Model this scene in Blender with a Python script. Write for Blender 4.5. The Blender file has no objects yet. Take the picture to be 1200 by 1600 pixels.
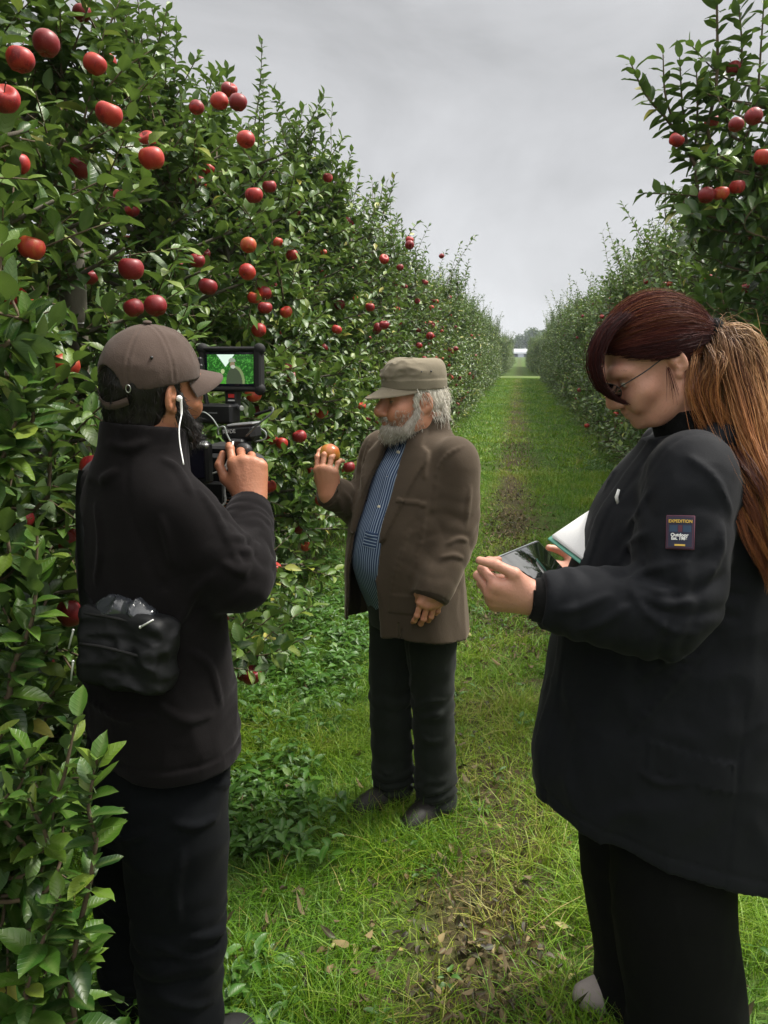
import bpy, math, random
import numpy as np
from mathutils import Vector, Matrix

random.seed(7)
RNG = np.random.default_rng(11)
SC = bpy.context.scene
COL = SC.collection
rad = math.radians

# ------------------------------------------------------------------ camera, world, sun, exposure
F_PX, CAM_H, YAW, PITCH = 1250.0, 1.65, rad(9.45), rad(11.4)
cam_data = bpy.data.cameras.new('camera')
cam = bpy.data.objects.new('camera', cam_data)
COL.objects.link(cam)
cam.location = (0, 0, CAM_H)
cam.rotation_euler = (rad(90) - PITCH, 0, YAW)
cam_data.sensor_fit = 'VERTICAL'
cam_data.sensor_height = 36.0
cam_data.lens = 36.0 * F_PX / 1600.0
cam_data.clip_start = 0.02
cam_data.clip_end = 3000
SC.camera = cam

SUN_EL, SUN_AZ = rad(56), rad(62)      # azimuth clockwise from +Y (down the alley)
world = bpy.data.worlds.new('World')
SC.world = world
world.use_nodes = True
wt = world.node_tree
for n in list(wt.nodes):
    wt.nodes.remove(n)
def wn(t, **k):
    n = wt.nodes.new(t)
    for a, b in k.items():
        setattr(n, a, b)
    return n
w_out = wn('ShaderNodeOutputWorld')
w_bg = wn('ShaderNodeBackground')
w_sky = wn('ShaderNodeTexSky', sky_type='NISHITA', sun_disc=False)
w_sky.sun_elevation = SUN_EL
w_sky.sun_rotation = SUN_AZ
w_sky.dust_density = 3.0
w_hsv = wn('ShaderNodeHueSaturation')
w_hsv.inputs['Saturation'].default_value = 0.15
w_tc = wn('ShaderNodeTexCoord')
w_sep = wn('ShaderNodeSeparateXYZ')
w_map = wn('ShaderNodeMapping')
w_map.inputs['Scale'].default_value = (1.0, 1.0, 1.9)
w_map.inputs['Location'].default_value = (3.1, 0.4, 0.2)
w_noise = wn('ShaderNodeTexNoise')
w_noise.inputs['Scale'].default_value = 3.0
w_noise.inputs['Detail'].default_value = 9
w_noise.inputs['Roughness'].default_value = 0.56
w_noise.inputs['Distortion'].default_value = 0.4
w_cl = wn('ShaderNodeMapRange')            # cloud layer: darker and lighter patches
w_cl.inputs['From Min'].default_value = 0.3
w_cl.inputs['From Max'].default_value = 0.72
w_cl.inputs['To Min'].default_value = 0.77
w_cl.inputs['To Max'].default_value = 1.16
w_el = wn('ShaderNodeValToRGB')            # overcast sky: brighter towards the zenith
e = w_el.color_ramp.elements
e[0].position = 0.0; e[0].color = (0.66, 0.665, 0.68, 1)
e[1].position = 1.0; e[1].color = (2.2, 2.15, 2.06, 1)
for p, c in ((0.07, (0.575, 0.583, 0.60)), (0.2, (0.50, 0.507, 0.525)), (0.40, (0.47, 0.475, 0.49)), (0.62, (1.4, 1.38, 1.33))):
    x = e.new(p); x.color = (*c, 1)
w_mul = wn('ShaderNodeMix', data_type='RGBA', blend_type='MULTIPLY')
w_mul.inputs[0].default_value = 1.0
w_sc = wn('ShaderNodeVectorMath', operation='SCALE')
w_sc.inputs['Scale'].default_value = 8.2   # brings the cloud layer to the sky texture's range
w_mix = wn('ShaderNodeMix', data_type='RGBA')
w_mix.inputs[0].default_value = 0.93
L = wt.links.new
L(w_tc.outputs['Generated'], w_map.inputs['Vector']); L(w_map.outputs[0], w_noise.inputs['Vector'])
L(w_noise.outputs['Fac'], w_cl.inputs['Value'])
L(w_tc.outputs['Generated'], w_sep.inputs[0]); L(w_sep.outputs['Z'], w_el.inputs['Fac'])
L(w_el.outputs['Color'], w_mul.inputs[6]); L(w_cl.outputs[0], w_mul.inputs[7])
L(w_mul.outputs[2], w_sc.inputs[0])
L(w_sky.outputs[0], w_hsv.inputs['Color'])
L(w_hsv.outputs[0], w_mix.inputs[6]); L(w_sc.outputs[0], w_mix.inputs[7])
L(w_mix.outputs[2], w_bg.inputs['Color'])
w_bg.inputs['Strength'].default_value = 0.12
L(w_bg.outputs[0], w_out.inputs['Surface'])

sun_data = bpy.data.lights.new('sun', 'SUN')
sun_data.energy = 5.0
sun_data.angle = rad(16)
sun_data.color = (1.0, 0.95, 0.87)
sun = bpy.data.objects.new('sun', sun_data)
COL.objects.link(sun)
sun.location = (6, 6, 12)
sd = Vector((math.sin(SUN_AZ) * math.cos(SUN_EL), math.cos(SUN_AZ) * math.cos(SUN_EL), math.sin(SUN_EL)))
sun.rotation_euler = sd.to_track_quat('Z', 'Y').to_euler()

SC.view_settings.view_transform = 'Standard'
SC.view_settings.look = 'None'
SC.view_settings.gamma = 1.0
SC.view_settings.use_curve_mapping = False
SC.view_settings.exposure = 0.40
SC.render.engine = 'CYCLES'
SC.cycles.max_bounces = 7
SC.cycles.diffuse_bounces = 4
SC.cycles.transparent_max_bounces = 8

# ------------------------------------------------------------------ helpers
def camC(px, py, v):
    """Point seen at photo pixel (px, py), v metres ahead (measured level): u right, v ahead, z up."""
    xc, yc = (px - 600) / F_PX, (800 - py) / F_PX
    t = v / (math.cos(PITCH) + math.sin(PITCH) * yc)
    return np.array([t * xc, v, CAM_H + t * (-math.sin(PITCH) + math.cos(PITCH) * yc)])
CY, SY = math.cos(YAW), math.sin(YAW)
def C2W(c):
    return np.array([c[0] * CY - c[1] * SY, c[0] * SY + c[1] * CY, c[2]])
def pixW(px, py, v):
    return C2W(camC(px, py, v))

def tag(o, label=None, cat=None, group=None, kind=None):
    if label: o['label'] = label
    if cat: o['category'] = cat
    if group: o['group'] = group
    if kind: o['kind'] = kind
    return o

def empty(name, loc=(0, 0, 0), rz=0.0):
    o = bpy.data.objects.new(name, None)
    o.empty_display_size = 0.1
    COL.objects.link(o)
    o.location = loc
    o.rotation_euler.z = rz
    return o

def mesh_from(name, V, quads=None, tris=None, smooth=True, mats=(), attrs=None, mat_idx=None):
    V = np.asarray(V, dtype=np.float32)
    q = np.zeros((0, 4), np.int32) if quads is None else np.asarray(quads, np.int32).reshape(-1, 4)
    t = np.zeros((0, 3), np.int32) if tris is None else np.asarray(tris, np.int32).reshape(-1, 3)
    me = bpy.data.meshes.new(name)
    nl, nf = q.size + t.size, len(q) + len(t)
    me.vertices.add(len(V)); me.vertices.foreach_set('co', V.ravel())
    me.loops.add(nl); me.loops.foreach_set('vertex_index', np.concatenate([q.ravel(), t.ravel()]).astype(np.int32))
    st = np.concatenate([np.arange(len(q)) * 4, q.size + np.arange(len(t)) * 3]).astype(np.int32)
    me.polygons.add(nf); me.polygons.foreach_set('loop_start', st)
    if mat_idx is not None:
        me.polygons.foreach_set('material_index', np.asarray(mat_idx, np.int32))
    me.update(calc_edges=True)
    me.polygons.foreach_set('use_smooth', np.full(nf, smooth))
    for m in mats:
        me.materials.append(m)
    for k, a in (attrs or {}).items():
        a = np.asarray(a, np.float32)
        typ = 'FLOAT' if a.ndim == 1 else ('FLOAT_VECTOR' if a.shape[1] == 3 else 'FLOAT_COLOR')
        at = me.attributes.new(k, typ, 'POINT')
        at.data.foreach_set({'FLOAT': 'value', 'FLOAT_VECTOR': 'vector', 'FLOAT_COLOR': 'color'}[typ], a.ravel())
    me.validate()
    return me

def obj(name, me, parent=None, loc=None):
    o = bpy.data.objects.new(name, me)
    COL.objects.link(o)
    if parent is not None: o.parent = parent
    if loc is not None: o.location = loc
    return o

class MB:
    """Collects vertices and faces for one mesh."""
    def __init__(s):
        s.V, s.Q, s.T, s.n, s.qm, s.tm, s.A = [], [], [], 0, [], [], []
    def add(s, V, Q=None, T=None, m=0, a=None):
        V = np.asarray(V, np.float64).reshape(-1, 3)
        s.V.append(V)
        if Q is not None and len(Q):
            Q = np.asarray(Q, int).reshape(-1, 4); s.Q.append(Q + s.n); s.qm.append(np.full(len(Q), m))
        if T is not None and len(T):
            T = np.asarray(T, int).reshape(-1, 3); s.T.append(T + s.n); s.tm.append(np.full(len(T), m))
        s.A.append(np.zeros((len(V), 3)) if a is None else np.broadcast_to(np.asarray(a, float), (len(V), 3)))
        s.n += len(V)
    def mesh(s, name, mats, smooth=True, attr=None):
        V = np.concatenate(s.V)
        Q = np.concatenate(s.Q) if s.Q else None
        T = np.concatenate(s.T) if s.T else None
        mi = np.concatenate(([*s.qm] + [*s.tm]) or [np.zeros(0)])
        if not isinstance(mats, (list, tuple)): mats = [mats]
        return mesh_from(name, V, Q, T, smooth, mats, {attr: np.concatenate(s.A)} if attr else None, mi)
    def build(s, name, mats, parent=None, smooth=True, attr=None, sharp=None, loc=None):
        me = s.mesh(name, mats, smooth, attr)
        if sharp is not None:
            me.set_sharp_from_angle(angle=rad(sharp))
        return obj(name, me, parent, loc)
    # shapes -----------------------------------------------------
    def tube(s, P, R, n=6, caps=True, m=0, a=None):
        P = np.asarray(P, float); k = len(P)
        R = np.broadcast_to(np.asarray(R, float), (k,))
        T = np.gradient(P, axis=0); T /= np.linalg.norm(T, axis=1)[:, None] + 1e-12
        up = np.array([0, 0, 1.0]) if abs(T[0][2]) < 0.9 else np.array([1.0, 0, 0])
        x = np.cross(T[0], up); x /= np.linalg.norm(x)
        ang = np.arange(n) / n * 2 * np.pi
        rings = []
        for i in range(k):
            x = x - T[i] * np.dot(x, T[i]); x /= np.linalg.norm(x) + 1e-12
            y = np.cross(T[i], x)
            rings.append(P[i] + R[i] * (np.cos(ang)[:, None] * x + np.sin(ang)[:, None] * y))
        V = np.concatenate(rings)
        i, j = np.meshgrid(np.arange(k - 1), np.arange(n), indexing='ij')
        i, j = i.ravel(), j.ravel(); j2 = (j + 1) % n
        Q = np.stack([i * n + j, i * n + j2, (i + 1) * n + j2, (i + 1) * n + j], 1)
        Tt = None
        if caps:
            V = np.concatenate([V, P[:1], P[-1:]])
            jj = np.arange(n); j2 = (jj + 1) % n
            Tt = np.concatenate([np.stack([np.full(n, k * n), j2, jj], 1), np.stack([np.full(n, k * n + 1), (k - 1) * n + jj, (k - 1) * n + j2], 1)])
        s.add(V, Q, Tt, m, a)
    def box(s, c, size, M=None, bev=0.0, m=0, a=None):
        """Box with chamfered edges; M: 3x3 matrix whose columns are the box axes."""
        h = np.asarray(size, float) / 2
        b = min(bev, h.min() * 0.95)
        V, idx = [], {}
        for sx in (-1, 1):
            for sy in (-1, 1):
                for sz in (-1, 1):
                    sg = np.array([sx, sy, sz])
                    for ax in range(3):
                        p = sg * (h - b); p[ax] = sg[ax] * h[ax]
                        idx[(sx, sy, sz, ax)] = len(V); V.append(p)
        Q, T = [], []
        def q(*k): Q.append([idx[x] for x in k])
        for ax in range(3):
            o = [i for i in range(3) if i != ax]
            for sg in (-1, 1):
                k = []
                for (p, r) in ((-1, -1), (1, -1), (1, 1), (-1, 1)):
                    t = [0, 0, 0]; t[ax] = sg; t[o[0]] = p; t[o[1]] = r
                    k.append((*t, ax))
                flip = (sg < 0) != (ax == 1)
                q(*(k[::-1] if flip else k))
        for ax in range(3):       # edge chamfers along ax
            o = [i for i in range(3) if i != ax]
            for p in (-1, 1):
                for r in (-1, 1):
                    t0 = [0, 0, 0]; t0[o[0]] = p; t0[o[1]] = r; t1 = list(t0); t0[ax] = -1; t1[ax] = 1
                    k = [(*t0, o[0]), (*t1, o[0]), (*t1, o[1]), (*t0, o[1])]
                    if (p * r > 0) != (ax == 1): k = k[::-1]
                    q(*k)
        for sx in (-1, 1):
            for sy in (-1, 1):
                for sz in (-1, 1):
                    k = [idx[(sx, sy, sz, i)] for i in range(3)]
                    T.append(k if sx * sy * sz > 0 else k[::-1])
        V = np.array(V)
        if M is not None: V = V @ np.asarray(M).T
        s.add(V + np.asarray(c), Q, T, m, a)
    def ball(s, c, r, M=None, nu=14, nv=8, m=0, a=None):
        r = np.broadcast_to(np.asarray(r, float), (3,))
        th = np.linspace(0, np.pi, nv + 1)[1:-1]; ph = np.arange(nu) / nu * 2 * np.pi
        V = np.stack([np.outer(np.sin(th), np.cos(ph)), np.outer(np.sin(th), np.sin(ph)), np.outer(np.cos(th), np.ones(nu))], -1).reshape(-1, 3)
        V = np.concatenate([V, [[0, 0, 1], [0, 0, -1]]]) * r
        if M is not None: V = V @ np.asarray(M).T
        k = nv - 1
        i, j = np.meshgrid(np.arange(k - 1), np.arange(nu), indexing='ij'); i, j = i.ravel(), j.ravel(); j2 = (j + 1) % nu
        Q = np.stack([i * nu + j, (i + 1) * nu + j, (i + 1) * nu + j2, i * nu + j2], 1)
        jj = np.arange(nu); j2 = (jj + 1) % nu
        T = np.concatenate([np.stack([np.full(nu, k * nu), jj, j2], 1), np.stack([np.full(nu, k * nu + 1), (k - 1) * nu + j2, (k - 1) * nu + jj], 1)])
        s.add(V + np.asarray(c), Q, T, m, a)
    def cyl(s, p0, p1, r, n=20, bev=0.0, m=0, a=None):
        p0, p1 = np.asarray(p0, float), np.asarray(p1, float)
        d = (p1 - p0); l = np.linalg.norm(d); d /= l
        P, R = [p0, p0 + d * bev, p1 - d * bev, p1], [r - bev, r, r, r - bev]
        if bev <= 0: P, R = [p0, p1], [r, r]
        s.tube(P, R, n, True, m, a)
    def lathe(s, prof, c=(0, 0, 0), M=None, n=24, m=0, a=None):
        prof = np.asarray(prof, float); k = len(prof)
        ang = np.arange(n) / n * 2 * np.pi
        V = np.concatenate([np.stack([r * np.cos(ang), r * np.sin(ang), np.full(n, z)], 1) for r, z in prof])
        i, j = np.meshgrid(np.arange(k - 1), np.arange(n), indexing='ij'); i, j = i.ravel(), j.ravel(); j2 = (j + 1) % n
        Q = np.stack([i * n + j, i * n + j2, (i + 1) * n + j2, (i + 1) * n + j], 1)
        if M is not None: V = V @ np.asarray(M).T
        s.add(V + np.asarray(c), Q, None, m, a)

def spline(P, n):
    """Catmull-Rom through the rows of P, n samples (any number of columns)."""
    P = np.asarray(P, float)
    if len(P) == 2:
        t = np.linspace(0, 1, n)[:, None]; return P[0] * (1 - t) + P[1] * t
    E = np.concatenate([[2 * P[0] - P[1]], P, [2 * P[-1] - P[-2]]])
    u = np.linspace(0, len(P) - 1 - 1e-9, n); i = u.astype(int); t = (u - i)[:, None]
    a, b, c, d = E[i], E[i + 1], E[i + 2], E[i + 3]
    return 0.5 * (2 * b + (c - a) * t + (2 * a - 5 * b + 4 * c - d) * t ** 2 + (3 * b - a - 3 * c + d) * t ** 3)

# value noise on arrays ------------------------------------------------
_NG = np.random.default_rng(3).random((32, 32, 32)).astype(np.float32)
def vnoise(X, Y, Z):
    xi, yi, zi = np.floor(X).astype(int), np.floor(Y).astype(int), np.floor(Z).astype(int)
    fx, fy, fz = X - xi, Y - yi, Z - zi
    fx, fy, fz = fx * fx * (3 - 2 * fx), fy * fy * (3 - 2 * fy), fz * fz * (3 - 2 * fz)
    x0, y0, z0 = xi & 31, yi & 31, zi & 31
    x1, y1, z1 = (x0 + 1) & 31, (y0 + 1) & 31, (z0 + 1) & 31
    g = _NG
    c00 = g[x0, y0, z0] * (1 - fx) + g[x1, y0, z0] * fx
    c10 = g[x0, y1, z0] * (1 - fx) + g[x1, y1, z0] * fx
    c01 = g[x0, y0, z1] * (1 - fx) + g[x1, y0, z1] * fx
    c11 = g[x0, y1, z1] * (1 - fx) + g[x1, y1, z1] * fx
    return ((c00 * (1 - fy) + c10 * fy) * (1 - fz) + (c01 * (1 - fy) + c11 * fy) * fz) * 2 - 1

# materials -------------------------------------------------------------
class NT:
    def __init__(s, name):
        s.mat = bpy.data.materials.new(name); s.mat.use_nodes = True
        s.t = s.mat.node_tree; s.b = s.t.nodes['Principled BSDF']; s.out = s.t.nodes['Material Output']
    def n(s, typ, ins=None, **k):
        x = s.t.nodes.new(typ)
        for a, b in k.items(): setattr(x, a, b)
        for a, b in (ins or {}).items(): s.set(x.inputs[a], b)
        return x
    def set(s, sock, v):
        if isinstance(v, bpy.types.NodeSocket): s.t.links.new(v, sock)
        else: sock.default_value = v
    def p(s, **k):
        for a, b in k.items(): s.set(s.b.inputs[a.replace('_', ' ')], b)
    def noise(s, vec, scale, detail=4, rough=0.5, dist=0.0, out='Fac'):
        x = s.n('ShaderNodeTexNoise', {'Scale': scale, 'Detail': detail, 'Roughness': rough, 'Distortion': dist})
        if vec is not None: s.set(x.inputs['Vector'], vec)
        return x.outputs[out]
    def ramp(s, fac, stops):
        x = s.n('ShaderNodeValToRGB', {'Fac': fac}); e = x.color_ramp.elements
        while len(e) < len(stops): e.new(0.5)
        for el, (p, c) in zip(e, stops):
            el.position = p; el.color = (*c, 1) if len(c) == 3 else c
        return x.outputs['Color']
    def mix(s, f, a, b, mode='MIX'):
        x = s.n('ShaderNodeMix', data_type='RGBA', blend_type=mode)
        s.set(x.inputs[0], f); s.set(x.inputs[6], a if not isinstance(a, tuple) else (*a[:3], 1)); s.set(x.inputs[7], b if not isinstance(b, tuple) else (*b[:3], 1))
        return x.outputs[2]
    def math(s, op, a, b=0.0, c=0.0):
        x = s.n('ShaderNodeMath', operation=op)
        for i, v in enumerate((a, b, c)): s.set(x.inputs[i], v)
        return x.outputs[0]
    def obj(s): return s.n('ShaderNodeTexCoord').outputs['Object']
    def sep(s, v): return s.n('ShaderNodeSeparateXYZ', {0: v}).outputs
    def attr(s, name, out='Vector'): return s.n('ShaderNodeAttribute', attribute_name=name).outputs[out]
    def mapping(s, vec, sc=(1, 1, 1), rot=(0, 0, 0)):
        return s.n('ShaderNodeMapping', {'Vector': vec, 'Scale': sc, 'Rotation': rot}).outputs[0]
    def bump(s, h, strength=0.3, dist=0.01):
        x = s.n('ShaderNodeBump', {'Height': h, 'Strength': strength, 'Distance': dist})
        s.set(s.b.inputs['Normal'], x.outputs[0]); return x

def plain(name, col, rough=0.6, spec=0.5, metal=0.0, var=0.15, scale=60, bump=0.0):
    m = NT(name); o = m.obj()
    f = m.noise(o, scale, 3)
    c = m.mix(f, tuple(x * (1 - var) for x in col), tuple(min(1, x * (1 + var)) for x in col))
    m.p(Base_Color=c, Roughness=rough, Metallic=metal); m.b.inputs['Specular IOR Level'].default_value = spec
    if bump: m.bump(f, bump, 0.002)
    return m.mat
# ================================================================== materials of the setting
def leaf_material(name, stops, back=(0.10, 0.16, 0.06), rough=0.4, trans=0.22):
    m = NT(name)
    lf = m.sep(m.attr('lf'))           # x: across the leaf, y: along it, z: tint of this leaf
    rnd = m.n('ShaderNodeObjectInfo').outputs['Random']
    t = m.math('ADD', lf[2], m.math('MULTIPLY', m.math('SUBTRACT', rnd, 0.5), 0.10))
    c = m.ramp(t, stops)
    rib = m.math('SUBTRACT', 1.0, m.math('MULTIPLY', m.math('ABSOLUTE', lf[0]), 9.0))
    rib = m.math('MAXIMUM', rib, 0.0)
    vein = m.math('SINE', m.math('ADD', m.math('MULTIPLY', lf[1], 46.0), m.math('MULTIPLY', m.math('ABSOLUTE', lf[0]), -40.0)))
    vein = m.math('POWER', m.math('MAXIMUM', vein, 0.0), 4.0)
    c = m.mix(m.math('MULTIPLY', rib, 0.35), c, (0.16, 0.22, 0.07))
    nz = m.noise(m.n('ShaderNodeNewGeometry').outputs['Position'], 35, 3)
    c = m.mix(m.math('MULTIPLY', nz, 0.5), c, m.mix(1.0, c, (0.6, 0.66, 0.5), 'MULTIPLY'))
    bf = m.n('ShaderNodeNewGeometry').outputs['Backfacing']
    c = m.mix(m.math('MULTIPLY', bf, 0.55), c, back)
    m.p(Base_Color=c, Roughness=m.math('ADD', rough, m.math('MULTIPLY', bf, 0.3)))
    m.b.inputs['Specular IOR Level'].default_value = 0.42
    bp = m.bump(vein, 0.25, 0.002)
    tr = m.n('ShaderNodeBsdfTranslucent', {'Color': m.mix(0.55, c, (0.16, 0.26, 0.03))})
    mx = m.n('ShaderNodeMixShader', {0: trans}); m.t.links.new(m.b.outputs[0], mx.inputs[1]); m.t.links.new(tr.outputs[0], mx.inputs[2])
    m.t.links.new(mx.outputs[0], m.out.inputs['Surface'])
    return m.mat

LEAF = leaf_material('apple_leaf', [(0.0, (0.010, 0.036, 0.006)), (0.35, (0.027, 0.078, 0.010)), (0.62, (0.062, 0.135, 0.014)), (0.82, (0.115, 0.195, 0.022)), (0.955, (0.20, 0.26, 0.04)), (0.985, (0.46, 0.42, 0.09))])
WEED = leaf_material('weed_leaf', [(0.0, (0.03, 0.10, 0.012)), (0.5, (0.055, 0.16, 0.018)), (0.9, (0.10, 0.23, 0.03)), (1.0, (0.16, 0.27, 0.06))], back=(0.11, 0.2, 0.07), trans=0.28)
DEAD = leaf_material('dead_leaf', [(0.0, (0.018, 0.012, 0.007)), (0.45, (0.06, 0.036, 0.016)), (0.7, (0.15, 0.085, 0.03)), (0.85, (0.27, 0.19, 0.07)), (1.0, (0.36, 0.34, 0.11))], back=(0.2, 0.15, 0.08), rough=0.55, trans=0.1)
FARLEAF = leaf_material('distant_leaf', [(0.0, (0.02, 0.05, 0.018)), (0.6, (0.045, 0.09, 0.03)), (1.0, (0.08, 0.13, 0.045))], trans=0.15)

def grass_material():
    m = NT('grass_blade'); lf = m.sep(m.attr('lf'))   # z tint, y along the blade
    c = m.ramp(lf[2], [(0.0, (0.038, 0.115, 0.006)), (0.32, (0.095, 0.23, 0.010)), (0.60, (0.185, 0.32, 0.016)), (0.80, (0.29, 0.34, 0.045)), (0.92, (0.38, 0.32, 0.12)), (1.0, (0.15, 0.09, 0.035))])
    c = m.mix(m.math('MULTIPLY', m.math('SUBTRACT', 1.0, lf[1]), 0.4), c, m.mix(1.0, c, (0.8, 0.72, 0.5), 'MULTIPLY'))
    m.p(Base_Color=c, Roughness=0.5); m.b.inputs['Specular IOR Level'].default_value = 0.4
    tr = m.n('ShaderNodeBsdfTranslucent', {'Color': c}); mx = m.n('ShaderNodeMixShader', {0: 0.3})
    m.t.links.new(m.b.outputs[0], mx.inputs[1]); m.t.links.new(tr.outputs[0], mx.inputs[2]); m.t.links.new(mx.outputs[0], m.out.inputs['Surface'])
    return m.mat
GRASS = grass_material()

def ground_material():
    m = NT('orchard_ground'); o = m.obj(); s = m.sep(o)
    big = m.noise(o, 1.3, 5, 0.6); fine = m.noise(o, 42, 5, 0.7); mid = m.noise(o, 9, 4, 0.65)
    green = m.ramp(fine, [(0.25, (0.025, 0.045, 0.010)), (0.5, (0.055, 0.095, 0.016)), (0.75, (0.10, 0.14, 0.03))])
    soil = m.ramp(fine, [(0.25, (0.022, 0.015, 0.009)), (0.55, (0.065, 0.046, 0.026)), (0.8, (0.16, 0.12, 0.06))])
    dx = m.math('ABSOLUTE', m.math('ADD', s[0], m.math('MULTIPLY', m.math('SUBTRACT', mid, 0.5), 0.5)))
    track = m.n('ShaderNodeMapRange', {'Value': dx, 'From Min': 0.10, 'From Max': 0.40, 'To Min': 1.0, 'To Max': 0.0}).outputs[0]
    far = m.n('ShaderNodeMapRange', {'Value': s[1], 'From Min': 18.0, 'From Max': 40.0, 'To Min': 1.0, 'To Max': 0.35}).outputs[0]
    row = m.n('ShaderNodeMapRange', {'Value': m.math('ABSOLUTE', s[0]), 'From Min': 1.15, 'From Max': 1.6, 'To Min': 0.0, 'To Max': 0.75}).outputs[0]
    near = m.n('ShaderNodeMapRange', {'Value': m.math('ABSOLUTE', s[0]), 'From Min': 6.0, 'From Max': 9.0, 'To Min': 1.0, 'To Max': 0.0}).outputs[0]
    f = m.math('MAXIMUM', m.math('MULTIPLY', track, far), m.math('MULTIPLY', row, near))
    f = m.math('MULTIPLY', f, m.math('ADD', 0.4, big))
    m.p(Base_Color=m.mix(f, green, soil), Roughness=0.95); m.b.inputs['Specular IOR Level'].default_value = 0.15
    m.bump(fine, 0.6, 0.02)
    return m.mat
GROUND = ground_material()

def bark_material(name, a, b, scale=14):
    m = NT(name); o = m.mapping(m.obj(), (1, 1, 0.22))
    f = m.noise(o, scale * 3, 6, 0.65); g = m.noise(m.obj(), 5, 3)
    c = m.mix(f, a, b); c = m.mix(m.math('MULTIPLY', g, 0.4), c, (0.07, 0.085, 0.05))
    m.p(Base_Color=c, Roughness=0.9); m.bump(f, 0.5, 0.006)
    return m.mat
BARK = bark_material('apple_bark', (0.035, 0.026, 0.018), (0.13, 0.105, 0.08))
POSTW = bark_material('post_wood', (0.075, 0.062, 0.048), (0.22, 0.19, 0.15), 10)
TWIG = bark_material('twig_bark', (0.07, 0.04, 0.022), (0.15, 0.10, 0.06), 40)

def apple_material():
    m = NT('apple_skin'); o = m.obj(); s = m.sep(o)
    info = m.n('ShaderNodeObjectInfo'); rnd = info.outputs['Random']
    off = m.n('ShaderNodeVectorMath', {0: o, 1: m.n('ShaderNodeCombineXYZ', {0: m.math('MULTIPLY', rnd, 7.0), 1: rnd, 2: 0.0}).outputs[0]}, operation='ADD').outputs[0]
    st = m.noise(m.mapping(off, (60, 60, 9)), 1.6, 4, 0.6)       # streaks from stalk to calyx
    bl = m.noise(off, 13, 2)
    f = m.math('ADD', m.math('MULTIPLY', st, 0.45), m.math('ADD', m.math('MULTIPLY', bl, 0.9), m.math('MULTIPLY', rnd, 0.62)))
    c = m.ramp(f, [(0.42, (0.38, 0.27, 0.05)), (0.56, (0.44, 0.12, 0.03)), (0.72, (0.44, 0.040, 0.022)), (0.95, (0.34, 0.018, 0.018)), (1.25, (0.20, 0.010, 0.014))])
    speck = m.n('ShaderNodeTexVoronoi', {'Vector': off, 'Scale': 260.0}).outputs['Distance']
    c = m.mix(m.math('MULTIPLY', m.math('LESS_THAN', speck, 0.16), 0.35), c, (0.5, 0.34, 0.18))
    m.p(Base_Color=c, Roughness=m.math('ADD', 0.34, m.math('MULTIPLY', st, 0.25))); m.b.inputs['Specular IOR Level'].default_value = 0.45
    return m.mat
APPLE = apple_material()
STALK = plain('apple_stalk', (0.06, 0.045, 0.02), 0.8)

# ================================================================== leaves
def leaf_template(hi):
    if hi:
        ys = [0.0, 0.14, 0.36, 0.6, 0.82, 0.94, 1.0]; ws = [0.0, 0.155, 0.255, 0.25, 0.15, 0.055, 0.0]
        V = [(0, y, 0) for y in ys]; nm = len(ys)
        for y, w in zip(ys[1:-1], ws[1:-1]): V.append((-w, y - 0.02, 0)); V.append((w, y - 0.02, 0))
        k = nm - 2; lft = lambda i: nm + 2 * (i - 1); rgt = lambda i: nm + 2 * (i - 1) + 1
        T = [(0, 1, lft(1)), (0, rgt(1), 1), (nm - 1, lft(k), k), (nm - 1, k, rgt(k))]
        Q = []
        for i in range(1, k): Q += [(i, i + 1, lft(i + 1), lft(i)), (i + 1, i, rgt(i), rgt(i + 1))]
        b = len(V); V += [(-0.014, -0.28, -0.02), (0.014, -0.28, -0.02), (0.014, 0.04, 0), (-0.014, 0.04, 0)]
        Q.append((b, b + 1, b + 2, b + 3))
    else:
        V = [(0, 0, 0), (-0.25, 0.45, 0), (0, 1, 0), (0.25, 0.45, 0), (0, 0.5, 0)]
        Q = []; T = [(0, 4, 1), (0, 3, 4), (4, 2, 1), (4, 3, 2)]
    return np.array(V, float), np.array(Q, int).reshape(-1, 4), np.array(T, int)
LT = {True: leaf_template(True), False: leaf_template(False)}

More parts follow.
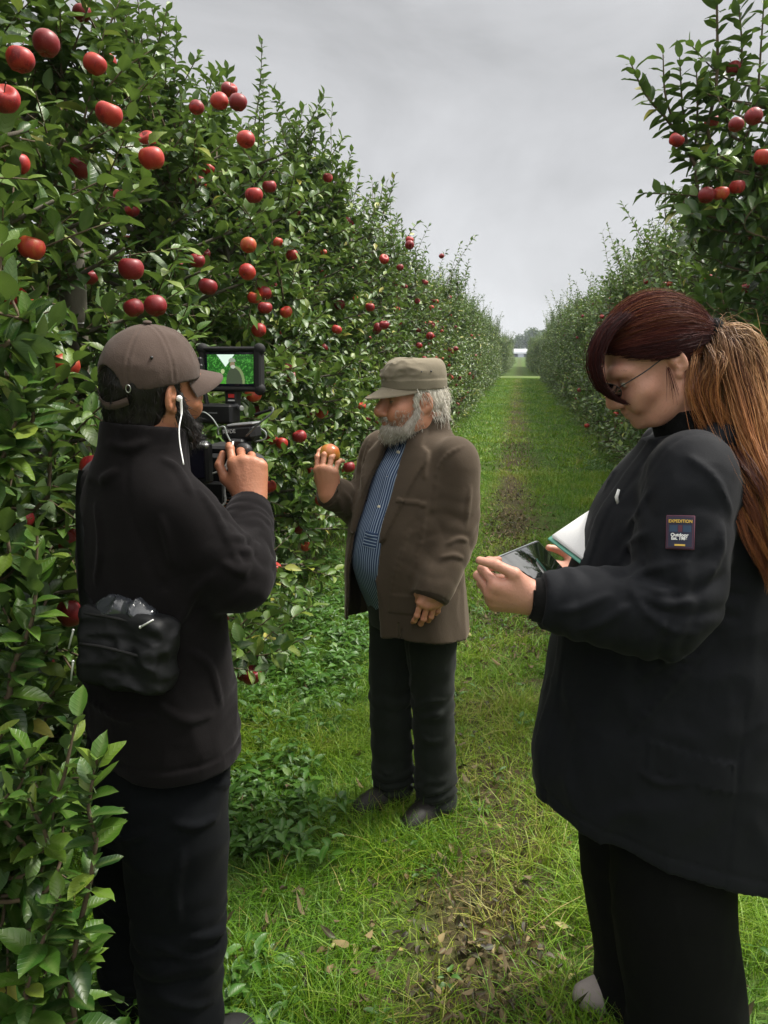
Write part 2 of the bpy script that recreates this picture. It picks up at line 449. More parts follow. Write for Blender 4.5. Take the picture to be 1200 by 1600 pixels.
def leaves_mesh(mb, pos, dr, nr, size, tint, hi=True, curl=None, fold=None, m=0, wide=1.0):
    """Adds one leaf per row: base position, direction, upper-side normal, length, tint."""
    TV, TQ, TT = LT[hi]; N = len(pos); K = len(TV)
    if N == 0: return
    dr = dr / (np.linalg.norm(dr, axis=1)[:, None] + 1e-9)
    sd = np.cross(dr, nr); sd /= np.linalg.norm(sd, axis=1)[:, None] + 1e-9
    nn = np.cross(sd, dr)
    curl = RNG.normal(0.16, 0.14, N) if curl is None else np.broadcast_to(curl, (N,))
    fold = RNG.uniform(0.15, 0.75, N) if fold is None else np.broadcast_to(fold, (N,))
    x, y, z = TV[:, 0] * wide, TV[:, 1], TV[:, 2]
    wave = RNG.uniform(-1, 1, (N, 1)) * 0.06
    ph = RNG.uniform(0, 6.28, (N, 1))
    zz = z[None] + fold[:, None] * np.abs(x)[None] - curl[:, None] * np.sign(y)[None] * (y ** 2)[None] + wave * np.sin(y[None] * 9 + ph + 2 * np.sign(x)[None]) * (np.abs(x) > 0.02)[None]
    xx = x[None] * (1 - 0.25 * fold[:, None] ** 2) + 0.06 * np.sin(ph) * (y ** 2)[None]
    P = pos[:, None] + size[:, None, None] * (xx[..., None] * sd[:, None] + y[None, :, None] * dr[:, None] + zz[..., None] * nn[:, None])
    A = np.zeros((N, K, 3)); A[..., 0] = x; A[..., 1] = y; A[..., 2] = tint[:, None]
    off = (np.arange(N) * K)[:, None, None]
    mb.add(P.reshape(-1, 3), (TQ[None] + off).reshape(-1, 4) if len(TQ) else None, (TT[None] + off).reshape(-1, 3), m, A.reshape(-1, 3))

def unit(v): return v / (np.linalg.norm(v, axis=-1, keepdims=True) + 1e-9)

class Sprays:
    """Collects shoots and their leaves for one crown."""
    def __init__(s, hi):
        s.hi = hi; s.tw = MB(); s.P, s.D, s.N, s.S, s.T = [], [], [], [], []
    def shoot(s, pts, r0, r1, gap, size, spread=0.9, up=0.45, from_t=0.0, tint=0.45, tube=True, tv=0.22):
        pts = np.asarray(pts, float); L_ = np.linalg.norm(np.diff(pts, axis=0), axis=1).sum()
        if tube: s.tw.tube(pts, np.linspace(r0, r1, len(pts)), 5 if s.hi else 3, False)
        n = max(3, int(L_ * (1 - from_t) / gap))
        t = np.linspace(from_t, 1.0, n); u = t * (len(pts) - 1); i = np.minimum(u.astype(int), len(pts) - 2)
        p = pts[i] + (pts[i + 1] - pts[i]) * (u - i)[:, None]; ax = unit(pts[i + 1] - pts[i])
        az = np.arange(n) * 2.4 + RNG.uniform(0, 6.28) + RNG.normal(0, 0.3, n)
        ref = np.where(np.abs(ax[:, 2:3]) < 0.9, np.array([[0, 0, 1.0]]), np.array([[1.0, 0, 0]]))
        a = unit(np.cross(ax, ref)); b = np.cross(ax, a)
        out = np.cos(az)[:, None] * a + np.sin(az)[:, None] * b
        sp = spread * (1 - 0.55 * t ** 3)[:, None]
        d = unit(ax * (1 - sp * 0.62) + out * sp + np.array([0, 0, -0.10]) + RNG.normal(0, 0.18, (n, 3)))
        nr = unit(ax * 0.55 + np.array([0, 0, up + 0.35]) + RNG.normal(0, 0.28, (n, 3)))
        s.P.append(p); s.D.append(d); s.N.append(nr)
        s.S.append(size * RNG.uniform(0.62, 1.12, n) * (1 - 0.28 * t ** 2))
        tt = RNG.normal(tint, tv, n) + 0.22 * t ** 3
        tt = np.where(RNG.random(n) < 0.022, RNG.uniform(0.95, 1.0, n), np.minimum(tt, 0.93))
        s.T.append(np.clip(tt, 0, 1))
    def emit(s, P, name_twig, parent, keep=None):
        mb = MB(); a = [np.concatenate(x) for x in (s.P, s.D, s.N, s.S, s.T)]
        leaves_mesh(mb, *a, hi=s.hi)
        for V, Q in zip(s.tw.V, s.tw.Q): mb.add(V, Q - Q.min(), None, 1)
        return mb.mesh('crown', [LEAF, TWIG], True, 'lf')

def curve_pts(p, d, L_, n, droop, wob=0.05):
    P = [np.array(p, float)]; d = np.array(d, float); d /= np.linalg.norm(d)
    for k in range(n - 1):
        d = d + np.array([0, 0, droop]) / n + RNG.normal(0, wob, 3); d /= np.linalg.norm(d)
        P.append(P[-1] + d * L_ / (n - 1))
    return np.array(P)

def make_tree_data(seed, hi, leaves=1.0, top=2.66, tops=13, rx=0.70):
    global RNG
    RNG = np.random.default_rng(seed)
    S = Sprays(hi); tr = MB(); spots = []
    zs = np.linspace(0, top, 12)
    trunk = np.stack([0.03 * np.sin(zs * 2 + seed), 0.03 * np.cos(zs * 1.7 + seed), zs], 1)
    tr.tube(trunk, np.linspace(0.042, 0.012, 12) * (1 + 0.5 * np.exp(-zs * 8)), 9)
    size = 0.091 if hi else 0.104
    gap = (0.021 if hi else 0.034) / leaves
    nl = 74
    for i in range(nl):
        z = 0.36 + (top - 0.5) * (i + RNG.random()) / nl
        f = (z - 0.4) / (top - 0.4)
        az = i * 2.4 + RNG.normal(0, 0.35)
        Lr = (rx * 1.08 - 0.30 * f) * RNG.uniform(0.75, 1.12)
        p0 = [np.interp(z, zs, trunk[:, 0]), np.interp(z, zs, trunk[:, 1]), z]
        P = curve_pts(p0, [math.cos(az), math.sin(az), 0.30 + 0.3 * f], Lr, 7, -0.35 + 0.3 * f)
        tr.tube(P, np.linspace(0.014, 0.005, 7), 5)
        S.shoot(P, 0.004, 0.003, gap * 1.3, size, from_t=0.3, tube=False, tint=0.33)
        for k in range(8 if f < 0.62 else 5):
            t = RNG.uniform(0.25, 1.0); q = P[0] + 0; j = min(int(t * 6), 5); q = P[j] + (P[j + 1] - P[j]) * (t * 6 - j)
            ax = unit(P[j + 1] - P[j]); d = ax * 0.7 + RNG.normal(0, 0.75, 3) + np.array([0, 0, 0.25 + 0.35 * f])
            S.shoot(curve_pts(q, d, RNG.uniform(0.13, 0.34), 5, -0.1), 0.0035, 0.0018, gap, size, tint=0.36 + 0.22 * t)
        if RNG.random() < 0.8:
            t = RNG.uniform(0.82, 1.0); j = min(int(t * 6), 5); q = P[j] + (P[j + 1] - P[j]) * (t * 6 - j)
            for c in range(int(RNG.choice([1, 1, 2, 2, 3]))):
                spots.append(q + np.array([RNG.normal(0, 0.045), RNG.normal(0, 0.045), -0.065 - 0.02 * c]))
    for i in range(tops):                      # long upright shoots above the crown
        p = np.array([RNG.normal(0, 0.17), RNG.normal(0, 0.26), top - RNG.uniform(0.15, 0.8)])
        P = curve_pts(p, [RNG.normal(0, 0.25) + p[0] * 0.6, RNG.normal(0, 0.25), 1.0], RNG.uniform(0.45, 0.90), 8, 0.1, 0.09)
        S.shoot(P, 0.006, 0.0025, gap * 0.72, size * 1.05, spread=1.0, tint=0.34)
        for k in range(3):
            j = int(RNG.integers(1, 5)); S.shoot(curve_pts(P[j], [RNG.normal(0, 0.5), RNG.normal(0, 0.5), 0.9], RNG.uniform(0.18, 0.42), 6, 0.25), 0.004, 0.002, gap * 0.8, size, spread=1.0, tint=0.34)
    for i in range(2):                         # a few tall lone shoots
        p = np.array([RNG.normal(0, 0.15), RNG.normal(0, 0.3), top - 0.2]); P = curve_pts(p, [RNG.normal(0, 0.2), RNG.normal(0, 0.2), 1.0], RNG.uniform(0.8, 1.25), 9, 0.1, 0.10)
        S.shoot(P, 0.006, 0.002, gap * 0.95, size * 1.1, spread=1.05, tint=0.30)
    for i in range(26):                        # low leafy shoots near the ground
        az = RNG.uniform(0, 6.28); p = np.array([0.3 * math.cos(az), 0.3 * math.sin(az), RNG.uniform(0.15, 0.65)])
        S.shoot(curve_pts(p, [math.cos(az), math.sin(az), 0.15], RNG.uniform(0.25, 0.45), 6, -0.5), 0.004, 0.002, gap, size, tint=0.4)
    crown = S.emit(None, 'twigs', None)
    trunk_me = tr.mesh('trunk', [BARK])
    spots = np.array(spots); out = spots[(np.hypot(spots[:, 0], spots[:, 1]) > 0.3)]
    return dict(crown=crown, trunk=trunk_me, spots=out)

def apple_mesh(n, seed=0, name='apple'):
    mb = MB(); pr = []
    for th in np.linspace(0, np.pi, n):
        r = 0.0375 * (math.sin(th) ** 0.97) * (1 + 0.07 * math.cos(th)); z = 0.0345 * math.cos(th)
        z -= 0.014 * math.exp(-(th / 0.42) ** 2); z += 0.009 * math.exp(-((np.pi - th) / 0.4) ** 2)
        pr.append((max(r, 0.0004), z))
    pr = pr[::-1]
    mb.lathe(pr, n=20 if n > 10 else 10)
    V = mb.V[0]; k = seed * 7.3; V *= (1 + 0.03 * vnoise(V[:, 0] * 22 + k, V[:, 1] * 22, V[:, 2] * 22))[:, None]; V[:, 0] += 0.10 * (0.5 - (seed * 0.37) % 1) * V[:, 2]; V[:, 2] *= 0.98 + 0.12 * ((seed * 0.61) % 1)
    V[:, 2] += 0.0012 * np.cos(5 * np.arctan2(V[:, 1], V[:, 0])) * (V[:, 2] < -0.02)
    mb.ball((0, 0, -0.0245), (0.0035, 0.0035, 0.003), nu=8, nv=5, m=1)
    mb.tube([(0, 0, 0.017), (0.002, 0, 0.032), (0.006, 0.001, 0.048)], [0.0014, 0.0012, 0.002], 5, True, 1)
    return mb.mesh(name, [APPLE, STALK])
APPLES = [apple_mesh(18, i) for i in range(5)]; APPLES_LO = [apple_mesh(9, i) for i in range(3)]; APPLE_HI = APPLES[0]

NEAR = [make_tree_data(101 + i, True, 1.0) for i in range(4)]
FAR = [make_tree_data(201 + i, False, 1.0) for i in range(4)]
RNG = np.random.default_rng(99)

def place_tree(x, y, data, rz, sc, label, group, apples, lo=False):
    t = empty('apple_tree', (x, y, 0), rz)
    t.scale = (sc[0], sc[1], sc[2])
    tag(t, label, 'tree', group)
    obj('trunk', data['trunk'], t)
    c = obj('crown', data['crown'], t)
    sp = data['spots']
    for k in RNG.permutation(len(sp))[:apples]:
        a = obj('apple', APPLES_LO[k % 3] if lo else APPLES[k % 5], t, tuple(sp[k]))
        s = RNG.uniform(0.78, 1.08); a.scale = (s / sc[0], s / sc[1], s / sc[2])
        a.rotation_euler = (RNG.normal(0, 0.35), RNG.normal(0, 0.35), RNG.uniform(0, 6.28))
    return t

ROW_L, ROW_R = -1.74, 1.80
GL, GR = 'apple trees of the row behind the cameraman', 'apple trees of the row behind the woman'
TREES = []
def row(x, ys, side):
    for k, y in enumerate(ys):
        near = y < 7.2
        d = (NEAR if near else FAR)[(k * 3 + (side > 0)) % 4]
        sc = (1.0, 1.04, RNG.uniform(0.95, 1.06) * (1.0 if y < 50 else 0.86))
        nap = (48 if side < 0 else 20) if near else ((40 if side < 0 else 10) if y < 16 else (14 if side < 0 else 5) if y < 28 else 0)
        if side < 0:
            lab = ('leafy apple tree with red apples, in the near stretch of the row behind the cameraman' if near else
                   'apple tree in the long hedge row that runs away behind the old man' if y < 48 else 'small far apple tree past the pale gap, on the old man\'s side')
            g = GL if y < 48 else 'apple trees past the gap on the old man\'s side'
            if near: g = 'near apple trees behind the cameraman'
        else:
            lab = ('tall leafy apple tree rising behind the woman\'s head' if near else
                   'apple tree in the long hedge row that runs away beside the woman\'s face' if y < 48 else 'small far apple tree past the pale gap, on the woman\'s side')
            g = GR if y < 48 else 'apple trees past the gap on the woman\'s side'
            if near: g = 'near apple trees behind the woman'
        TREES.append(place_tree(x + RNG.normal(0, 0.04), y + RNG.normal(0, 0.08), d, RNG.uniform(0, 6.28), sc, lab, g, nap, not near))
row(ROW_L, np.arange(0.75, 49, 0.98), -1)
row(ROW_R, np.concatenate([np.arange(4.3, 49, 1.0)]), 1)
def back_row(x, ys, lab, g):
    for k, y in enumerate(ys):
        TREES.append(place_tree(x + RNG.normal(0, 0.04), y, FAR[k % 4], RNG.uniform(0, 6.28), (1, 1.04, RNG.uniform(0.9, 1.02)), lab, g, 0))
back_row(ROW_L - 3.5, np.arange(2.2, 16, 1.1), 'apple tree of the next row, glimpsed through gaps behind the cameraman', 'apple trees of the next row behind the cameraman')
back_row(ROW_R + 3.5, np.arange(9.5, 19, 1.1), 'apple tree of the next row, glimpsed through gaps behind the woman', 'apple trees of the next row behind the woman')
row(ROW_L + 0.42, np.arange(55, 88, 1.4), -1)
row(ROW_R - 0.42, np.arange(55, 86, 1.4), 1)

# ================================================================== ground, grass, litter
def gz(x, y):          # gentle unevenness of the alley
    return 0.012 * vnoise(np.asarray(x) * 2.1, np.asarray(y) * 2.1, np.zeros_like(np.asarray(x) * 1.0))
def ground_sheet():
    xs = np.concatenate([[-400, -60, -12, -6], np.linspace(-4, 4, 41), [6, 12, 60, 400]])
    ys = np.concatenate([[-60, -8], np.linspace(-2, 14, 81), np.linspace(15, 120, 36), [180, 400, 1200]])
    X, Y = np.meshgrid(xs, ys, indexing='ij'); Z = np.where((np.abs(X) < 4.1) & (Y < 60) & (Y > -3), gz(X, Y), 0.0)
    ny = len(ys); i, j = np.meshgrid(np.arange(len(xs) - 1), np.arange(ny - 1), indexing='ij'); i, j = i.ravel(), j.ravel()
    Q = np.stack([i * ny + j, (i + 1) * ny + j, (i + 1) * ny + j + 1, i * ny + j + 1], 1)
    return obj('ground', mesh_from('ground', np.stack([X.ravel(), Y.ravel(), Z.ravel()], 1), Q, None, True, [GROUND]))
tag(ground_sheet(), kind='structure')
gap_mat = plain('pale_straw', (0.10, 0.14, 0.04), 0.9, 0.1, scale=6, var=0.25)
mbp = MB(); mbp.add([(-40, 50.0, 0.03), (40, 50.0, 0.03), (40, 53.5, 0.03), (-40, 53.5, 0.03)], [[0, 1, 2, 3]])
tag(mbp.build('path', gap_mat), kind='structure')

def blades(mb, x, y, h, w, lean, tint, segs=2):
    N = len(x); az = RNG.uniform(0, 6.28, N); ba = RNG.uniform(0, 6.28, N)
    base = np.stack([x, y, gz(x, y) - 0.004], 1)
    sd = np.stack([np.cos(az), np.sin(az), np.zeros(N)], 1); ln = np.stack([np.cos(ba), np.sin(ba), np.zeros(N)], 1)
    ts = np.linspace(0, 1, segs + 1); V = []; A = []
    for t in ts:
        c = base + ln * (lean * h * t ** 1.7)[:, None] + np.array([0, 0, 1.0]) * (h * t * (1 - 0.38 * np.minimum(lean, 1.6) * t))[:, None]
        ww = (w * (1 - t) ** 0.6 * 0.5 if t < 1 else w * 0.04)[:, None] if True else 0
        V += [c - sd * ww, c + sd * ww]
        a = np.zeros((N, 3)); a[:, 1] = t; a[:, 2] = tint; A += [a, a]
    K = len(V); V = np.stack(V, 1).reshape(-1, 3); A = np.stack(A, 1).reshape(-1, 3)
    off = (np.arange(N) * K)[:, None]
    Q = np.concatenate([off + np.array([2 * s, 2 * s + 1, 2 * s + 3, 2 * s + 2])[None] for s in range(segs)])
    mb.add(V, Q, None, 0, A)

def grass_patch(x0, x1, y0, y1, dens, hh, ww, segs=2):
    n = int((x1 - x0) * (y1 - y0) * dens); x = RNG.uniform(x0, x1, n); y = RNG.uniform(y0, y1, n)
    n1 = vnoise(x * 2.3, y * 2.3, x * 0 + 4); n2 = vnoise(x * 7, y * 7, x * 0 + 9); n3 = vnoise(x * 0.9, y * 0.6, x * 0 + 2)
    tr = np.exp(-((x + 0.06 + 0.10 * n1) / 0.24) ** 2)          # worn middle of the alley
    tr = tr * np.clip(0.6 + 0.9 * vnoise(x * 1.1, y * 0.9, x * 0 + 15), 0.15, 1)
    keep = RNG.random(n) > tr * 0.84 * np.clip(1.3 - y / 45, 0.3, 1)
    keep &= RNG.random(n) > np.clip((np.abs(x) - 1.25) * 1.4, 0, 0.7)
    x, y, n1, n2, n3, tr = x[keep], y[keep], n1[keep], n2[keep], n3[keep], tr[keep]; n = len(x)
    h = hh * np.clip(0.75 + 0.5 * n2 + 0.3 * n1, 0.25, 1.7) * RNG.uniform(0.5, 1.25, n) * (1 - 0.5 * tr)
    tint = 0.385 + 0.19 * n2 + 0.16 * n1 + 0.12 * n3 + tr * 0.32 + RNG.normal(0, 0.10, n)
    tint = np.where(RNG.random(n) < 0.03 + 0.12 * tr, RNG.uniform(0.72, 0.98, n), tint)
    mb = MB(); blades(mb, x, y, h, ww * RNG.uniform(0.6, 1.3, n), np.abs(RNG.normal(1.0, 0.6, n)), np.clip(tint, 0, 1), segs)
    return mb
g = grass_patch(-1.75, 1.9, 1.35, 4.2, 11000, 0.112, 0.0040, 3)
tag(g.build('grass', GRASS, attr='lf'), kind='stuff')
mbt = MB()
for (x, y, rx, ry, n) in ((-0.42, 2.52, 0.30, 0.22, 1500), (-0.30, 2.36, 0.25, 0.12, 700), (0.22, 1.72, 0.22, 0.16, 500), (-0.55, 1.75, 0.25, 0.2, 500), (-0.35, 2.62, 0.4, 0.3, 700)):
    x_, y_ = x + RNG.normal(0, rx * 0.5, n), y + RNG.normal(0, ry * 0.5, n); blades(mbt, x_, y_, RNG.uniform(0.05, 0.15, n), RNG.uniform(0.0025, 0.005, n), np.abs(RNG.normal(0.9, 0.5, n)), np.clip(RNG.normal(0.42, 0.2, n), 0, 0.95), 3)
tag(mbt.build('grass', GRASS, attr='lf'), kind='stuff')
g = grass_patch(-1.6, 1.8, 4.2, 11, 3200, 0.10, 0.0068)
tag(g.build('grass', GRASS, attr='lf'), kind='stuff')
g = grass_patch(-1.5, 1.6, 11, 49.5, 560, 0.10, 0.016)
tag(g.build('grass', GRASS, attr='lf'), kind='stuff')

def litter():
    mb = MB(); P = []
    for (n, x, sx, y0, y1) in ((3800, -0.06, 0.19, 1.7, 15), (2600, -0.06, 0.17, 4.0, 13), (420, 0.0, 0.6, 1.6, 6), (160, -0.75, 0.22, 1.8, 3.0), (240, -1.5, 0.25, 2, 8), (200, 1.5, 0.25, 3, 10)):
        P.append(np.stack([RNG.normal(x, sx, n), y0 + (y1 - y0) * RNG.random(n) ** 1.5], 1))
    P = np.concatenate(P)
    k = vnoise(P[:, 0] * 1.6, P[:, 1] * 1.2, P[:, 0] * 0 + 15) + RNG.normal(0, 0.25, len(P)) > -0.15
    P = P[k]; n = len(P)
    pos = np.stack([P[:, 0], P[:, 1], gz(P[:, 0], P[:, 1]) + RNG.uniform(0.004, 0.045, n)], 1)
    d = RNG.normal(0, 1, (n, 3)); d[:, 2] *= 0.25
    nr = RNG.normal(0, 0.45, (n, 3)); nr[:, 2] += np.where(RNG.random(n) < 0.6, 1, -1)
    leaves_mesh(mb, pos, d, nr, RNG.uniform(0.016, 0.040, n), RNG.beta(0.9, 1.7, n), True, RNG.normal(0.4, 0.6, n), RNG.uniform(0.1, 1.4, n), wide=1.1)
    return mb
tag(litter().build('fallen_leaves', DEAD, attr='lf'), kind='stuff')

def weeds():
    mb = MB(); bl = MB()
    for (n, x0, x1, y0, y1, hi, sc) in ((760, -1.6, -0.72, 2.1, 5.2, True, 0.60), (520, -1.65, -0.9, 5.2, 12, False, 0.8), (520, 1.0, 1.75, 3.6, 13, False, 0.8), (200, -1.2, -0.55, 1.5, 2.6, True, 0.62), (110, -0.6, 0.9, 1.6, 5, True, 0.4), (60, -1.3, -0.85, 1.15, 1.6, True, 0.9)):
        for _ in range(n):
            x, y = RNG.uniform(x0, x1), RNG.uniform(y0, y1)
            if vnoise(np.array(x * 2.0), np.array(y * 2.0), np.array(21.0)) < -0.35: continue
            k = int(RNG.integers(5, 9)); az = RNG.uniform(0, 6.28) + np.arange(k) * 2.4
            hgt = RNG.uniform(0.02, 0.17) * sc * np.linspace(0.15, 1, k)
            pos = np.stack([x + 0.01 * np.cos(az), y + 0.01 * np.sin(az), hgt], 1)
            d = np.stack([np.cos(az), np.sin(az), RNG.uniform(0.1, 0.9, k)], 1)
            leaves_mesh(mb, pos, d, np.tile([0, 0, 1.0], (k, 1)) + RNG.normal(0, 0.2, (k, 3)), sc * RNG.uniform(0.05, 0.105, k), np.clip(RNG.normal(0.5, 0.2, k), 0, 1), hi, RNG.normal(0.35, 0.2, k), wide=RNG.uniform(0.6, 1.15))
    return mb
tag(weeds().build('weeds', WEED, attr='lf'), kind='stuff')
# ================================================================== smooth solid modelling on a grid (for bodies and clothes)
def smin(a, b, k):
    if k <= 0: return np.minimum(a, b)
    h = np.maximum(k - np.abs(a - b), 0) / k
    return np.minimum(a, b) - h * h * k * 0.25

class Solid:
    def __init__(s, lo, hi, h):
        s.lo = np.asarray(lo, float); s.h = h
        s.n = np.ceil((np.asarray(hi, float) - s.lo) / h).astype(int) + 1
        s.ax = [(s.lo[i] + np.arange(s.n[i]) * h).astype(np.float32) for i in range(3)]
        s.D = np.full(s.n, 1.0, np.float32)
    def view(s, lo, hi):
        a = np.clip(np.floor((np.asarray(lo) - s.lo) / s.h).astype(int), 0, s.n); b = np.clip(np.ceil((np.asarray(hi) - s.lo) / s.h).astype(int) + 1, 0, s.n)
        sl = tuple(slice(a[i], b[i]) for i in range(3))
        x, y, z = s.ax[0][sl[0]][:, None, None], s.ax[1][sl[1]][None, :, None], s.ax[2][sl[2]][None, None, :]
        return sl, x, y, z
    def op(s, sl, d, k, mode):
        if min(s.D[sl].shape) == 0: return
        if mode == 'add': s.D[sl] = smin(s.D[sl], d, k)
        elif mode == 'cut': s.D[sl] = -smin(-s.D[sl], d, k)
    def cap(s, a, b, ra, rb, k=0.02, mode='add', sq=None):
        a, b = np.asarray(a, float), np.asarray(b, float); m = max(ra, rb) + max(k, 0.012) + 2 * s.h
        sl, x, y, z = s.view(np.minimum(a, b) - m, np.maximum(a, b) + m)
        d = b - a; L2 = float(d @ d) + 1e-12
        t = np.clip(((x - a[0]) * d[0] + (y - a[1]) * d[1] + (z - a[2]) * d[2]) / L2, 0, 1)
        dist = np.sqrt((x - a[0] - t * d[0]) ** 2 + (y - a[1] - t * d[1]) ** 2 + (z - a[2] - t * d[2]) ** 2) - (ra + (rb - ra) * t)
        s.op(sl, dist, k, mode)
    def chain(s, P, R, n=None, k=0.02, mode='add'):
        P = np.asarray(P, float); R = np.broadcast_to(np.asarray(R, float), (len(P),))
        if n: S = spline(np.concatenate([P, R[:, None]], 1), n); P, R = S[:, :3], S[:, 3]
        for i in range(len(P) - 1): s.cap(P[i], P[i + 1], R[i], R[i + 1], k, mode)
    def ell(s, c, r, k=0.02, mode='add', M=None):
        c = np.asarray(c, float); r = np.broadcast_to(np.asarray(r, float), (3,)); m = r.max() + max(k, 0.012) + 2 * s.h
        sl, x, y, z = s.view(c - m, c + m); x, y, z = x - c[0], y - c[1], z - c[2]
        if M is not None:
            M = np.asarray(M, float)
            x, y, z = M[0, 0] * x + M[1, 0] * y + M[2, 0] * z, M[0, 1] * x + M[1, 1] * y + M[2, 1] * z, M[0, 2] * x + M[1, 2] * y + M[2, 2] * z
        k0 = np.sqrt((x / r[0]) ** 2 + (y / r[1]) ** 2 + (z / r[2]) ** 2); k1 = np.sqrt((x / r[0] ** 2) ** 2 + (y / r[1] ** 2) ** 2 + (z / r[2] ** 2) ** 2)
        s.op(sl, k0 * (k0 - 1) / np.maximum(k1, 1e-6), k, mode)
    def loft_d(s, lv, x, y, z, p=2.3, grow=0.0):
        lv = np.asarray(lv, float); lv = lv[np.argsort(lv[:, 0])]
        zs = np.ravel(z); cx, cy, a, b = (np.interp(zs, lv[:, 0], lv[:, i])[None, None, :] for i in (1, 2, 3, 4))
        a, b = a + grow, b + grow
        q = (np.abs((x - cx) / a) ** p + np.abs((y - cy) / b) ** p) ** (1 / p)
        return (q - 1) * np.minimum(a, b)
    def loft(s, lv, k=0.03, p=2.3, mode='add', smooth=True):
        lv = np.asarray(lv, float); lv = lv[np.argsort(lv[:, 0])]
        if smooth and len(lv) > 3:
            zz = np.linspace(lv[0, 0], lv[-1, 0], 60); S = spline(lv, 200); lv = np.stack([np.interp(zz, S[:, 0], S[:, i]) for i in range(5)], 1)
        m = max(k, 0.012) + 2 * s.h
        lo = [(lv[:, 1] - lv[:, 3]).min() - m, (lv[:, 2] - lv[:, 4]).min() - m, lv[0, 0] - m]; hi = [(lv[:, 1] + lv[:, 3]).max() + m, (lv[:, 2] + lv[:, 4]).max() + m, lv[-1, 0] + m]
        sl, x, y, z = s.view(lo, hi)
        d = s.loft_d(lv, x, y, z, p)
        d = np.maximum(d, np.maximum(z - lv[-1, 0], lv[0, 0] - z))
        s.op(sl, d.astype(np.float32), k, mode)
    def trim(s, p, d, r=0.11):
        """Cut flat, within r of p, what lies beyond p along d (the end of a sleeve or leg)."""
        p = np.asarray(p, float); d = unit(np.asarray(d, float)); sl, x, y, z = s.view(p - r, p + r)
        q = (x - p[0]) * d[0] + (y - p[1]) * d[1] + (z - p[2]) * d[2]; rr = np.sqrt((x - p[0]) ** 2 + (y - p[1]) ** 2 + (z - p[2]) ** 2)
        s.D[sl] = np.where(rr < r * 0.98, np.maximum(s.D[sl], q), s.D[sl])
    def begin(s): s.keep = s.D; s.D = np.full_like(s.D, 1.0)
    def end(s, k): s.D = smin(s.keep, s.D, k)
    def full(s): return s.ax[0][:, None, None], s.ax[1][None, :, None], s.ax[2][None, None, :]
    def near(s, w=0.02):
        """Indices and coordinates of the cells near the surface."""
        i = np.nonzero(np.abs(s.D) < w); return i, s.ax[0][i[0]], s.ax[1][i[1]], s.ax[2][i[2]]
    def wrinkle(s, amp, fr=(14, 14, 5), w=0.025, mask=None, seed=0.0, sharp=1.0):
        i, x, y, z = s.near(w)
        wx = 0.35 * vnoise(x * 6 + seed, y * 6, z * 6); n = vnoise(x * fr[0] + wx * 3 + seed, y * fr[1] + wx * 2, z * fr[2] + seed + wx * 2)
        n2 = vnoise(x * fr[0] * 2.1 + seed + 5, y * fr[1] * 2.1, z * fr[2] * 2.1 + wx * 3)
        v = amp * ((1 - 2 * np.abs(n)) * sharp * 0.7 + 0.35 * (1 - 2 * np.abs(n2)) + (1 - sharp) * n)
        if mask is not None: v = v * mask(x, y, z)
        s.D[i] -= v.astype(np.float32)
    def rings(s, a, b, t0, width, lam, amp, rmax=0.14, ph=0.0, tilt=1.1):
        """Folds round a limb from a to b, thickest at fraction t0."""
        a, b = np.asarray(a, float), np.asarray(b, float); i, x, y, z = s.near(0.03)
        d = b - a; L_ = np.linalg.norm(d); d = d / L_
        p = np.stack([x, y, z], 1) - a; t = p @ d; q = p - t[:, None] * d; r = np.linalg.norm(q, axis=1)
        e1 = np.cross(d, [0.3, 0.5, 0.8]); e1 /= np.linalg.norm(e1); e2 = np.cross(d, e1); an = np.arctan2(q @ e2, q @ e1)
        w = np.exp(-((t - t0 * L_) / width) ** 2) * (r < rmax) * np.clip((t / L_ + 0.25) * 4, 0, 1) * np.clip((1.25 - t / L_) * 4, 0, 1)
        n = vnoise(t / lam * 0.5 + ph, np.cos(an) * 1.2 + ph, np.sin(an) * 1.2)
        v = amp * w * (np.abs(np.sin(np.pi * t / lam + tilt * np.sin(an + ph) + 1.6 * n + ph)) * -1.5 + 0.8)
        s.D[i] += v.astype(np.float32)
    def mesh(s, relax=1):
        D = s.D.copy()
        for ax in range(3):
            sl = [slice(None)] * 3
            for e in (0, -1): sl[ax] = e; D[tuple(sl)] = np.maximum(D[tuple(sl)], 0.5 * s.h)
        S = D < 0; c = np.zeros(np.array(D.shape) - 1, np.uint8)
        off = [(i, j, k) for i in (0, 1) for j in (0, 1) for k in (0, 1)]
        nx, ny, nz = c.shape
        for (i, j, k) in off: c += S[i:nx + i, j:ny + j, k:nz + k]
        ids = np.flatnonzero((c > 0) & (c < 8)); I = np.stack(np.unravel_index(ids, c.shape), 1)
        vid = np.full(c.shape, -1, np.int32); vid.ravel()[ids] = np.arange(len(ids))
        cd = [D[I[:, 0] + o[0], I[:, 1] + o[1], I[:, 2] + o[2]] for o in off]
        acc = np.zeros((len(ids), 3)); cnt = np.zeros(len(ids))
        for p in range(8):
            for q in range(p + 1, 8):
                dq = np.array(off[q]) - np.array(off[p])
                if np.abs(dq).sum() != 1: continue
                m = (cd[p] < 0) != (cd[q] < 0); t = np.where(m, cd[p] / np.where(m, cd[p] - cd[q], 1), 0)
                acc += m[:, None] * (np.array(off[p])[None] + t[:, None] * dq[None]); cnt += m
        V = (I + acc / cnt[:, None]) * s.h + s.lo
        Q = []
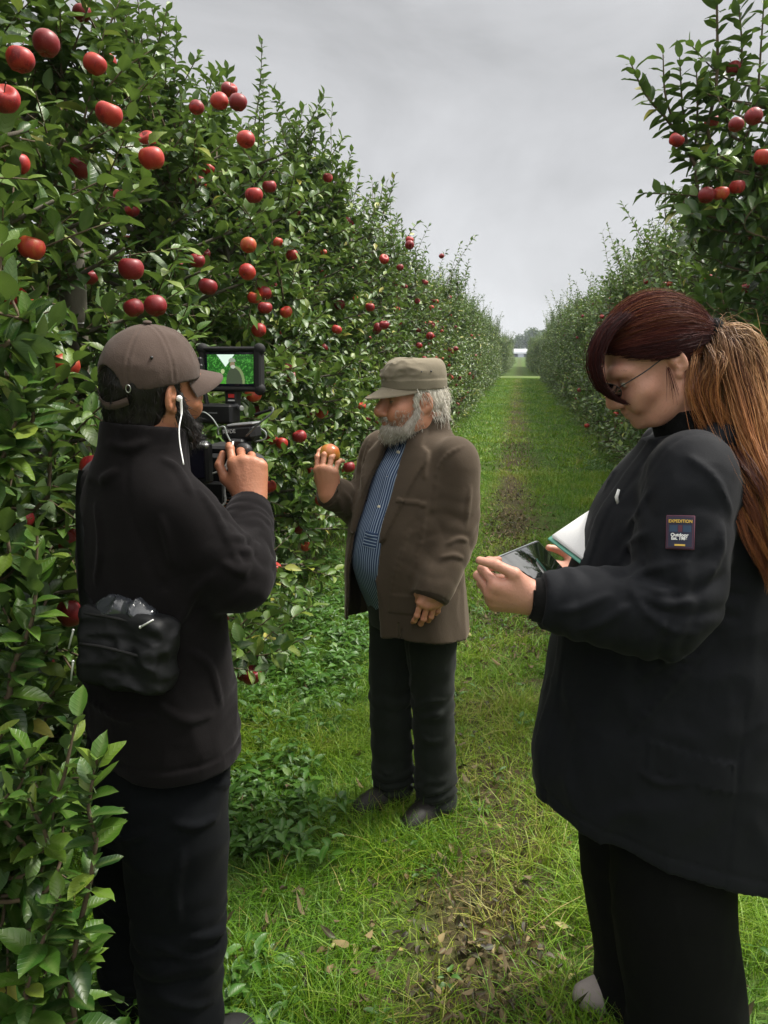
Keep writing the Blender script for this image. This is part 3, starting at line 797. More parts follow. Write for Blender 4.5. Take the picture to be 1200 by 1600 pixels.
        for ax in range(3):
            o = [(1, 2), (2, 0), (0, 1)][ax]
            A = [slice(None)] * 3; B = [slice(None)] * 3; A[ax] = slice(0, -1); B[ax] = slice(1, None)
            for q in o: A[q] = slice(1, -1); B[q] = slice(1, -1)
            s0, s1 = S[tuple(A)], S[tuple(B)]
            E = np.stack(np.nonzero(s0 != s1), 1); pos = s0[tuple(E.T)]
            for q in o: E[:, q] += 1
            def cell(d0, d1):
                F = E.copy(); F[:, o[0]] += d0; F[:, o[1]] += d1; return vid[tuple(F.T)]
            q = np.stack([cell(-1, -1), cell(0, -1), cell(0, 0), cell(-1, 0)], 1)
            q[~pos] = q[~pos][:, ::-1]; Q.append(q)
        Q = np.concatenate(Q); Q = Q[(Q >= 0).all(1)]
        for _ in range(relax):
            sm = np.zeros_like(V); n = np.zeros(len(V))
            for a in range(4):
                i, j = Q[:, a], Q[:, (a + 1) % 4]
                for ax in range(3): sm[:, ax] += np.bincount(i, V[j, ax], len(V)) + np.bincount(j, V[i, ax], len(V))
                n += np.bincount(i, minlength=len(V)) + np.bincount(j, minlength=len(V))
            V = V * 0.5 + 0.5 * sm / np.maximum(n, 1)[:, None]
        return V, Q

def poly_sd(P, x, z):
    """Signed distance in a plane to polygon P (negative inside)."""
    P = np.asarray(P, float); d = np.full(np.broadcast(x, z).shape, 1e9); s = np.ones_like(d)
    for i in range(len(P)):
        a, b = P[i], P[i - 1]; ex, ez = b - a; wx, wz = x - a[0], z - a[1]
        t = np.clip((wx * ex + wz * ez) / (ex * ex + ez * ez), 0, 1)
        d = np.minimum(d, (wx - ex * t) ** 2 + (wz - ez * t) ** 2)
        c1, c2, c3 = z >= a[1], z < b[1], ex * wz > ez * wx
        s = np.where((c1 & c2 & c3) | (~c1 & ~c2 & ~c3), -s, s)
    return s * np.sqrt(d)

def strands(mb, P, w, tint, m=0, sides=3, taper=0.25):
    """P: (N, K, 3) paths; w: width; tint (N,). Adds hair strands."""
    P = np.asarray(P, float); N, K, _ = P.shape
    T = unit(np.gradient(P, axis=1)); ref = unit(RNG.normal(0, 1, (N, 1, 3)))
    x = unit(np.cross(T, ref)); y = np.cross(T, x)
    r = 0.5 * np.broadcast_to(np.asarray(w, float).reshape(-1, 1), (N, 1)) * (1 - (1 - taper) * np.linspace(0, 1, K)[None] ** 2)
    an = np.arange(sides) / sides * 2 * np.pi
    V = P[:, :, None] + r[:, :, None, None] * (np.cos(an)[None, None, :, None] * x[:, :, None] + np.sin(an)[None, None, :, None] * y[:, :, None])
    A = np.zeros((N, K, sides, 3)); A[..., 2] = np.asarray(tint)[:, None, None]; A[..., 1] = np.linspace(0, 1, K)[None, :, None]
    i, j = np.meshgrid(np.arange(K - 1), np.arange(sides), indexing='ij'); i, j = i.ravel(), j.ravel(); j2 = (j + 1) % sides
    q = np.stack([i * sides + j, i * sides + j2, (i + 1) * sides + j2, (i + 1) * sides + j], 1)
    Q = (q[None] + (np.arange(N) * K * sides)[:, None, None]).reshape(-1, 4)
    mb.add(V.reshape(-1, 3), Q, None, m, A.reshape(-1, 3))

def press_folds(s, f, lines, amp=0.006, k=0.016):
    """Raises sharp cloth folds along lines given where the photo shows them, laid on the garment's own surface."""
    from mathutils.bvhtree import BVHTree
    V, Q = s.mesh(0); b = BVHTree.FromPolygons([Vector(v) for v in V], [tuple(int(i) for i in q) for q in Q]); e = f.fromC((0, 0, CAM_H))
    for ln in lines:
        P = spline(np.array(ln, float), 11); R = []
        for px, py in P:
            h = b.ray_cast(Vector(e), Vector(f.P(px, py, 1.0) - e))
            if h[0] is not None: R.append(np.array(h[0]))
        if len(R) < 4: continue
        n = len(R); t = np.linspace(0, 1, n); rr = amp * (0.35 + 0.65 * np.sin(np.pi * np.clip(t, 0.02, 0.98)))
        inn = unit(np.array(R) - e) * (rr * 0.35)[:, None]
        if np.linalg.norm(np.diff(np.array(R), axis=0), axis=1).max() > 0.12: continue
        s.chain(np.array(R) + inn, rr, None, k)

class Figure:
    def __init__(s, u, v, F):
        F = np.asarray(F, float); F /= np.linalg.norm(F); s.b = np.array([u, v, 0.0]); s.F = np.array([F[0], F[1], 0]); s.R = np.array([F[1], -F[0], 0])
        s.rz = math.atan2(-F[0], F[1]) + YAW
    def fromC(s, c): d = np.asarray(c, float) - s.b; return np.array([d @ s.R, d @ s.F, d[2]])
    def dirC(s, c): c = np.asarray(c, float); return np.array([c @ s.R, c @ s.F, c[2]])
    def P(s, px, py, v): return s.fromC(camC(px, py, v))
    def place(s, o): w = C2W(s.b); o.location = (w[0], w[1], 0); o.rotation_euler.z = s.rz; return o
    def world(s, p): return C2W(s.b + p[0] * s.R + p[1] * s.F + np.array([0, 0, p[2]]))

def rot(yaw=0, pitch=0, roll=0):
    """Head rotation in a figure's frame: yaw left +, pitch down +, roll."""
    return np.array((Matrix.Rotation(yaw, 3, 'Z') @ Matrix.Rotation(-pitch, 3, 'X') @ Matrix.Rotation(roll, 3, 'Y')))

def head_solid(nose=1.0, cheek=1.0, jaw=1.0, neck_to=(0, -0.06, -0.2), neck_r=(0.056, 0.066), smile=0.0, ears=1.0, w=1.0):
    """Head in its own frame: x to its right, y forward, z up, origin between the eyes' level and the ears."""
    s = Solid((-0.13, -0.17, -0.26), (0.13, 0.16, 0.15), 0.003)
    s.ell((0, -0.014, 0.032), (0.075 * w, 0.094, 0.086), 0)
    s.ell((0, 0.028, -0.025), (0.062 * w, 0.062, 0.085), 0.03)
    s.ell((0, 0.036, -0.078), (0.048 * w * jaw, 0.048, 0.034), 0.03)
    s.ell((0, 0.078, -0.1), (0.020, 0.016, 0.016), 0.025)
    for q in (-1, 1):
        s.chain([(q * 0.058 * jaw, -0.005, -0.045), (q * 0.052 * jaw, 0.01, -0.082), (q * 0.03, 0.055, -0.103)], [0.018, 0.018, 0.016], 5, 0.025)
        s.chain([(q * 0.048, 0.066, 0.012), (q * 0.03, 0.083, 0.02), (q * 0.008, 0.09, 0.014)], [0.008, 0.009, 0.008], 5, 0.018)      # brow
        s.ell((q * 0.046, 0.058, -0.034), (0.022 * cheek, 0.024 * cheek, 0.021 * cheek), 0.025)
        s.ell((q * 0.034, 0.082, -0.05), (0.017 * cheek, 0.013, 0.02), 0.022)
        s.ell((q * 0.031, 0.094, -0.002), (0.016, 0.014, 0.011), 0.012, 'cut')          # eye hollow
        s.ell((q * 0.031, 0.0765, -0.002), (0.0135, 0.0135, 0.0135), 0.004)             # lids over the eyeball
        s.chain([(q * 0.043, 0.083, -0.003), (q * 0.031, 0.0925, -0.0035), (q * 0.02, 0.088, -0.004)], [0.0014, 0.0022, 0.0014], 5, 0.001, 'cut')   # eye slit
        s.ell((q * 0.0125, 0.1005, -0.046), (0.009 * nose, 0.011, 0.0075), 0.007)      # nostril wing
    s.chain([(0, 0.088, 0.008), (0, 0.101, -0.015), (0, 0.113 * (0.9 + 0.1 * nose), -0.036)], [0.0075, 0.0085 * nose, 0.0115 * nose], 6, 0.014)
    s.ell((0, 0.1135, -0.0385), (0.0125 * nose, 0.012 * nose, 0.0115 * nose), 0.008)
    for q in (-1, 1): s.ell((q * 0.006, 0.106, -0.053), (0.0035, 0.005, 0.003), 0.002, 'cut')
    up = 0.006 * smile
    s.chain([(-0.026, 0.079, -0.0675 + up), (-0.01, 0.0935, -0.065), (0, 0.0955, -0.0665), (0.01, 0.0935, -0.065), (0.026, 0.079, -0.0675 + up)], [0.003, 0.0058, 0.005, 0.0058, 0.003], 9, 0.006)
    s.chain([(-0.022, 0.079, -0.073 + up), (0, 0.0935, -0.0765), (0.022, 0.079, -0.073 + up)], [0.003, 0.0068, 0.003], 7, 0.006)
    s.chain([(-0.027, 0.085, -0.0695 + up), (0, 0.1, -0.0712), (0.027, 0.085, -0.0695 + up)], [0.001, 0.0016, 0.001], 7, 0.002, 'cut')
    nt = np.asarray(neck_to, float)
    s.chain([(0, -0.028, -0.03), (0, -0.03, -0.08), nt * 0.7 + np.array([0, -0.03, -0.05]) * 0.3, nt], [neck_r[0], neck_r[0], neck_r[0] * 1.02, neck_r[1]], 7, 0.025)
    for q in (-1, 1):                               # ears
        M = rot(0, 0, 0) @ np.array(Matrix.Rotation(q * rad(24), 3, 'Z')) @ np.array(Matrix.Rotation(rad(-10), 3, 'X'))
        c = np.array([q * 0.0795 * w, -0.016, -0.008])
        s.ell(c, (0.0085, 0.0185 * ears, 0.0315 * ears), 0.006, 'add', M)
        s.ell(c + np.array([q * 0.0085, 0.002, 0.003]), (0.0055, 0.0112, 0.02), 0.004, 'cut', M)
        s.ell(c + np.array([q * 0.002, 0.004, -0.004]), (0.005, 0.006, 0.009), 0.005, 'add', M)
        s.ell(c + np.array([q * 0.009, 0.002, -0.009]), (0.006, 0.006, 0.007), 0.003, 'cut', M)
        s.ell(c + np.array([-q * 0.002, 0.008, -0.028]), (0.0065, 0.0085, 0.009), 0.006)
    return s

def hand_mesh(curls, thumb, spread=0.05, h=0.0018, arm=0.09):
    """Hand in its own frame: origin wrist, +y to the fingers, +x thumb side, +z back of the hand. curls: per finger (knuckle, middle, end) degrees."""
    s = Solid((-0.085, -arm - 0.03, -0.12), (0.10, 0.22, 0.06), h)
    mcp = [(0.031, 0.090, 0.001), (0.009, 0.095, 0.004), (-0.013, 0.090, 0.002), (-0.032, 0.080, -0.003)]
    lens = [(0.043, 0.026, 0.021), (0.047, 0.030, 0.022), (0.043, 0.028, 0.022), (0.034, 0.021, 0.020)]
    rr = [(0.0100, 0.0088, 0.0080, 0.0066), (0.0102, 0.009, 0.0081, 0.0067), (0.0098, 0.0086, 0.0077, 0.0064), (0.0086, 0.0075, 0.0068, 0.0057)]
    s.chain([(0, -arm, 0), (0, -arm * 0.33, 0), (0, 0.004, 0)], [0.0235 + 0.07 * arm, 0.0245, 0.0235], 5, 0.01)
    for i, m in enumerate(mcp):
        m = np.array(m); s.cap((m[0] * 0.55, 0.012, 0), m, 0.0155, 0.0125, 0.022)
        s.ell(m + np.array([0, 0, 0.003]), (0.0105, 0.011, 0.010), 0.008)
        s.cap(m + np.array([0, 0, 0.004]), (m[0] * 0.4, 0.03, 0.010), 0.003, 0.003, 0.012)    # tendon
    s.cap((0.006, 0.03, -0.006), (-0.006, 0.072, -0.005), 0.018, 0.015, 0.02)
    s.cap((0.016, 0.022, -0.008), (0.036, 0.052, -0.012), 0.0165, 0.0135, 0.018)              # ball of the thumb
    s.cap((-0.02, 0.02, -0.007), (-0.028, 0.06, -0.008), 0.0135, 0.012, 0.016)
    tips = []
    for i in range(4):
        p = np.array(mcp[i]); a = 0; sx = (1.3 - i) * spread
        for j in range(3):
            a += rad(curls[i][j]); d = np.array([math.sin(sx) * math.cos(a), math.cos(sx) * math.cos(a), -math.sin(a)])
            q = p + d * lens[i][j]; s.cap(p, q, rr[i][j], rr[i][j + 1], 0.004)
            if j < 2: s.ell(q + np.array([0, 0, 0.0008]), rr[i][j + 1] * 1.06, 0.004)
            p = q
        tips.append(p)
    P = [np.array(x, float) for x in thumb]
    s.cap(P[0], P[1], 0.0145, 0.0118, 0.012); s.cap(P[1], P[2], 0.0112, 0.0098, 0.005); s.cap(P[2], P[3], 0.0102, 0.0078, 0.004)
    return s.mesh(1)

def put(VQ, o, X, Y, Z):
    """Place a mesh made in a local frame; flips faces where the frame is mirrored."""
    V, Q = VQ; M = np.stack([unit(np.asarray(a, float)) for a in (X, Y, Z)], 1); W = V @ M.T + np.asarray(o)
    return W, (Q if np.linalg.det(M) > 0 else Q[:, ::-1])
def frame(y, z):
    y = unit(np.asarray(y, float)); z = np.asarray(z, float); z = unit(z - y * (z @ y)); return y, z

def merge(*VQ):
    mb = MB()
    for V, Q in VQ: mb.add(V, Q)
    return mb

# ------------------------------------------------------------------ materials of people
def cloth(name, a, b, rough=0.85, sheen=0.0, fine=420, bump=0.25, spec=0.25, sheen_tint=(1, 1, 1)):
    m = NT(name); o = m.obj()
    f = m.noise(o, fine, 2); g = m.noise(o, 9, 4, 0.6)
    c = m.mix(m.math('MULTIPLY', m.math('ADD', f, g), 0.5), a, b)
    m.p(Base_Color=c, Roughness=rough); m.b.inputs['Specular IOR Level'].default_value = spec
    m.b.inputs['Sheen Weight'].default_value = sheen * 0.6; m.b.inputs['Sheen Roughness'].default_value = 0.45; m.b.inputs['Sheen Tint'].default_value = (*sheen_tint, 1)
    h = m.math('ADD', m.math('MULTIPLY', f, 0.5), m.noise(o, 38, 3)); m.bump(h, bump, 0.004)
    return m.mat
def skin(name, base, red, rough=0.5):
    m = NT(name); o = m.obj()
    g = m.noise(o, 28, 4, 0.6); f = m.noise(o, 210, 3); big = m.noise(o, 11, 2)
    c = m.mix(m.math('MULTIPLY', big, 0.9), base, red); fk = m.noise(o, 330, 2); c = m.mix(m.n('ShaderNodeMapRange', {'Value': fk, 'From Min': 0.62, 'From Max': 0.72, 'To Min': 0.0, 'To Max': 0.4}).outputs[0], c, m.mix(1.0, c, (0.62, 0.45, 0.36), 'MULTIPLY')); c = m.mix(m.math('MULTIPLY', g, 0.5), c, m.mix(1.0, c, (0.8, 0.68, 0.6), 'MULTIPLY'))
    m.p(Base_Color=c, Roughness=rough); m.b.inputs['Specular IOR Level'].default_value = 0.45
    m.b.inputs['Subsurface Weight'].default_value = 0.12; m.b.inputs['Subsurface Radius'].default_value = (0.012, 0.004, 0.002); m.b.inputs['Subsurface Scale'].default_value = 0.6
    m.bump(m.math('ADD', f, g), 0.22, 0.003)
    return m.mat
def hair(name, stops, rough=0.42, spec=0.4):
    m = NT(name); lf = m.sep(m.attr('lf')); c = m.ramp(lf[2], stops)
    m.p(Base_Color=c, Roughness=rough); m.b.inputs['Specular IOR Level'].default_value = spec
    return m.mat
EYE = plain('eye_white', (0.55, 0.5, 0.46), 0.15, 0.6, var=0.1)
BLACKP = plain('black_plastic', (0.012, 0.012, 0.013), 0.42, 0.5, var=0.2)
RUBBER = plain('black_rubber', (0.010, 0.010, 0.010), 0.75, 0.3, var=0.2)
METAL = plain('dull_metal', (0.5, 0.5, 0.5), 0.35, 0.5, 0.9, var=0.1)
WHITEP = plain('white_plastic', (0.75, 0.75, 0.74), 0.35, 0.5, var=0.04)
# ================================================================== far trees, farm shed, posts, near shoots, the apples one can pick out
RNG = np.random.default_rng(25)
def far_tree(px, v, h, w, label, seed):
    global RNG
    RNG = np.random.default_rng(seed); p = pixW(px, 548, v); t = empty('deciduous_tree', (p[0], p[1], 0)); tag(t, label, 'tree', 'far trees beyond the farm shed')
    mb = MB(); mb.tube([(0, 0, 0), (0.1, 0, h * 0.3), (0, 0.1, h * 0.6)], [0.45, 0.35, 0.18], 8)
    for k in range(9):
        a = RNG.uniform(0, 6.28); mb.tube([(0, 0, h * 0.28), (math.cos(a) * w * 0.22, math.sin(a) * w * 0.22, h * 0.5), (math.cos(a) * w * 0.36, math.sin(a) * w * 0.36, h * 0.68)], [0.2, 0.13, 0.05], 5)
    mb.build('trunk', BARK, t)
    n = 4200; P = []
    for k in range(26):
        c = unit(RNG.normal(0, 1, 3)) * RNG.uniform(0.3, 0.85); c = c * [w / 2, w / 2, h * 0.36] + [0, 0, h * 0.6]; r = RNG.uniform(0.10, 0.2) * w
        q = unit(RNG.normal(0, 1, (n // 26, 3))) * (RNG.random((n // 26, 1)) ** 0.4) * r * [1, 1, 0.8] + c; P.append(q)
    P = np.concatenate(P); mb = MB(); leaves_mesh(mb, P, RNG.normal(0, 1, P.shape), RNG.normal(0, 0.6, P.shape) + [0, 0, 1], RNG.uniform(0.4, 0.85, len(P)), np.clip(0.45 + 0.3 * vnoise(P[:, 0] * 0.3, P[:, 1] * 0.3, P[:, 2] * 0.3) + RNG.normal(0, 0.1, len(P)), 0, 1), False, wide=1.5)
    mb.build('crown', FARLEAF, t, attr='lf')
far_tree(830, 255, 9.2, 10.0, 'tallest rounded tree on the skyline beyond the farm shed', 1)
far_tree(858, 262, 8.6, 9.0, 'rounded tree on the skyline nearest the woman\'s row of apple trees', 2)
far_tree(806, 268, 5.2, 7.0, 'low dark tree on the skyline above the pale shed roof', 3)
far_tree(790, 275, 4.2, 7.0, 'low tree on the skyline half hidden by the old man\'s row', 4)
RNG = np.random.default_rng(26)
p = pixW(812, 548, 215); shed = empty('farm_shed', (p[0], p[1], 0), 0.1); tag(shed, 'low farm shed with a pale roof where the alley ends', 'shed')
mb = MB(); mb.box((0, 0, 0.55), (14, 7, 1.5)); mb.build('wall', plain('shed_wall', (0.16, 0.19, 0.22), 0.8), shed)
mb = MB(); mb.add([(-7.4, -3.9, 1.0), (7.4, -3.9, 1.0), (7.4, 0, 2.15), (-7.4, 0, 2.15), (-7.4, 3.9, 1.0), (7.4, 3.9, 1.0)], [(0, 1, 2, 3), (3, 2, 5, 4)]); mb.add(np.array([(-7.4, -3.9, 1.0), (7.4, -3.9, 1.0), (7.4, 0, 2.15), (-7.4, 0, 2.15), (-7.4, 3.9, 1.0), (7.4, 3.9, 1.0)]) - [0, 0, 0.15], [(3, 2, 1, 0), (4, 5, 2, 3)]); mb.add([(-7.4, -3.9, 1.0), (7.4, -3.9, 1.0), (7.4, -3.9, 0.85), (-7.4, -3.9, 0.85)], [(3, 2, 1, 0)])
mb.build('roof', plain('pale_roof', (0.38, 0.40, 0.42), 0.6, 0.3, var=0.08, scale=2), shed, smooth=False)
for x in (-4.5, -1.5, 1.5, 4.5):
    mb = MB(); mb.box((x, -3.53, 0.45), (1.5, 0.08, 0.9)); mb.build('door', plain('shed_door', (0.07, 0.08, 0.09), 0.7), shed)

def post(x, y, h, label, g='trellis posts in the apple rows'):
    t = tag(empty('wooden_post', (x, y, 0)), label, 'post', g); mb = MB(); k = RNG.normal(0, 0.006, (9, 3)); z = np.linspace(-0.1, h, 9)
    mb.tube(np.stack([k[:, 0], k[:, 1], z], 1), [0.048] * 8 + [0.043], 14); mb.build('timber', POSTW, t)
    for zz in (1.0, 1.75):
        mb = MB(); a = np.linspace(0, 2 * np.pi, 15); mb.tube(np.stack([0.05 * np.cos(a), 0.05 * np.sin(a), zz + 0.004 * np.sin(a)], 1), 0.0022, 5, False); mb.build('wire_tie', METAL, t)
post(-1.62, 2.80, 2.12, 'weathered wooden post standing in the leaves above the cameraman\'s cap', None)
for y in (9.2, 17.0, 25, 33, 41): post(ROW_L, y + 0.5, 2.6, 'wooden trellis post buried in the row behind the old man')
for y in (9.7, 17.5, 25, 33, 41): post(ROW_R, y + 0.5, 2.6, 'wooden trellis post buried in the row beside the woman\'s face', 'trellis posts in the row beside the woman')

def nearest(p, xs):
    c = [t for t in TREES if abs(t.location.x - xs) < 0.4]; return min(c, key=lambda t: (t.location.x - p[0]) ** 2 + (t.location.y - p[1]) ** 2)
def to_local(t, p):
    M = Matrix.LocRotScale(t.location, t.rotation_euler, t.scale); return M.inverted() @ Vector(p)
def pick(lst, xs):
    for px, py, d in lst:
        v = 0.0712 * F_PX / d; p = pixW(px, py, v)
        t = nearest(p, xs); a = obj('apple', APPLES[int(RNG.integers(0, 5))], t, to_local(t, p)); s = RNG.uniform(0.80, 0.97)
        a.scale = tuple(s / q for q in t.scale); a.rotation_euler = (RNG.normal(0, 0.45), RNG.normal(0, 0.45), RNG.uniform(0, 6.28))
pick([(32, 93, 44), (8, 155, 42), (72, 68, 38), (128, 20, 30), (148, 100, 33), (168, 97, 28), (170, 178, 45), (230, 218, 26), (237, 247, 36), (307, 168, 25), (343, 158, 26), (358, 140, 23), (372, 160, 28), (384, 218, 27), (397, 305, 27), (205, 420, 36), (243, 478, 37), (209, 481, 34), (283, 420, 22), (308, 407, 25), (388, 383, 26), (386, 425, 25), (397, 465, 23), (414, 481, 25), (432, 378, 20),
      (45, 655, 40), (68, 570, 24), (30, 465, 34), (12, 590, 32), (600, 405, 16), (526, 515, 18), (490, 523, 15), (600, 508, 17), (456, 590, 19), (468, 682, 22), (545, 730, 20), (428, 888, 23), (578, 480, 14), (640, 383, 14), (625, 418, 13), (672, 525, 12), (590, 512, 15), (640, 375, 12), (655, 540, 11), (6, 985, 34), (712, 545, 9), (690, 400, 9)], ROW_L)
pick([(1147, 107, 23), (1178, 182, 27), (1150, 195, 26), (1192, 245, 25), (1057, 219, 24), (1112, 190, 22), (1104, 305, 25), (1127, 302, 25), (1152, 292, 25), (1100, 265, 23), (1122, 278, 21), (1110, 437, 20), (1170, 372, 20), (1010, 440, 10), (1060, 640, 16)], ROW_R)

def shoots_near(tree, paths, name='branch'):
    """Leafy shoots that reach out of a near tree; paths are in world coordinates."""
    S = Sprays(True)
    for P, r, size, gap in paths:
        P = spline(np.array([to_local(tree, p)[:] for p in P]), 12); S.shoot(P, r, 0.0025, gap, size, spread=0.95, tint=0.36, tv=0.2)
    me = S.emit(None, None, None); o = obj(name, me, tree)
T1 = nearest((-1.74, 1.2), ROW_L)
W = lambda *a: pixW(*a)
shoots_near(T1, [([(-1.5, 1.0, 0.25), W(60, 1640, 1.25), W(110, 1500, 1.24), W(150, 1330, 1.22), W(138, 1270, 1.22), W(152, 1185, 1.22)], 0.007, 0.078, 0.020),
                 ([(-1.5, 1.0, 0.2), W(0, 1620, 1.2), W(40, 1540, 1.18), W(75, 1450, 1.18), W(95, 1400, 1.18)], 0.006, 0.085, 0.019),
                 ([(-1.5, 1.1, 0.2), W(70, 1640, 1.3), W(90, 1560, 1.28), W(140, 1480, 1.25)], 0.006, 0.085, 0.02),
                 ([(-1.5, 1.1, 0.6), W(-40, 1300, 1.35), W(20, 1250, 1.3), W(45, 1180, 1.3)], 0.006, 0.08, 0.018)])
T2 = nearest((-1.74, 1.8), ROW_L)
shoots_near(T2, [([(-1.6, 1.6, 0.7), W(-20, 1120, 1.45), W(20, 1040, 1.42), W(52, 960, 1.42), W(58, 830, 1.42)], 0.008, 0.08, 0.018),
                 ([(-1.6, 1.7, 1.0), W(-30, 760, 1.5), W(10, 700, 1.45), W(40, 600, 1.45)], 0.007, 0.08, 0.017),
                 ([(-1.6, 1.7, 1.3), W(-20, 560, 1.5), W(30, 545, 1.5), W(75, 520, 1.55)], 0.007, 0.08, 0.017),
                 ([(-1.6, 1.7, 0.6), W(-30, 1200, 1.5), W(40, 1130, 1.5), W(85, 1080, 1.52)], 0.007, 0.08, 0.018),
                 ([(-1.6, 1.7, 1.4), W(40, 800, 1.75), W(80, 700, 1.75), W(100, 640, 1.8)], 0.007, 0.08, 0.018)])
# bough of the tall tree behind the woman that leans out over the alley
T3 = min((t for t in TREES if abs(t.location.x - ROW_R) < 0.4), key=lambda t: abs(t.location.y - 4.3))
def R3(px, py, v=None): return pixW(px, py, v or 3.85)
shoots_near(T3, [([(1.7, 4.35, 2.3), R3(1120, 330), R3(1085, 250), R3(1045, 190), R3(1010, 150), R3(984, 95)], 0.014, 0.104, 0.024),
                 ([R3(1060, 210), R3(1040, 150), R3(1036, 85)], 0.007, 0.104, 0.022), ([R3(1075, 235), R3(1066, 160), R3(1062, 90)], 0.007, 0.104, 0.020), ([R3(1085, 250), R3(1090, 170), R3(1088, 100)], 0.007, 0.104, 0.02),
                 ([(1.7, 4.35, 2.5), R3(1125, 250), R3(1122, 120), R3(1120, 0), R3(1118, -60)], 0.012, 0.104, 0.022), ([(1.7, 4.35, 2.5), R3(1150, 220), R3(1160, 90), R3(1150, -30)], 0.010, 0.104, 0.022),
                 ([R3(1110, 310), R3(1080, 300), R3(1060, 330), R3(1050, 300)], 0.007, 0.104, 0.02), ([R3(1150, 330), R3(1110, 290), R3(1090, 240)], 0.007, 0.104, 0.02), ([R3(1150, 250), R3(1180, 170), R3(1190, 60), R3(1195, -20)], 0.008, 0.104, 0.022)])

P3 = []
RNG = np.random.default_rng(33)
for k in range(64):
    px, py = RNG.uniform(1085, 1250), RNG.uniform(120, 520); px += max(0, (330 - py)) * 0.10; v = RNG.uniform(3.6, 4.2)
    a = pixW(px, py, v); b = a + np.array([RNG.normal(-0.02, 0.10), RNG.normal(0, 0.10), RNG.uniform(-0.05, 0.2)]); c = a * 0.6 + np.array([1.7, 4.35, a[2] - 0.12]) * 0.4
    P3.append(([c, a, b], 0.006, 0.098, 0.020))
shoots_near(T3, P3)

RNG = np.random.default_rng(35); P1 = []
for k in range(46):
    px, py, v = RNG.uniform(-70, 62), RNG.uniform(1150, 1660), RNG.uniform(1.30, 1.62); a = pixW(px, py, v); a[2] = max(a[2], 0.06)
    b = a + np.array([RNG.normal(0.0, 0.05), RNG.normal(0, 0.07), RNG.uniform(0.05, 0.2)]); c = a * 0.5 + np.array([-1.5, 1.25, max(0.08, a[2] - 0.12)]) * 0.5
    P1.append(([c, a, b], 0.006, 0.084, 0.020))
shoots_near(T1, P1)
P1 = []
for k in range(34):
    px, py, v = RNG.uniform(-70, 58), RNG.uniform(480, 1080), RNG.uniform(1.5, 1.8); a = pixW(px, py, v)
    b = a + np.array([RNG.normal(0.0, 0.05), RNG.normal(0, 0.07), RNG.uniform(0.03, 0.2)]); c = a * 0.5 + np.array([-1.6, 1.8, a[2] - 0.1]) * 0.5
    P1.append(([c, a, b], 0.006, 0.084, 0.020))
shoots_near(T2, P1)
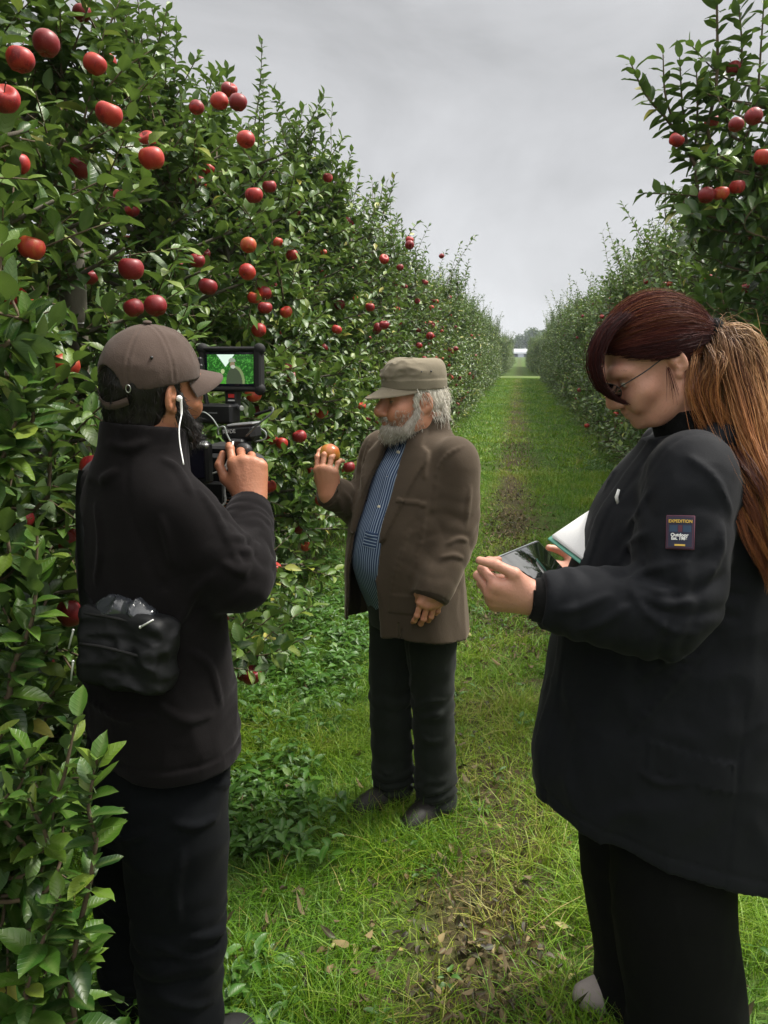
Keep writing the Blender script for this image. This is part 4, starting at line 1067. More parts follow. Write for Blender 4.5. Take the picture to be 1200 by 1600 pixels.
# ================================================================== the old man with the apple
RNG = np.random.default_rng(41)
def old_man():
    f = Figure(0.100, 2.63, (-0.74, -0.67))
    tweed = cloth('brown_corduroy', (0.036, 0.026, 0.018), (0.070, 0.051, 0.034), 0.9, 0.35, 300, 0.25, 0.2, (0.9, 0.75, 0.6))
    lining = cloth('dark_lining', (0.015, 0.010, 0.010), (0.025, 0.016, 0.016), 0.6)
    pant = cloth('dark_trouser_cloth', (0.006, 0.0085, 0.007), (0.014, 0.017, 0.014), 0.9, 0.1)
    shoe = cloth('dark_shoe_leather', (0.010, 0.009, 0.008), (0.02, 0.018, 0.016), 0.55)
    capm = cloth('beige_cap_cotton', (0.14, 0.118, 0.082), (0.225, 0.195, 0.14), 0.9, 0.1, 500, 0.3)
    sk = skin('weathered_skin', (0.50, 0.27, 0.17), (0.50, 0.18, 0.10))
    white = hair('white_hair', [(0, (0.30, 0.27, 0.22)), (0.5, (0.62, 0.58, 0.50)), (1, (0.82, 0.79, 0.72))], 0.5)
    # ---- joints in the figure's frame (x his right, y ahead, z up)
    shL, shR = np.array([-0.168, -0.02, 1.305]), np.array([0.168, -0.01, 1.305])
    elL = f.P(712, 828, 2.475); wrL = f.P(674, 932, 2.375)
    elR = f.P(572, 796, 2.74); wrR = f.P(514, 768, 2.60)
    # ---- body: head and neck, hands, a slim trunk and legs under the clothes
    hc = f.fromC((0.088, 2.62, 1.497)); Mh = rot(rad(-19), rad(1), 0)
    hs = head_solid(nose=1.22, cheek=1.12, jaw=1.06, neck_to=(0.0, -0.055, -0.17), neck_r=(0.064, 0.07), smile=1.6, ears=1.12, w=1.02)
    hv, hq = hs.mesh(1); H = lambda p: np.asarray(p) @ Mh.T + hc
    y, z = frame(f.dirC((-0.10, -0.05, 1)), f.dirC((-0.45, -1, -0.15)))
    hand1 = put(hand_mesh([(24, 30, 18), (30, 38, 22), (34, 40, 24), (38, 42, 26)], [(0.02, 0.03, -0.008), (0.047, 0.058, -0.022), (0.052, 0.088, -0.034), (0.045, 0.112, -0.042)], 0.07, arm=0.012), wrR + unit(wrR - elR) * 0.004 - y * 0.018, -np.cross(y, z), y, z)
    y2, z2 = frame(f.dirC((-0.18, -0.14, -1)), f.dirC((0.20, -0.97, 0.15)))
    hand2 = put(hand_mesh([(10, 30, 22), (14, 34, 24), (18, 36, 24), (22, 38, 26)], [(0.02, 0.03, -0.008), (0.042, 0.062, -0.02), (0.034, 0.09, -0.03), (0.02, 0.105, -0.036)], 0.03, arm=0.03), wrL - y2 * 0.066, np.cross(y2, z2), y2, z2)
    core = Solid((-0.25, -0.2, 0.02), (0.25, 0.25, 1.42), 0.012)
    core.loft([(0.72, 0, 0, 0.15, 0.11), (0.9, 0, 0.03, 0.15, 0.13), (1.2, 0, 0.0, 0.15, 0.1), (1.34, 0, -0.02, 0.10, 0.07), (1.40, 0, -0.03, 0.05, 0.05)])
    for q, dx, dy in ((-1, 0.026, -0.045), (1, -0.008, 0.02)): core.chain([(q * 0.082, 0.0, 0.78), (q * 0.09 + dx, 0.008 + dy, 0.44), (q * 0.095 + dx, -0.012 + dy, 0.08)], [0.072, 0.045, 0.033], 6)
    core.chain([shL, elL * 0.98, wrL], [0.045, 0.038, 0.028], 8); core.chain([shR, elR, wrR, wrR - unit(wrR - elR) * 0.005], [0.045, 0.038, 0.026, 0.020], 8)
    person = f.place(merge((H(hv), hq), hand1, hand2, core.mesh(0)).build('person', sk))
    tag(person, 'white-bearded man in a brown jacket and beige cap, holding up an apple', 'man')
    # eyes
    for q in (-1, 1):
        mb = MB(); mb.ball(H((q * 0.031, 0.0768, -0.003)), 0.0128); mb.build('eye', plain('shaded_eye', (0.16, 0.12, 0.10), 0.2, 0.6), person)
    # ---- shirt
    s = Solid((-0.25, -0.2, 0.78), (0.25, 0.27, 1.45), 0.0045)
    SH = [(0.80, 0, 0.02, 0.160, 0.125), (0.90, 0, 0.04, 0.175, 0.150), (0.98, 0, 0.05, 0.178, 0.155), (1.08, 0, 0.042, 0.178, 0.142), (1.18, 0, 0.02, 0.176, 0.122), (1.27, 0, 0.0, 0.165, 0.105), (1.33, 0, -0.02, 0.13, 0.085), (1.37, 0, -0.028, 0.082, 0.074), (1.41, 0, -0.022, 0.070, 0.070), (1.432, 0, -0.018, 0.068, 0.069)]
    s.loft(SH, 0.0, 2.2)
    s.loft([(1.36, 0, -0.018, 0.08, 0.082), (1.40, 0, -0.012, 0.074, 0.078), (1.428, 0, -0.01, 0.072, 0.077)], 0.004, 2.1, smooth=False)   # stand collar
    i, x, yy, zz = s.near(0.02)                                   # button band, collar slit
    s.D[i] -= (0.0028 * ((np.abs(x - 0.002) < 0.017) & (zz > 1.06) & (yy > 0))).astype(np.float32)
    s.D[i] += (0.012 * np.clip(1 - np.abs(x - 0.006) / np.maximum(0.004, 0.05 * (zz - 1.33)), 0, 1) * ((zz > 1.34) & (yy > 0))).astype(np.float32)
    s.D[i] -= (0.002 * ((np.abs(x - 0.002) < 0.03) & (np.abs(zz - 1.055) < 0.024) & (yy > 0))).astype(np.float32)
    s.wrinkle(0.0035, (9, 9, 6), seed=2)
    m = NT('striped_shirt_cotton'); o = m.obj(); sp = m.sep(o)
    wob = m.math('MULTIPLY', m.noise(o, 7, 2), 0.012)
    ax = m.math('ADD', sp[0], wob)
    panel = m.math('MULTIPLY', m.math('LESS_THAN', m.math('ABSOLUTE', m.math('SUBTRACT', sp[2], 1.055)), 0.024), m.math('LESS_THAN', m.math('ABSOLUTE', m.math('SUBTRACT', sp[0], 0.002)), 0.03))
    coord = m.n('ShaderNodeMix', {0: panel, 2: ax, 3: sp[2]}, data_type='FLOAT').outputs[0]
    wv = m.math('SINE', m.math('MULTIPLY', coord, 2 * math.pi / 0.0098))
    c = m.ramp(m.math('ADD', m.math('MULTIPLY', wv, 0.5), 0.5), [(0.0, (0.016, 0.036, 0.095)), (0.55, (0.022, 0.055, 0.14)), (0.80, (0.06, 0.12, 0.24)), (0.92, (0.34, 0.40, 0.48))])
    m.p(Base_Color=c, Roughness=0.85); m.bump(m.noise(o, 45, 3), 0.25, 0.004)
    shirt = merge(s.mesh(1)).build('shirt', m.mat, person)
    for (zz, xx) in ((1.325, 0.002), (1.245, 0.002), (1.155, 0.002)):
        lv = np.array(sorted(SH)); b = np.interp(zz, lv[:, 0], lv[:, 4]) + np.interp(zz, lv[:, 0], lv[:, 2])
        mb = MB(); c0 = np.array([xx, b + 0.004, zz])
        mb.lathe([(0.0, 0.0032), (0.003, 0.0030), (0.0062, 0.0042), (0.0078, 0.003), (0.0078, 0.0), (0.0, 0.0)], c0, np.array([[1, 0, 0], [0, 0, 1], [0, -1, 0]]).T @ np.diag([1, 1, 1]), 14)
        mb.build('button', plain('cream_button', (0.66, 0.60, 0.46), 0.4), shirt)
    # ---- jacket: open shell with lapels, sleeves
    s = Solid((-0.36, -0.27, 0.66), (0.36, 0.40, 1.47), 0.0048)
    JK = [(0.69, 0, 0.03, 0.222, 0.185), (0.75, 0, 0.035, 0.218, 0.186), (0.85, 0, 0.04, 0.212, 0.182), (0.95, 0, 0.045, 0.206, 0.178), (1.05, 0, 0.04, 0.203, 0.166), (1.15, 0, 0.022, 0.203, 0.148), (1.24, 0, 0.0, 0.203, 0.132), (1.31, 0, -0.02, 0.185, 0.115), (1.36, 0, -0.03, 0.135, 0.10), (1.40, 0, -0.032, 0.085, 0.087), (1.435, 0, -0.026, 0.080, 0.086)]
    lv = np.array(JK); zz = np.linspace(lv[0, 0], lv[-1, 0], 80); S_ = spline(lv, 240); lv = np.stack([np.interp(zz, S_[:, 0], S_[:, i]) for i in range(5)], 1)
    X, Y, Z = s.full()
    outer = s.loft_d(lv, X, Y, Z, 2.3).astype(np.float32); outer = np.maximum(outer, np.maximum(Z - 1.432, 0.722 - Z + 0.03 * np.clip(Y / 0.2, 0, 1)))
    inner = s.loft_d(lv, X, Y, Z, 2.3, -0.011).astype(np.float32)
    s.D[:] = outer
    s.begin(); s.chain([shL + [0.035, 0, -0.01], shL, shL * 0.5 + elL * 0.5, elL, elL * 0.45 + wrL * 0.55, wrL], [0.060, 0.066, 0.064, 0.060, 0.056, 0.052], 12, 0.03); s.trim(wrL, wrL - elL); s.end(0.025)
    s.begin(); s.chain([shR + [-0.035, 0, -0.01], shR, shR * 0.5 + elR * 0.5, elR, elR * 0.4 + wrR * 0.6, wrR], [0.060, 0.066, 0.062, 0.058, 0.052, 0.047], 12, 0.03); s.trim(wrR, wrR - elR); s.end(0.025)
    zl = np.ravel(Z); wl = np.interp(zl, [0.66, 0.72, 0.85, 1.0, 1.1, 1.2, 1.3, 1.37, 1.44], [0.125, 0.105, 0.085, 0.075, 0.074, 0.068, 0.056, 0.050, 0.060])[None, None, :]
    cxl = np.interp(zl, [0.66, 1.0, 1.4], [0.03, 0.015, 0.004])[None, None, :]
    opening = np.where(Y > 0.0, np.abs(X - cxl) - wl, 1.0).astype(np.float32)
    s.D = np.maximum(s.D, -inner); s.D = np.maximum(s.D, -opening)
    for q in (-1, 1):                                               # lapel and collar
        P = np.array([(0.046, 1.425), (0.092, 1.40), (0.108, 1.355), (0.135, 1.338), (0.142, 1.31), (0.115, 1.20), (0.083, 1.07), (0.072, 1.06), (0.066, 1.2), (0.052, 1.3)]) * [q, 1] + [0.01, 0]
        sl, x, yv, zv = s.view((-0.2, -0.01, 1.03), (0.2, 0.3, 1.45))
        pd = poly_sd(P, (x + 0 * zv)[:, 0, :], (zv + 0 * x)[:, 0, :])[:, None, :]
        d = np.maximum(np.maximum(outer[sl] - 0.0115, -(outer[sl] + 0.004)), pd); d = np.where(yv > -0.005, d, 1)
        s.D[sl] = np.minimum(s.D[sl], d.astype(np.float32))
    nb = np.maximum(np.abs(s.loft_d([(1.34, 0, -0.03, 0.10, 0.098), (1.39, 0, -0.034, 0.088, 0.092), (1.445, 0, -0.028, 0.078, 0.086)], X, Y, Z, 2.1)) - 0.005, np.maximum(Z - 1.442, 1.345 - Z)); nb = np.maximum(nb, Y - 0.02)
    s.D = smin(s.D, nb.astype(np.float32), 0.006)
    i, x, yv, zv = s.near(0.02)                                     # breast pocket welt, hem pocket flap
    s.D[i] -= (0.0035 * (np.abs(x + 0.128) < 0.042) * (np.abs(zv - 1.188 - 0.1 * (x + 0.128)) < 0.007) * (yv > 0.03)).astype(np.float32)
    s.D[i] -= (0.003 * (np.abs(x + 0.155) < 0.05) * (np.abs(zv - 0.87) < 0.03) * (yv > 0.0)).astype(np.float32)
    s.wrinkle(0.0055, (7, 7, 2.6), seed=7, mask=lambda x, y, z: np.clip((1.38 - z) * 5, 0.45, 1))
    s.rings(shL, elL, 0.95, 0.09, 0.06, 0.0022, ph=0.5); s.rings(elL, wrL, 0.35, 0.12, 0.07, 0.0018, ph=2.0)
    s.rings(shR, elR, 0.9, 0.1, 0.05, 0.003, ph=1.0); s.rings(elR, wrR, 0.3, 0.12, 0.045, 0.004, ph=3.0)
    press_folds(s, f, [[(724, 697), (700, 711), (685, 737), (677, 796)], [(668, 705), (664, 748)], [(567, 697), (560, 732), (559, 765)], [(577, 690), (568, 727), (566, 760)], [(700, 850), (716, 842), (730, 845)], [(690, 872), (708, 868), (722, 872)], [(536, 768), (545, 780), (552, 802)], [(522, 766), (530, 782), (534, 800)], [(640, 830), (622, 880), (612, 930)], [(665, 800), (655, 860), (640, 900)], [(735, 760), (728, 820)]], 0.0040, 0.010)
    V, Q = s.mesh(1)
    jk = merge((V, Q)).build('jacket', [tweed, lining], person)
    cen = V[Q].mean(1); lvz = [np.interp(cen[:, 2], lv[:, 0], lv[:, i]) for i in (1, 2, 3, 4)]
    qd = (np.abs((cen[:, 0] - lvz[0]) / lvz[2]) ** 2.3 + np.abs((cen[:, 1] - lvz[1]) / lvz[3]) ** 2.3) ** (1 / 2.3)
    jk.data.polygons.foreach_set('material_index', ((qd - 1) * np.minimum(lvz[2], lvz[3]) < -0.0075).astype(np.int32) * (np.abs(cen[:, 0]) < 0.2))
    for (a, d, r) in ((wrL, unit(wrL - elL), 0.051), (wrR, unit(wrR - elR), 0.046)):     # cuff edges
        mb = MB(); mb.tube(np.array([a - d * 0.03, a + d * 0.008, a + d * 0.010, a - d * 0.03]), [r + 0.003, r + 0.003, r - 0.002, r - 0.006], 22, False)
        mb.build('cuff', tweed, person)
    # ---- trousers and shoes
    s = Solid((-0.27, -0.22, 0.03), (0.27, 0.22, 0.98), 0.006)
    s.loft([(0.72, 0, 0.0, 0.152, 0.125), (0.85, 0, 0.02, 0.162, 0.14), (0.95, 0, 0.03, 0.165, 0.142)], 0.02)
    for q, dx, dy in ((-1, 0.026, -0.045), (1, -0.008, 0.02)):
        s.chain([(q * 0.082, 0.0, 0.76), (q * 0.09 + dx, 0.008 + dy, 0.44), (q * 0.095 + dx, -0.012 + dy, 0.065)], [0.086, 0.068, 0.067], 9, 0.025)
        s.rings((q * 0.09 + dx, dy, 0.46), (q * 0.095 + dx, -0.012 + dy, 0.06), 0.9, 0.075, 0.042, 0.009, ph=1.0 + q)
        s.rings((q * 0.09 + dx, dy, 0.65), (q * 0.095 + dx, dy, 0.25), 0.5, 0.07, 0.06, 0.004, ph=0.3 + q)
    s.wrinkle(0.005, (8, 8, 2.2), seed=4)
    press_folds(s, f, [[(644, 1110), (668, 1096), (694, 1094)], [(678, 1120), (690, 1113)], [(636, 1231), (657, 1228), (673, 1220)], [(647, 1239), (668, 1241), (690, 1236)], [(636, 1249), (662, 1254), (690, 1250)], [(598, 1206), (608, 1208), (616, 1204)], [(640, 1000), (646, 1050), (642, 1085)], [(620, 1030), (616, 1080)], [(660, 1150), (672, 1158), (688, 1156)]], 0.0048, 0.011)
    merge(s.mesh(1)).build('trousers', pant, person)
    for q, dx, dy in ((-1, 0.026, -0.045), (1, -0.008, 0.02)):
        s = Solid((-0.3, -0.2, -0.01), (0.3, 0.3, 0.17), 0.005); x0, y0 = q * 0.098 + dx, dy
        s.chain([(x0, y0 - 0.055, 0.045), (x0 + q * 0.004, y0 + 0.05, 0.045), (x0 + q * 0.014, y0 + 0.135, 0.034)], [0.042, 0.044, 0.038], 7, 0.02)
        s.cap((x0, y0 - 0.03, 0.06), (x0, y0 - 0.03, 0.12), 0.05, 0.045, 0.03)
        sl, x, yv, zv = s.view((-1, -1, -1), (1, 1, 1)); s.D = np.maximum(s.D, (0.012 - zv) + 0 * s.D)
        merge(s.mesh(1)).build('shoe', shoe, person)
    # ---- cap
    mb = MB(); s = Solid((-0.11, -0.13, 0.02), (0.11, 0.13, 0.15), 0.0032)
    s.loft([(0.034, 0, -0.012, 0.086, 0.104), (0.062, 0, -0.012, 0.087, 0.105), (0.085, 0, -0.012, 0.086, 0.103), (0.108, 0, -0.016, 0.080, 0.094), (0.124, 0, -0.018, 0.068, 0.081), (0.128, 0, -0.018, 0.055, 0.066)], 0.0, 2.3)
    i, x, yv, zv = s.near(0.02)
    s.D[i] -= (0.0022 * (zv < 0.062)).astype(np.float32)
    s.wrinkle(0.0105, (15, 15, 26), seed=9, mask=lambda x, y, z: np.clip((z - 0.058) * 60, 0, 1) * np.clip(0.35 + y * 9, 0.15, 1))
    V, Q = s.mesh(1); mb.add(H(V), Q)
    cap = mb.build('cap', capm, person)
    mb = MB(); nu, nv = 25, 8; G = []
    for lay in (0.0018, -0.0018):
        for j in range(nv):
            for i_ in range(nu):
                a = (i_ / (nu - 1) - 0.5) * rad(150); t = j / (nv - 1)
                bx, by = 0.085 * math.sin(a), -0.012 + 0.103 * math.cos(a)
                ex = 0.066 * max(math.cos(a * 1.18), 0.0) ** 0.75
                G.append((bx * (1 + 0.05 * t), by + ex * t, 0.040 - 0.034 * t * ex / 0.066 - 0.013 * (abs(a) / rad(75)) ** 2 * (0.4 + 0.6 * t) + lay))
    G = np.array(G); ix = lambda l, j, i: l * nu * nv + j * nu + i; Q = []
    for j in range(nv - 1):
        for i_ in range(nu - 1):
            Q.append((ix(0, j, i_), ix(0, j, i_ + 1), ix(0, j + 1, i_ + 1), ix(0, j + 1, i_))[::-1]); Q.append((ix(1, j, i_), ix(1, j, i_ + 1), ix(1, j + 1, i_ + 1), ix(1, j + 1, i_)))
    for i_ in range(nu - 1): Q.append((ix(0, nv - 1, i_), ix(0, nv - 1, i_ + 1), ix(1, nv - 1, i_ + 1), ix(1, nv - 1, i_))[::-1])
    mb.add(H(G), Q); mb.build('visor', capm, cap, sharp=60)
    for yy_ in (-0.03, 0.004):
        mb = MB(); mb.ball(H((-0.0865, yy_, 0.089)), 0.0032, nu=8, nv=6); mb.build('eyelet', BLACKP, cap)
    # ---- hair below the cap, beard, moustache, brows
    mb = MB(); s = Solid((-0.12, -0.15, -0.12), (0.12, 0.08, 0.07), 0.0035)
    s.ell((0, -0.022, 0.01), (0.083, 0.100, 0.088), 0); X, Y, Z = s.full()
    front = 0.022 - 0.15 * np.clip(-Z - 0.02, 0, 1)
    s.D = np.maximum(s.D, (Y - front)); s.D = np.maximum(s.D, (Z - 0.048) + 0 * s.D)
    s.D = np.maximum(s.D, (-0.075 - 0.2 * np.clip(Y, -0.1, 0) * 0 - Z) + 0 * s.D)
    for q in (-1, 1): s.ell((q * 0.088, -0.012, -0.022), (0.03, 0.022, 0.045), 0.01, 'cut')
    s.wrinkle(0.004, (26, 26, 7), seed=3)
    V, Q = s.mesh(1); mb.add(H(V), Q, None, 0, (0, 0, 0.45))
    n = 900; an = RNG.uniform(-2.65, 2.65, n); an = np.pi + an * 0.9; zz = RNG.uniform(-0.055, 0.045, n)
    rt = np.stack([0.083 * np.sin(an), -0.02 - 0.0 + 0.098 * np.cos(an), zz], 1); ok = (rt[:, 1] < 0.03) & ~((np.abs(rt[:, 1] + 0.012) < 0.022) & (zz < 0.012)); rt = rt[ok]; n = len(rt)
    t = np.linspace(0, 1, 6)[None, :, None]; ln = RNG.uniform(0.025, 0.05, (n, 1, 1)); o3 = unit(rt * [1, 1, 0]) [:, None]
    path = rt[:, None] + ln * t * (np.array([0, -0.28, -1.0]) + RNG.normal(0, 0.22, (n, 1, 3))) + o3 * (0.006 * np.sin(t * 2.4) - 0.004 * t) + RNG.normal(0, 0.0012, (n, 6, 3))
    strands(mb, H(path.reshape(-1, 3)).reshape(path.shape), 0.0017, RNG.uniform(0.3, 1, n))
    mb.build('hair', white, person, attr='lf')
    mb = MB(); s = Solid((-0.1, -0.04, -0.19), (0.1, 0.14, -0.02), 0.0032)
    s.ell((0, 0.052, -0.098), (0.050, 0.047, 0.038), 0)
    for q in (-1, 1): s.chain([(q * 0.07, 0.012, -0.028), (q * 0.064, 0.016, -0.062), (q * 0.05, 0.04, -0.098)], [0.006, 0.009, 0.020], 6, 0.02)
    s.ell((0, 0.084, -0.112), (0.028, 0.022, 0.026), 0.02)
    s.ell((0, 0.11, -0.069), (0.03, 0.026, 0.012), 0.008, 'cut')
    for q in (-1, 1): s.ell((q * 0.042, 0.085, -0.045), (0.025, 0.025, 0.026), 0.01, 'cut')
    s.chain([(-0.034, 0.081, -0.066), (-0.014, 0.096, -0.058), (0, 0.1005, -0.056), (0.014, 0.096, -0.058), (0.034, 0.081, -0.066)], [0.004, 0.0058, 0.004, 0.0058, 0.004], 8, 0.006)
    s.wrinkle(0.004, (34, 34, 16), seed=5); V, Q = s.mesh(1); mb.add(H(V), Q, None, 0, (0, 0, 0.28))
    sel = RNG.permutation(len(V))[:1500]; rt = V[sel] * 1.0; n = len(rt); o3 = unit(rt - np.array([0, 0.02, -0.06]))
    path = rt[:, None] + t * RNG.uniform(0.005, 0.012, (n, 1, 1)) * (0.45 * o3[:, None] + np.array([0, 0.1, -0.8]) + RNG.normal(0, 0.35, (n, 1, 3)))
    strands(mb, H(path.reshape(-1, 3)).reshape(path.shape), 0.0013, np.clip(RNG.normal(0.5, 0.25, n), 0, 1))
    sel = np.flatnonzero((hv[:, 1] > -0.005) & (hv[:, 2] < -0.03) & (hv[:, 2] > -0.12) & (np.abs(hv[:, 0]) > 0.02) & ~((np.abs(hv[:, 0]) < 0.058) & (hv[:, 2] > -0.062) & (hv[:, 1] > 0.04))); sel = sel[RNG.permutation(len(sel))[:1100]]
    rt = hv[sel]; n = len(rt); pth = rt[:, None] + t * RNG.uniform(0.004, 0.010, (n, 1, 1)) * (0.35 * unit(rt - np.array([0, 0.02, -0.06]))[:, None] + np.array([0, 0.15, -0.8]) + RNG.normal(0, 0.35, (n, 1, 3)))
    strands(mb, H(pth.reshape(-1, 3)).reshape(pth.shape), 0.0011, np.clip(RNG.normal(0.5, 0.28, n), 0, 1))
    mb.build('beard', hair('grey_beard', [(0, (0.20, 0.17, 0.14)), (0.5, (0.46, 0.42, 0.36)), (1, (0.76, 0.72, 0.65))], 0.55), person, attr='lf')
    for q in (-1, 1):
        mb = MB(); n = 60; u = RNG.uniform(0, 1, n); rt = np.stack([q * (0.012 + 0.036 * u), 0.099 - 0.018 * u ** 2, 0.021 + 0.005 * np.sin(u * 3)], 1)
        path = rt[:, None] + t * 0.014 * (np.stack([q * np.full(n, 0.9), np.full(n, 0.15), RNG.normal(0.1, 0.3, n)], 1)[:, None]); strands(mb, H(path.reshape(-1, 3)).reshape(path.shape), 0.0014, RNG.uniform(0.1, 0.7, n))
        mb.build('eyebrow', white, person, attr='lf')
    # ---- the apple in his hand
    ac = wrR + y * 0.116 - z * 0.052 + (-np.cross(y, z)) * 0.010
    a = obj('apple', APPLES[1].copy(), None, tuple(f.world(ac))); a.rotation_euler = (rad(150), rad(20), 0.4); a.scale = (0.95,) * 3
    am = NT('orange_apple_skin'); o = am.obj(); st = am.noise(am.mapping(o, (60, 60, 9)), 1.4, 4, 0.6); zs_ = am.sep(o)
    fr = am.math('ADD', am.math('MULTIPLY', st, 0.5), am.math('ADD', am.math('MULTIPLY', zs_[1], 8.0), am.math('MULTIPLY', zs_[2], -5.0)))
    am.p(Base_Color=am.ramp(fr, [(0.16, (0.30, 0.24, 0.035)), (0.40, (0.42, 0.20, 0.035)), (0.62, (0.44, 0.085, 0.025))]), Roughness=0.3)
    a.data.materials[0] = am.mat
    tag(a, 'orange and green apple held up in the old man\'s hand', 'apple')
old_man()
# ================================================================== the cameraman seen from behind, and his camera
RNG = np.random.default_rng(51)
def cameraman():
    f = Figure(-0.492, 1.64, (0.74, 0.67))
    fleece = cloth('black_fleece', (0.0034, 0.0028, 0.003), (0.0075, 0.0064, 0.0068), 0.95, 0.10, 700, 0.3, 0.10, (0.9, 0.85, 0.9))
    pant = cloth('black_trouser_cloth', (0.0018, 0.0024, 0.0032), (0.0042, 0.005, 0.0064), 0.9, 0.03, 500, 0.2, 0.1)
    capm = cloth('washed_brown_cap_cotton', (0.048, 0.032, 0.026), (0.092, 0.065, 0.053), 0.92, 0.12, 420, 0.3)
    sk = skin('tanned_skin', (0.40, 0.19, 0.11), (0.40, 0.15, 0.08))
    hairm = hair('black_hair', [(0, (0.004, 0.0035, 0.003)), (0.6, (0.010, 0.008, 0.007)), (1, (0.025, 0.019, 0.015))], 0.5, 0.3)
    shoe = cloth('black_shoe_canvas', (0.008, 0.008, 0.008), (0.016, 0.016, 0.016), 0.7)
    hc = f.fromC((-0.462, 1.628, 1.580))
    Fh = f.dirC((0.64, 0.77, 0)); Mh = rot(math.atan2(-Fh[0], Fh[1]), rad(-4), rad(9)); HS = 0.925; H = lambda p: (np.asarray(p) * HS) @ Mh.T + hc
    shR, shL = np.array([0.136, 0.01, 1.328]), np.array([-0.165, 0.0, 1.345])
    elR, wrR = f.P(372, 906, 1.56), f.P(392, 790, 1.74)
    elL, wrL = np.array([-0.19, 0.17, 1.10]), f.P(322, 812, 2.0)
    Hi = lambda p: (np.asarray(p) - hc) @ Mh / HS
    hs = head_solid(neck_to=tuple(Hi((0.020, -0.015, 1.425))), neck_r=(0.058, 0.066)); hv, hq = hs.mesh(1)
    y, z = frame(f.dirC((-0.10, 0.22, 1)), f.dirC((0.22, -1, 0.25))); x = -np.cross(y, z)
    hand = put(hand_mesh([(30, 42, 25), (58, 62, 35), (64, 66, 38), (68, 66, 40)], [(0.02, 0.03, -0.008), (0.050, 0.060, -0.016), (0.060, 0.092, -0.026), (0.050, 0.118, -0.034)], 0.04, arm=0.06), wrR + y * 0.005, x, y, z)
    core = Solid((-0.3, -0.25, 0.02), (0.35, 0.45, 1.45), 0.012)
    core.loft([(0.78, 0, 0, 0.14, 0.10), (1.0, 0, 0, 0.13, 0.1), (1.25, 0, 0.0, 0.14, 0.1), (1.38, 0, -0.02, 0.09, 0.07), (1.44, 0, -0.02, 0.05, 0.05)])
    for q, dx in ((-1, -0.05), (1, -0.02)): core.chain([(q * 0.085 + dx * 0.3, -0.02, 0.8), (q * 0.095 + dx, -0.02, 0.45), (q * 0.105 + dx, -0.03, 0.08)], [0.075, 0.052, 0.04], 6)
    core.chain([shR, elR, wrR], [0.042, 0.038, 0.027], 8); core.chain([shL, elL, wrL], [0.042, 0.038, 0.027], 8)
    y2, z2 = frame((0.5, 0.8, 0.3), (-0.8, 0.3, 0.5))
    handl = put(hand_mesh([(50, 50, 30)] * 4, [(0.02, 0.03, -0.008), (0.050, 0.060, -0.016), (0.050, 0.092, -0.036), (0.040, 0.108, -0.05)], 0.04, h=0.003), wrL, np.cross(y2, z2), y2, z2)
    person = f.place(merge((H(hv), hq), hand, handl, core.mesh(0)).build('person', sk))
    tag(person, 'cameraman in a brown cap and black fleece, seen from behind', 'man')
    for q in (-1, 1):
        mb = MB(); mb.ball(H((q * 0.031, 0.0768, -0.003)), 0.0128); mb.build('eye', EYE, person)
    # ---- fleece
    s = Solid((-0.34, -0.26, 0.74), (0.36, 0.46, 1.52), 0.0048)
    s.loft([(0.79, 0.01, 0.0, 0.186, 0.140), (0.86, 0.01, 0.0, 0.188, 0.143), (0.96, 0.005, 0.0, 0.182, 0.138), (1.08, 0, -0.002, 0.178, 0.130), (1.2, 0, -0.008, 0.182, 0.128), (1.3, 0, -0.015, 0.166, 0.115), (1.36, 0.005, -0.022, 0.15, 0.098), (1.41, 0.012, -0.022, 0.115, 0.088), (1.455, 0.018, -0.015, 0.080, 0.078)], 0.0, 2.25)
    for q in (-1, 1): s.cap((0.01 + q * 0.05, -0.02, 1.412), (q * 0.135, -0.005, 1.355), 0.042, 0.042, 0.05)
    s.chain([shL * [0.9, 1, 1], shL, shL * 0.5 + elL * 0.5, elL, wrL], [0.056, 0.060, 0.062, 0.058, 0.045], 12, 0.035)
    s.begin(); s.chain([shR * [0.85, 1, 1], shR, shR * 0.5 + elR * 0.5 + [0.01, -0.01, 0], elR, elR * 0.5 + wrR * 0.5, wrR], [0.052, 0.057, 0.060, 0.058, 0.052, 0.042], 14, 0.03)
    s.trim(wrR, wrR - elR); s.end(0.03)
    X, Y, Z = s.full()
    col = np.maximum(np.abs(s.loft_d([(1.40, 0.014, -0.02, 0.092, 0.090), (1.46, 0.020, -0.012, 0.077, 0.081), (1.52, 0.024, -0.004, 0.072, 0.080)], X, Y, Z, 2.1)) - 0.008, np.maximum(Z - 1.502 + 0.12 * Y, 1.40 - Z))
    s.D = smin(s.D, col.astype(np.float32), 0.012)
    s.D = np.maximum(s.D, 0.803 - Z + 0 * X)
    i, xx, yy, zz = s.near(0.02)
    s.D[i] += (0.0025 * np.exp(-((zz - 0.833) / 0.004) ** 2) - 0.002 * (zz < 0.83)).astype(np.float32)      # hem seam
    nt = (xx - shR[0] * 0.93) + 0.35 * (zz - 1.33) ; s.D[i] += (0.0022 * np.exp(-(nt / 0.005) ** 2) * (zz > 1.2)).astype(np.float32)  # armhole seam
    s.wrinkle(0.013, (6.5, 6.5, 3.6), seed=13, mask=lambda x, y, z: np.clip(1.45 - z, 0.25, 1) * 0.9)
    s.wrinkle(0.0045, (9, 9, 16), seed=23, mask=lambda x, y, z: np.exp(-((z - 0.93) / 0.11) ** 2))
    s.rings(shR, elR, 0.92, 0.11, 0.06, 0.0028, ph=0.4); s.rings(elR, wrR, 0.15, 0.08, 0.05, 0.0032, ph=2.0); s.rings(elR, wrR, 0.75, 0.06, 0.03, 0.002, ph=1.0)
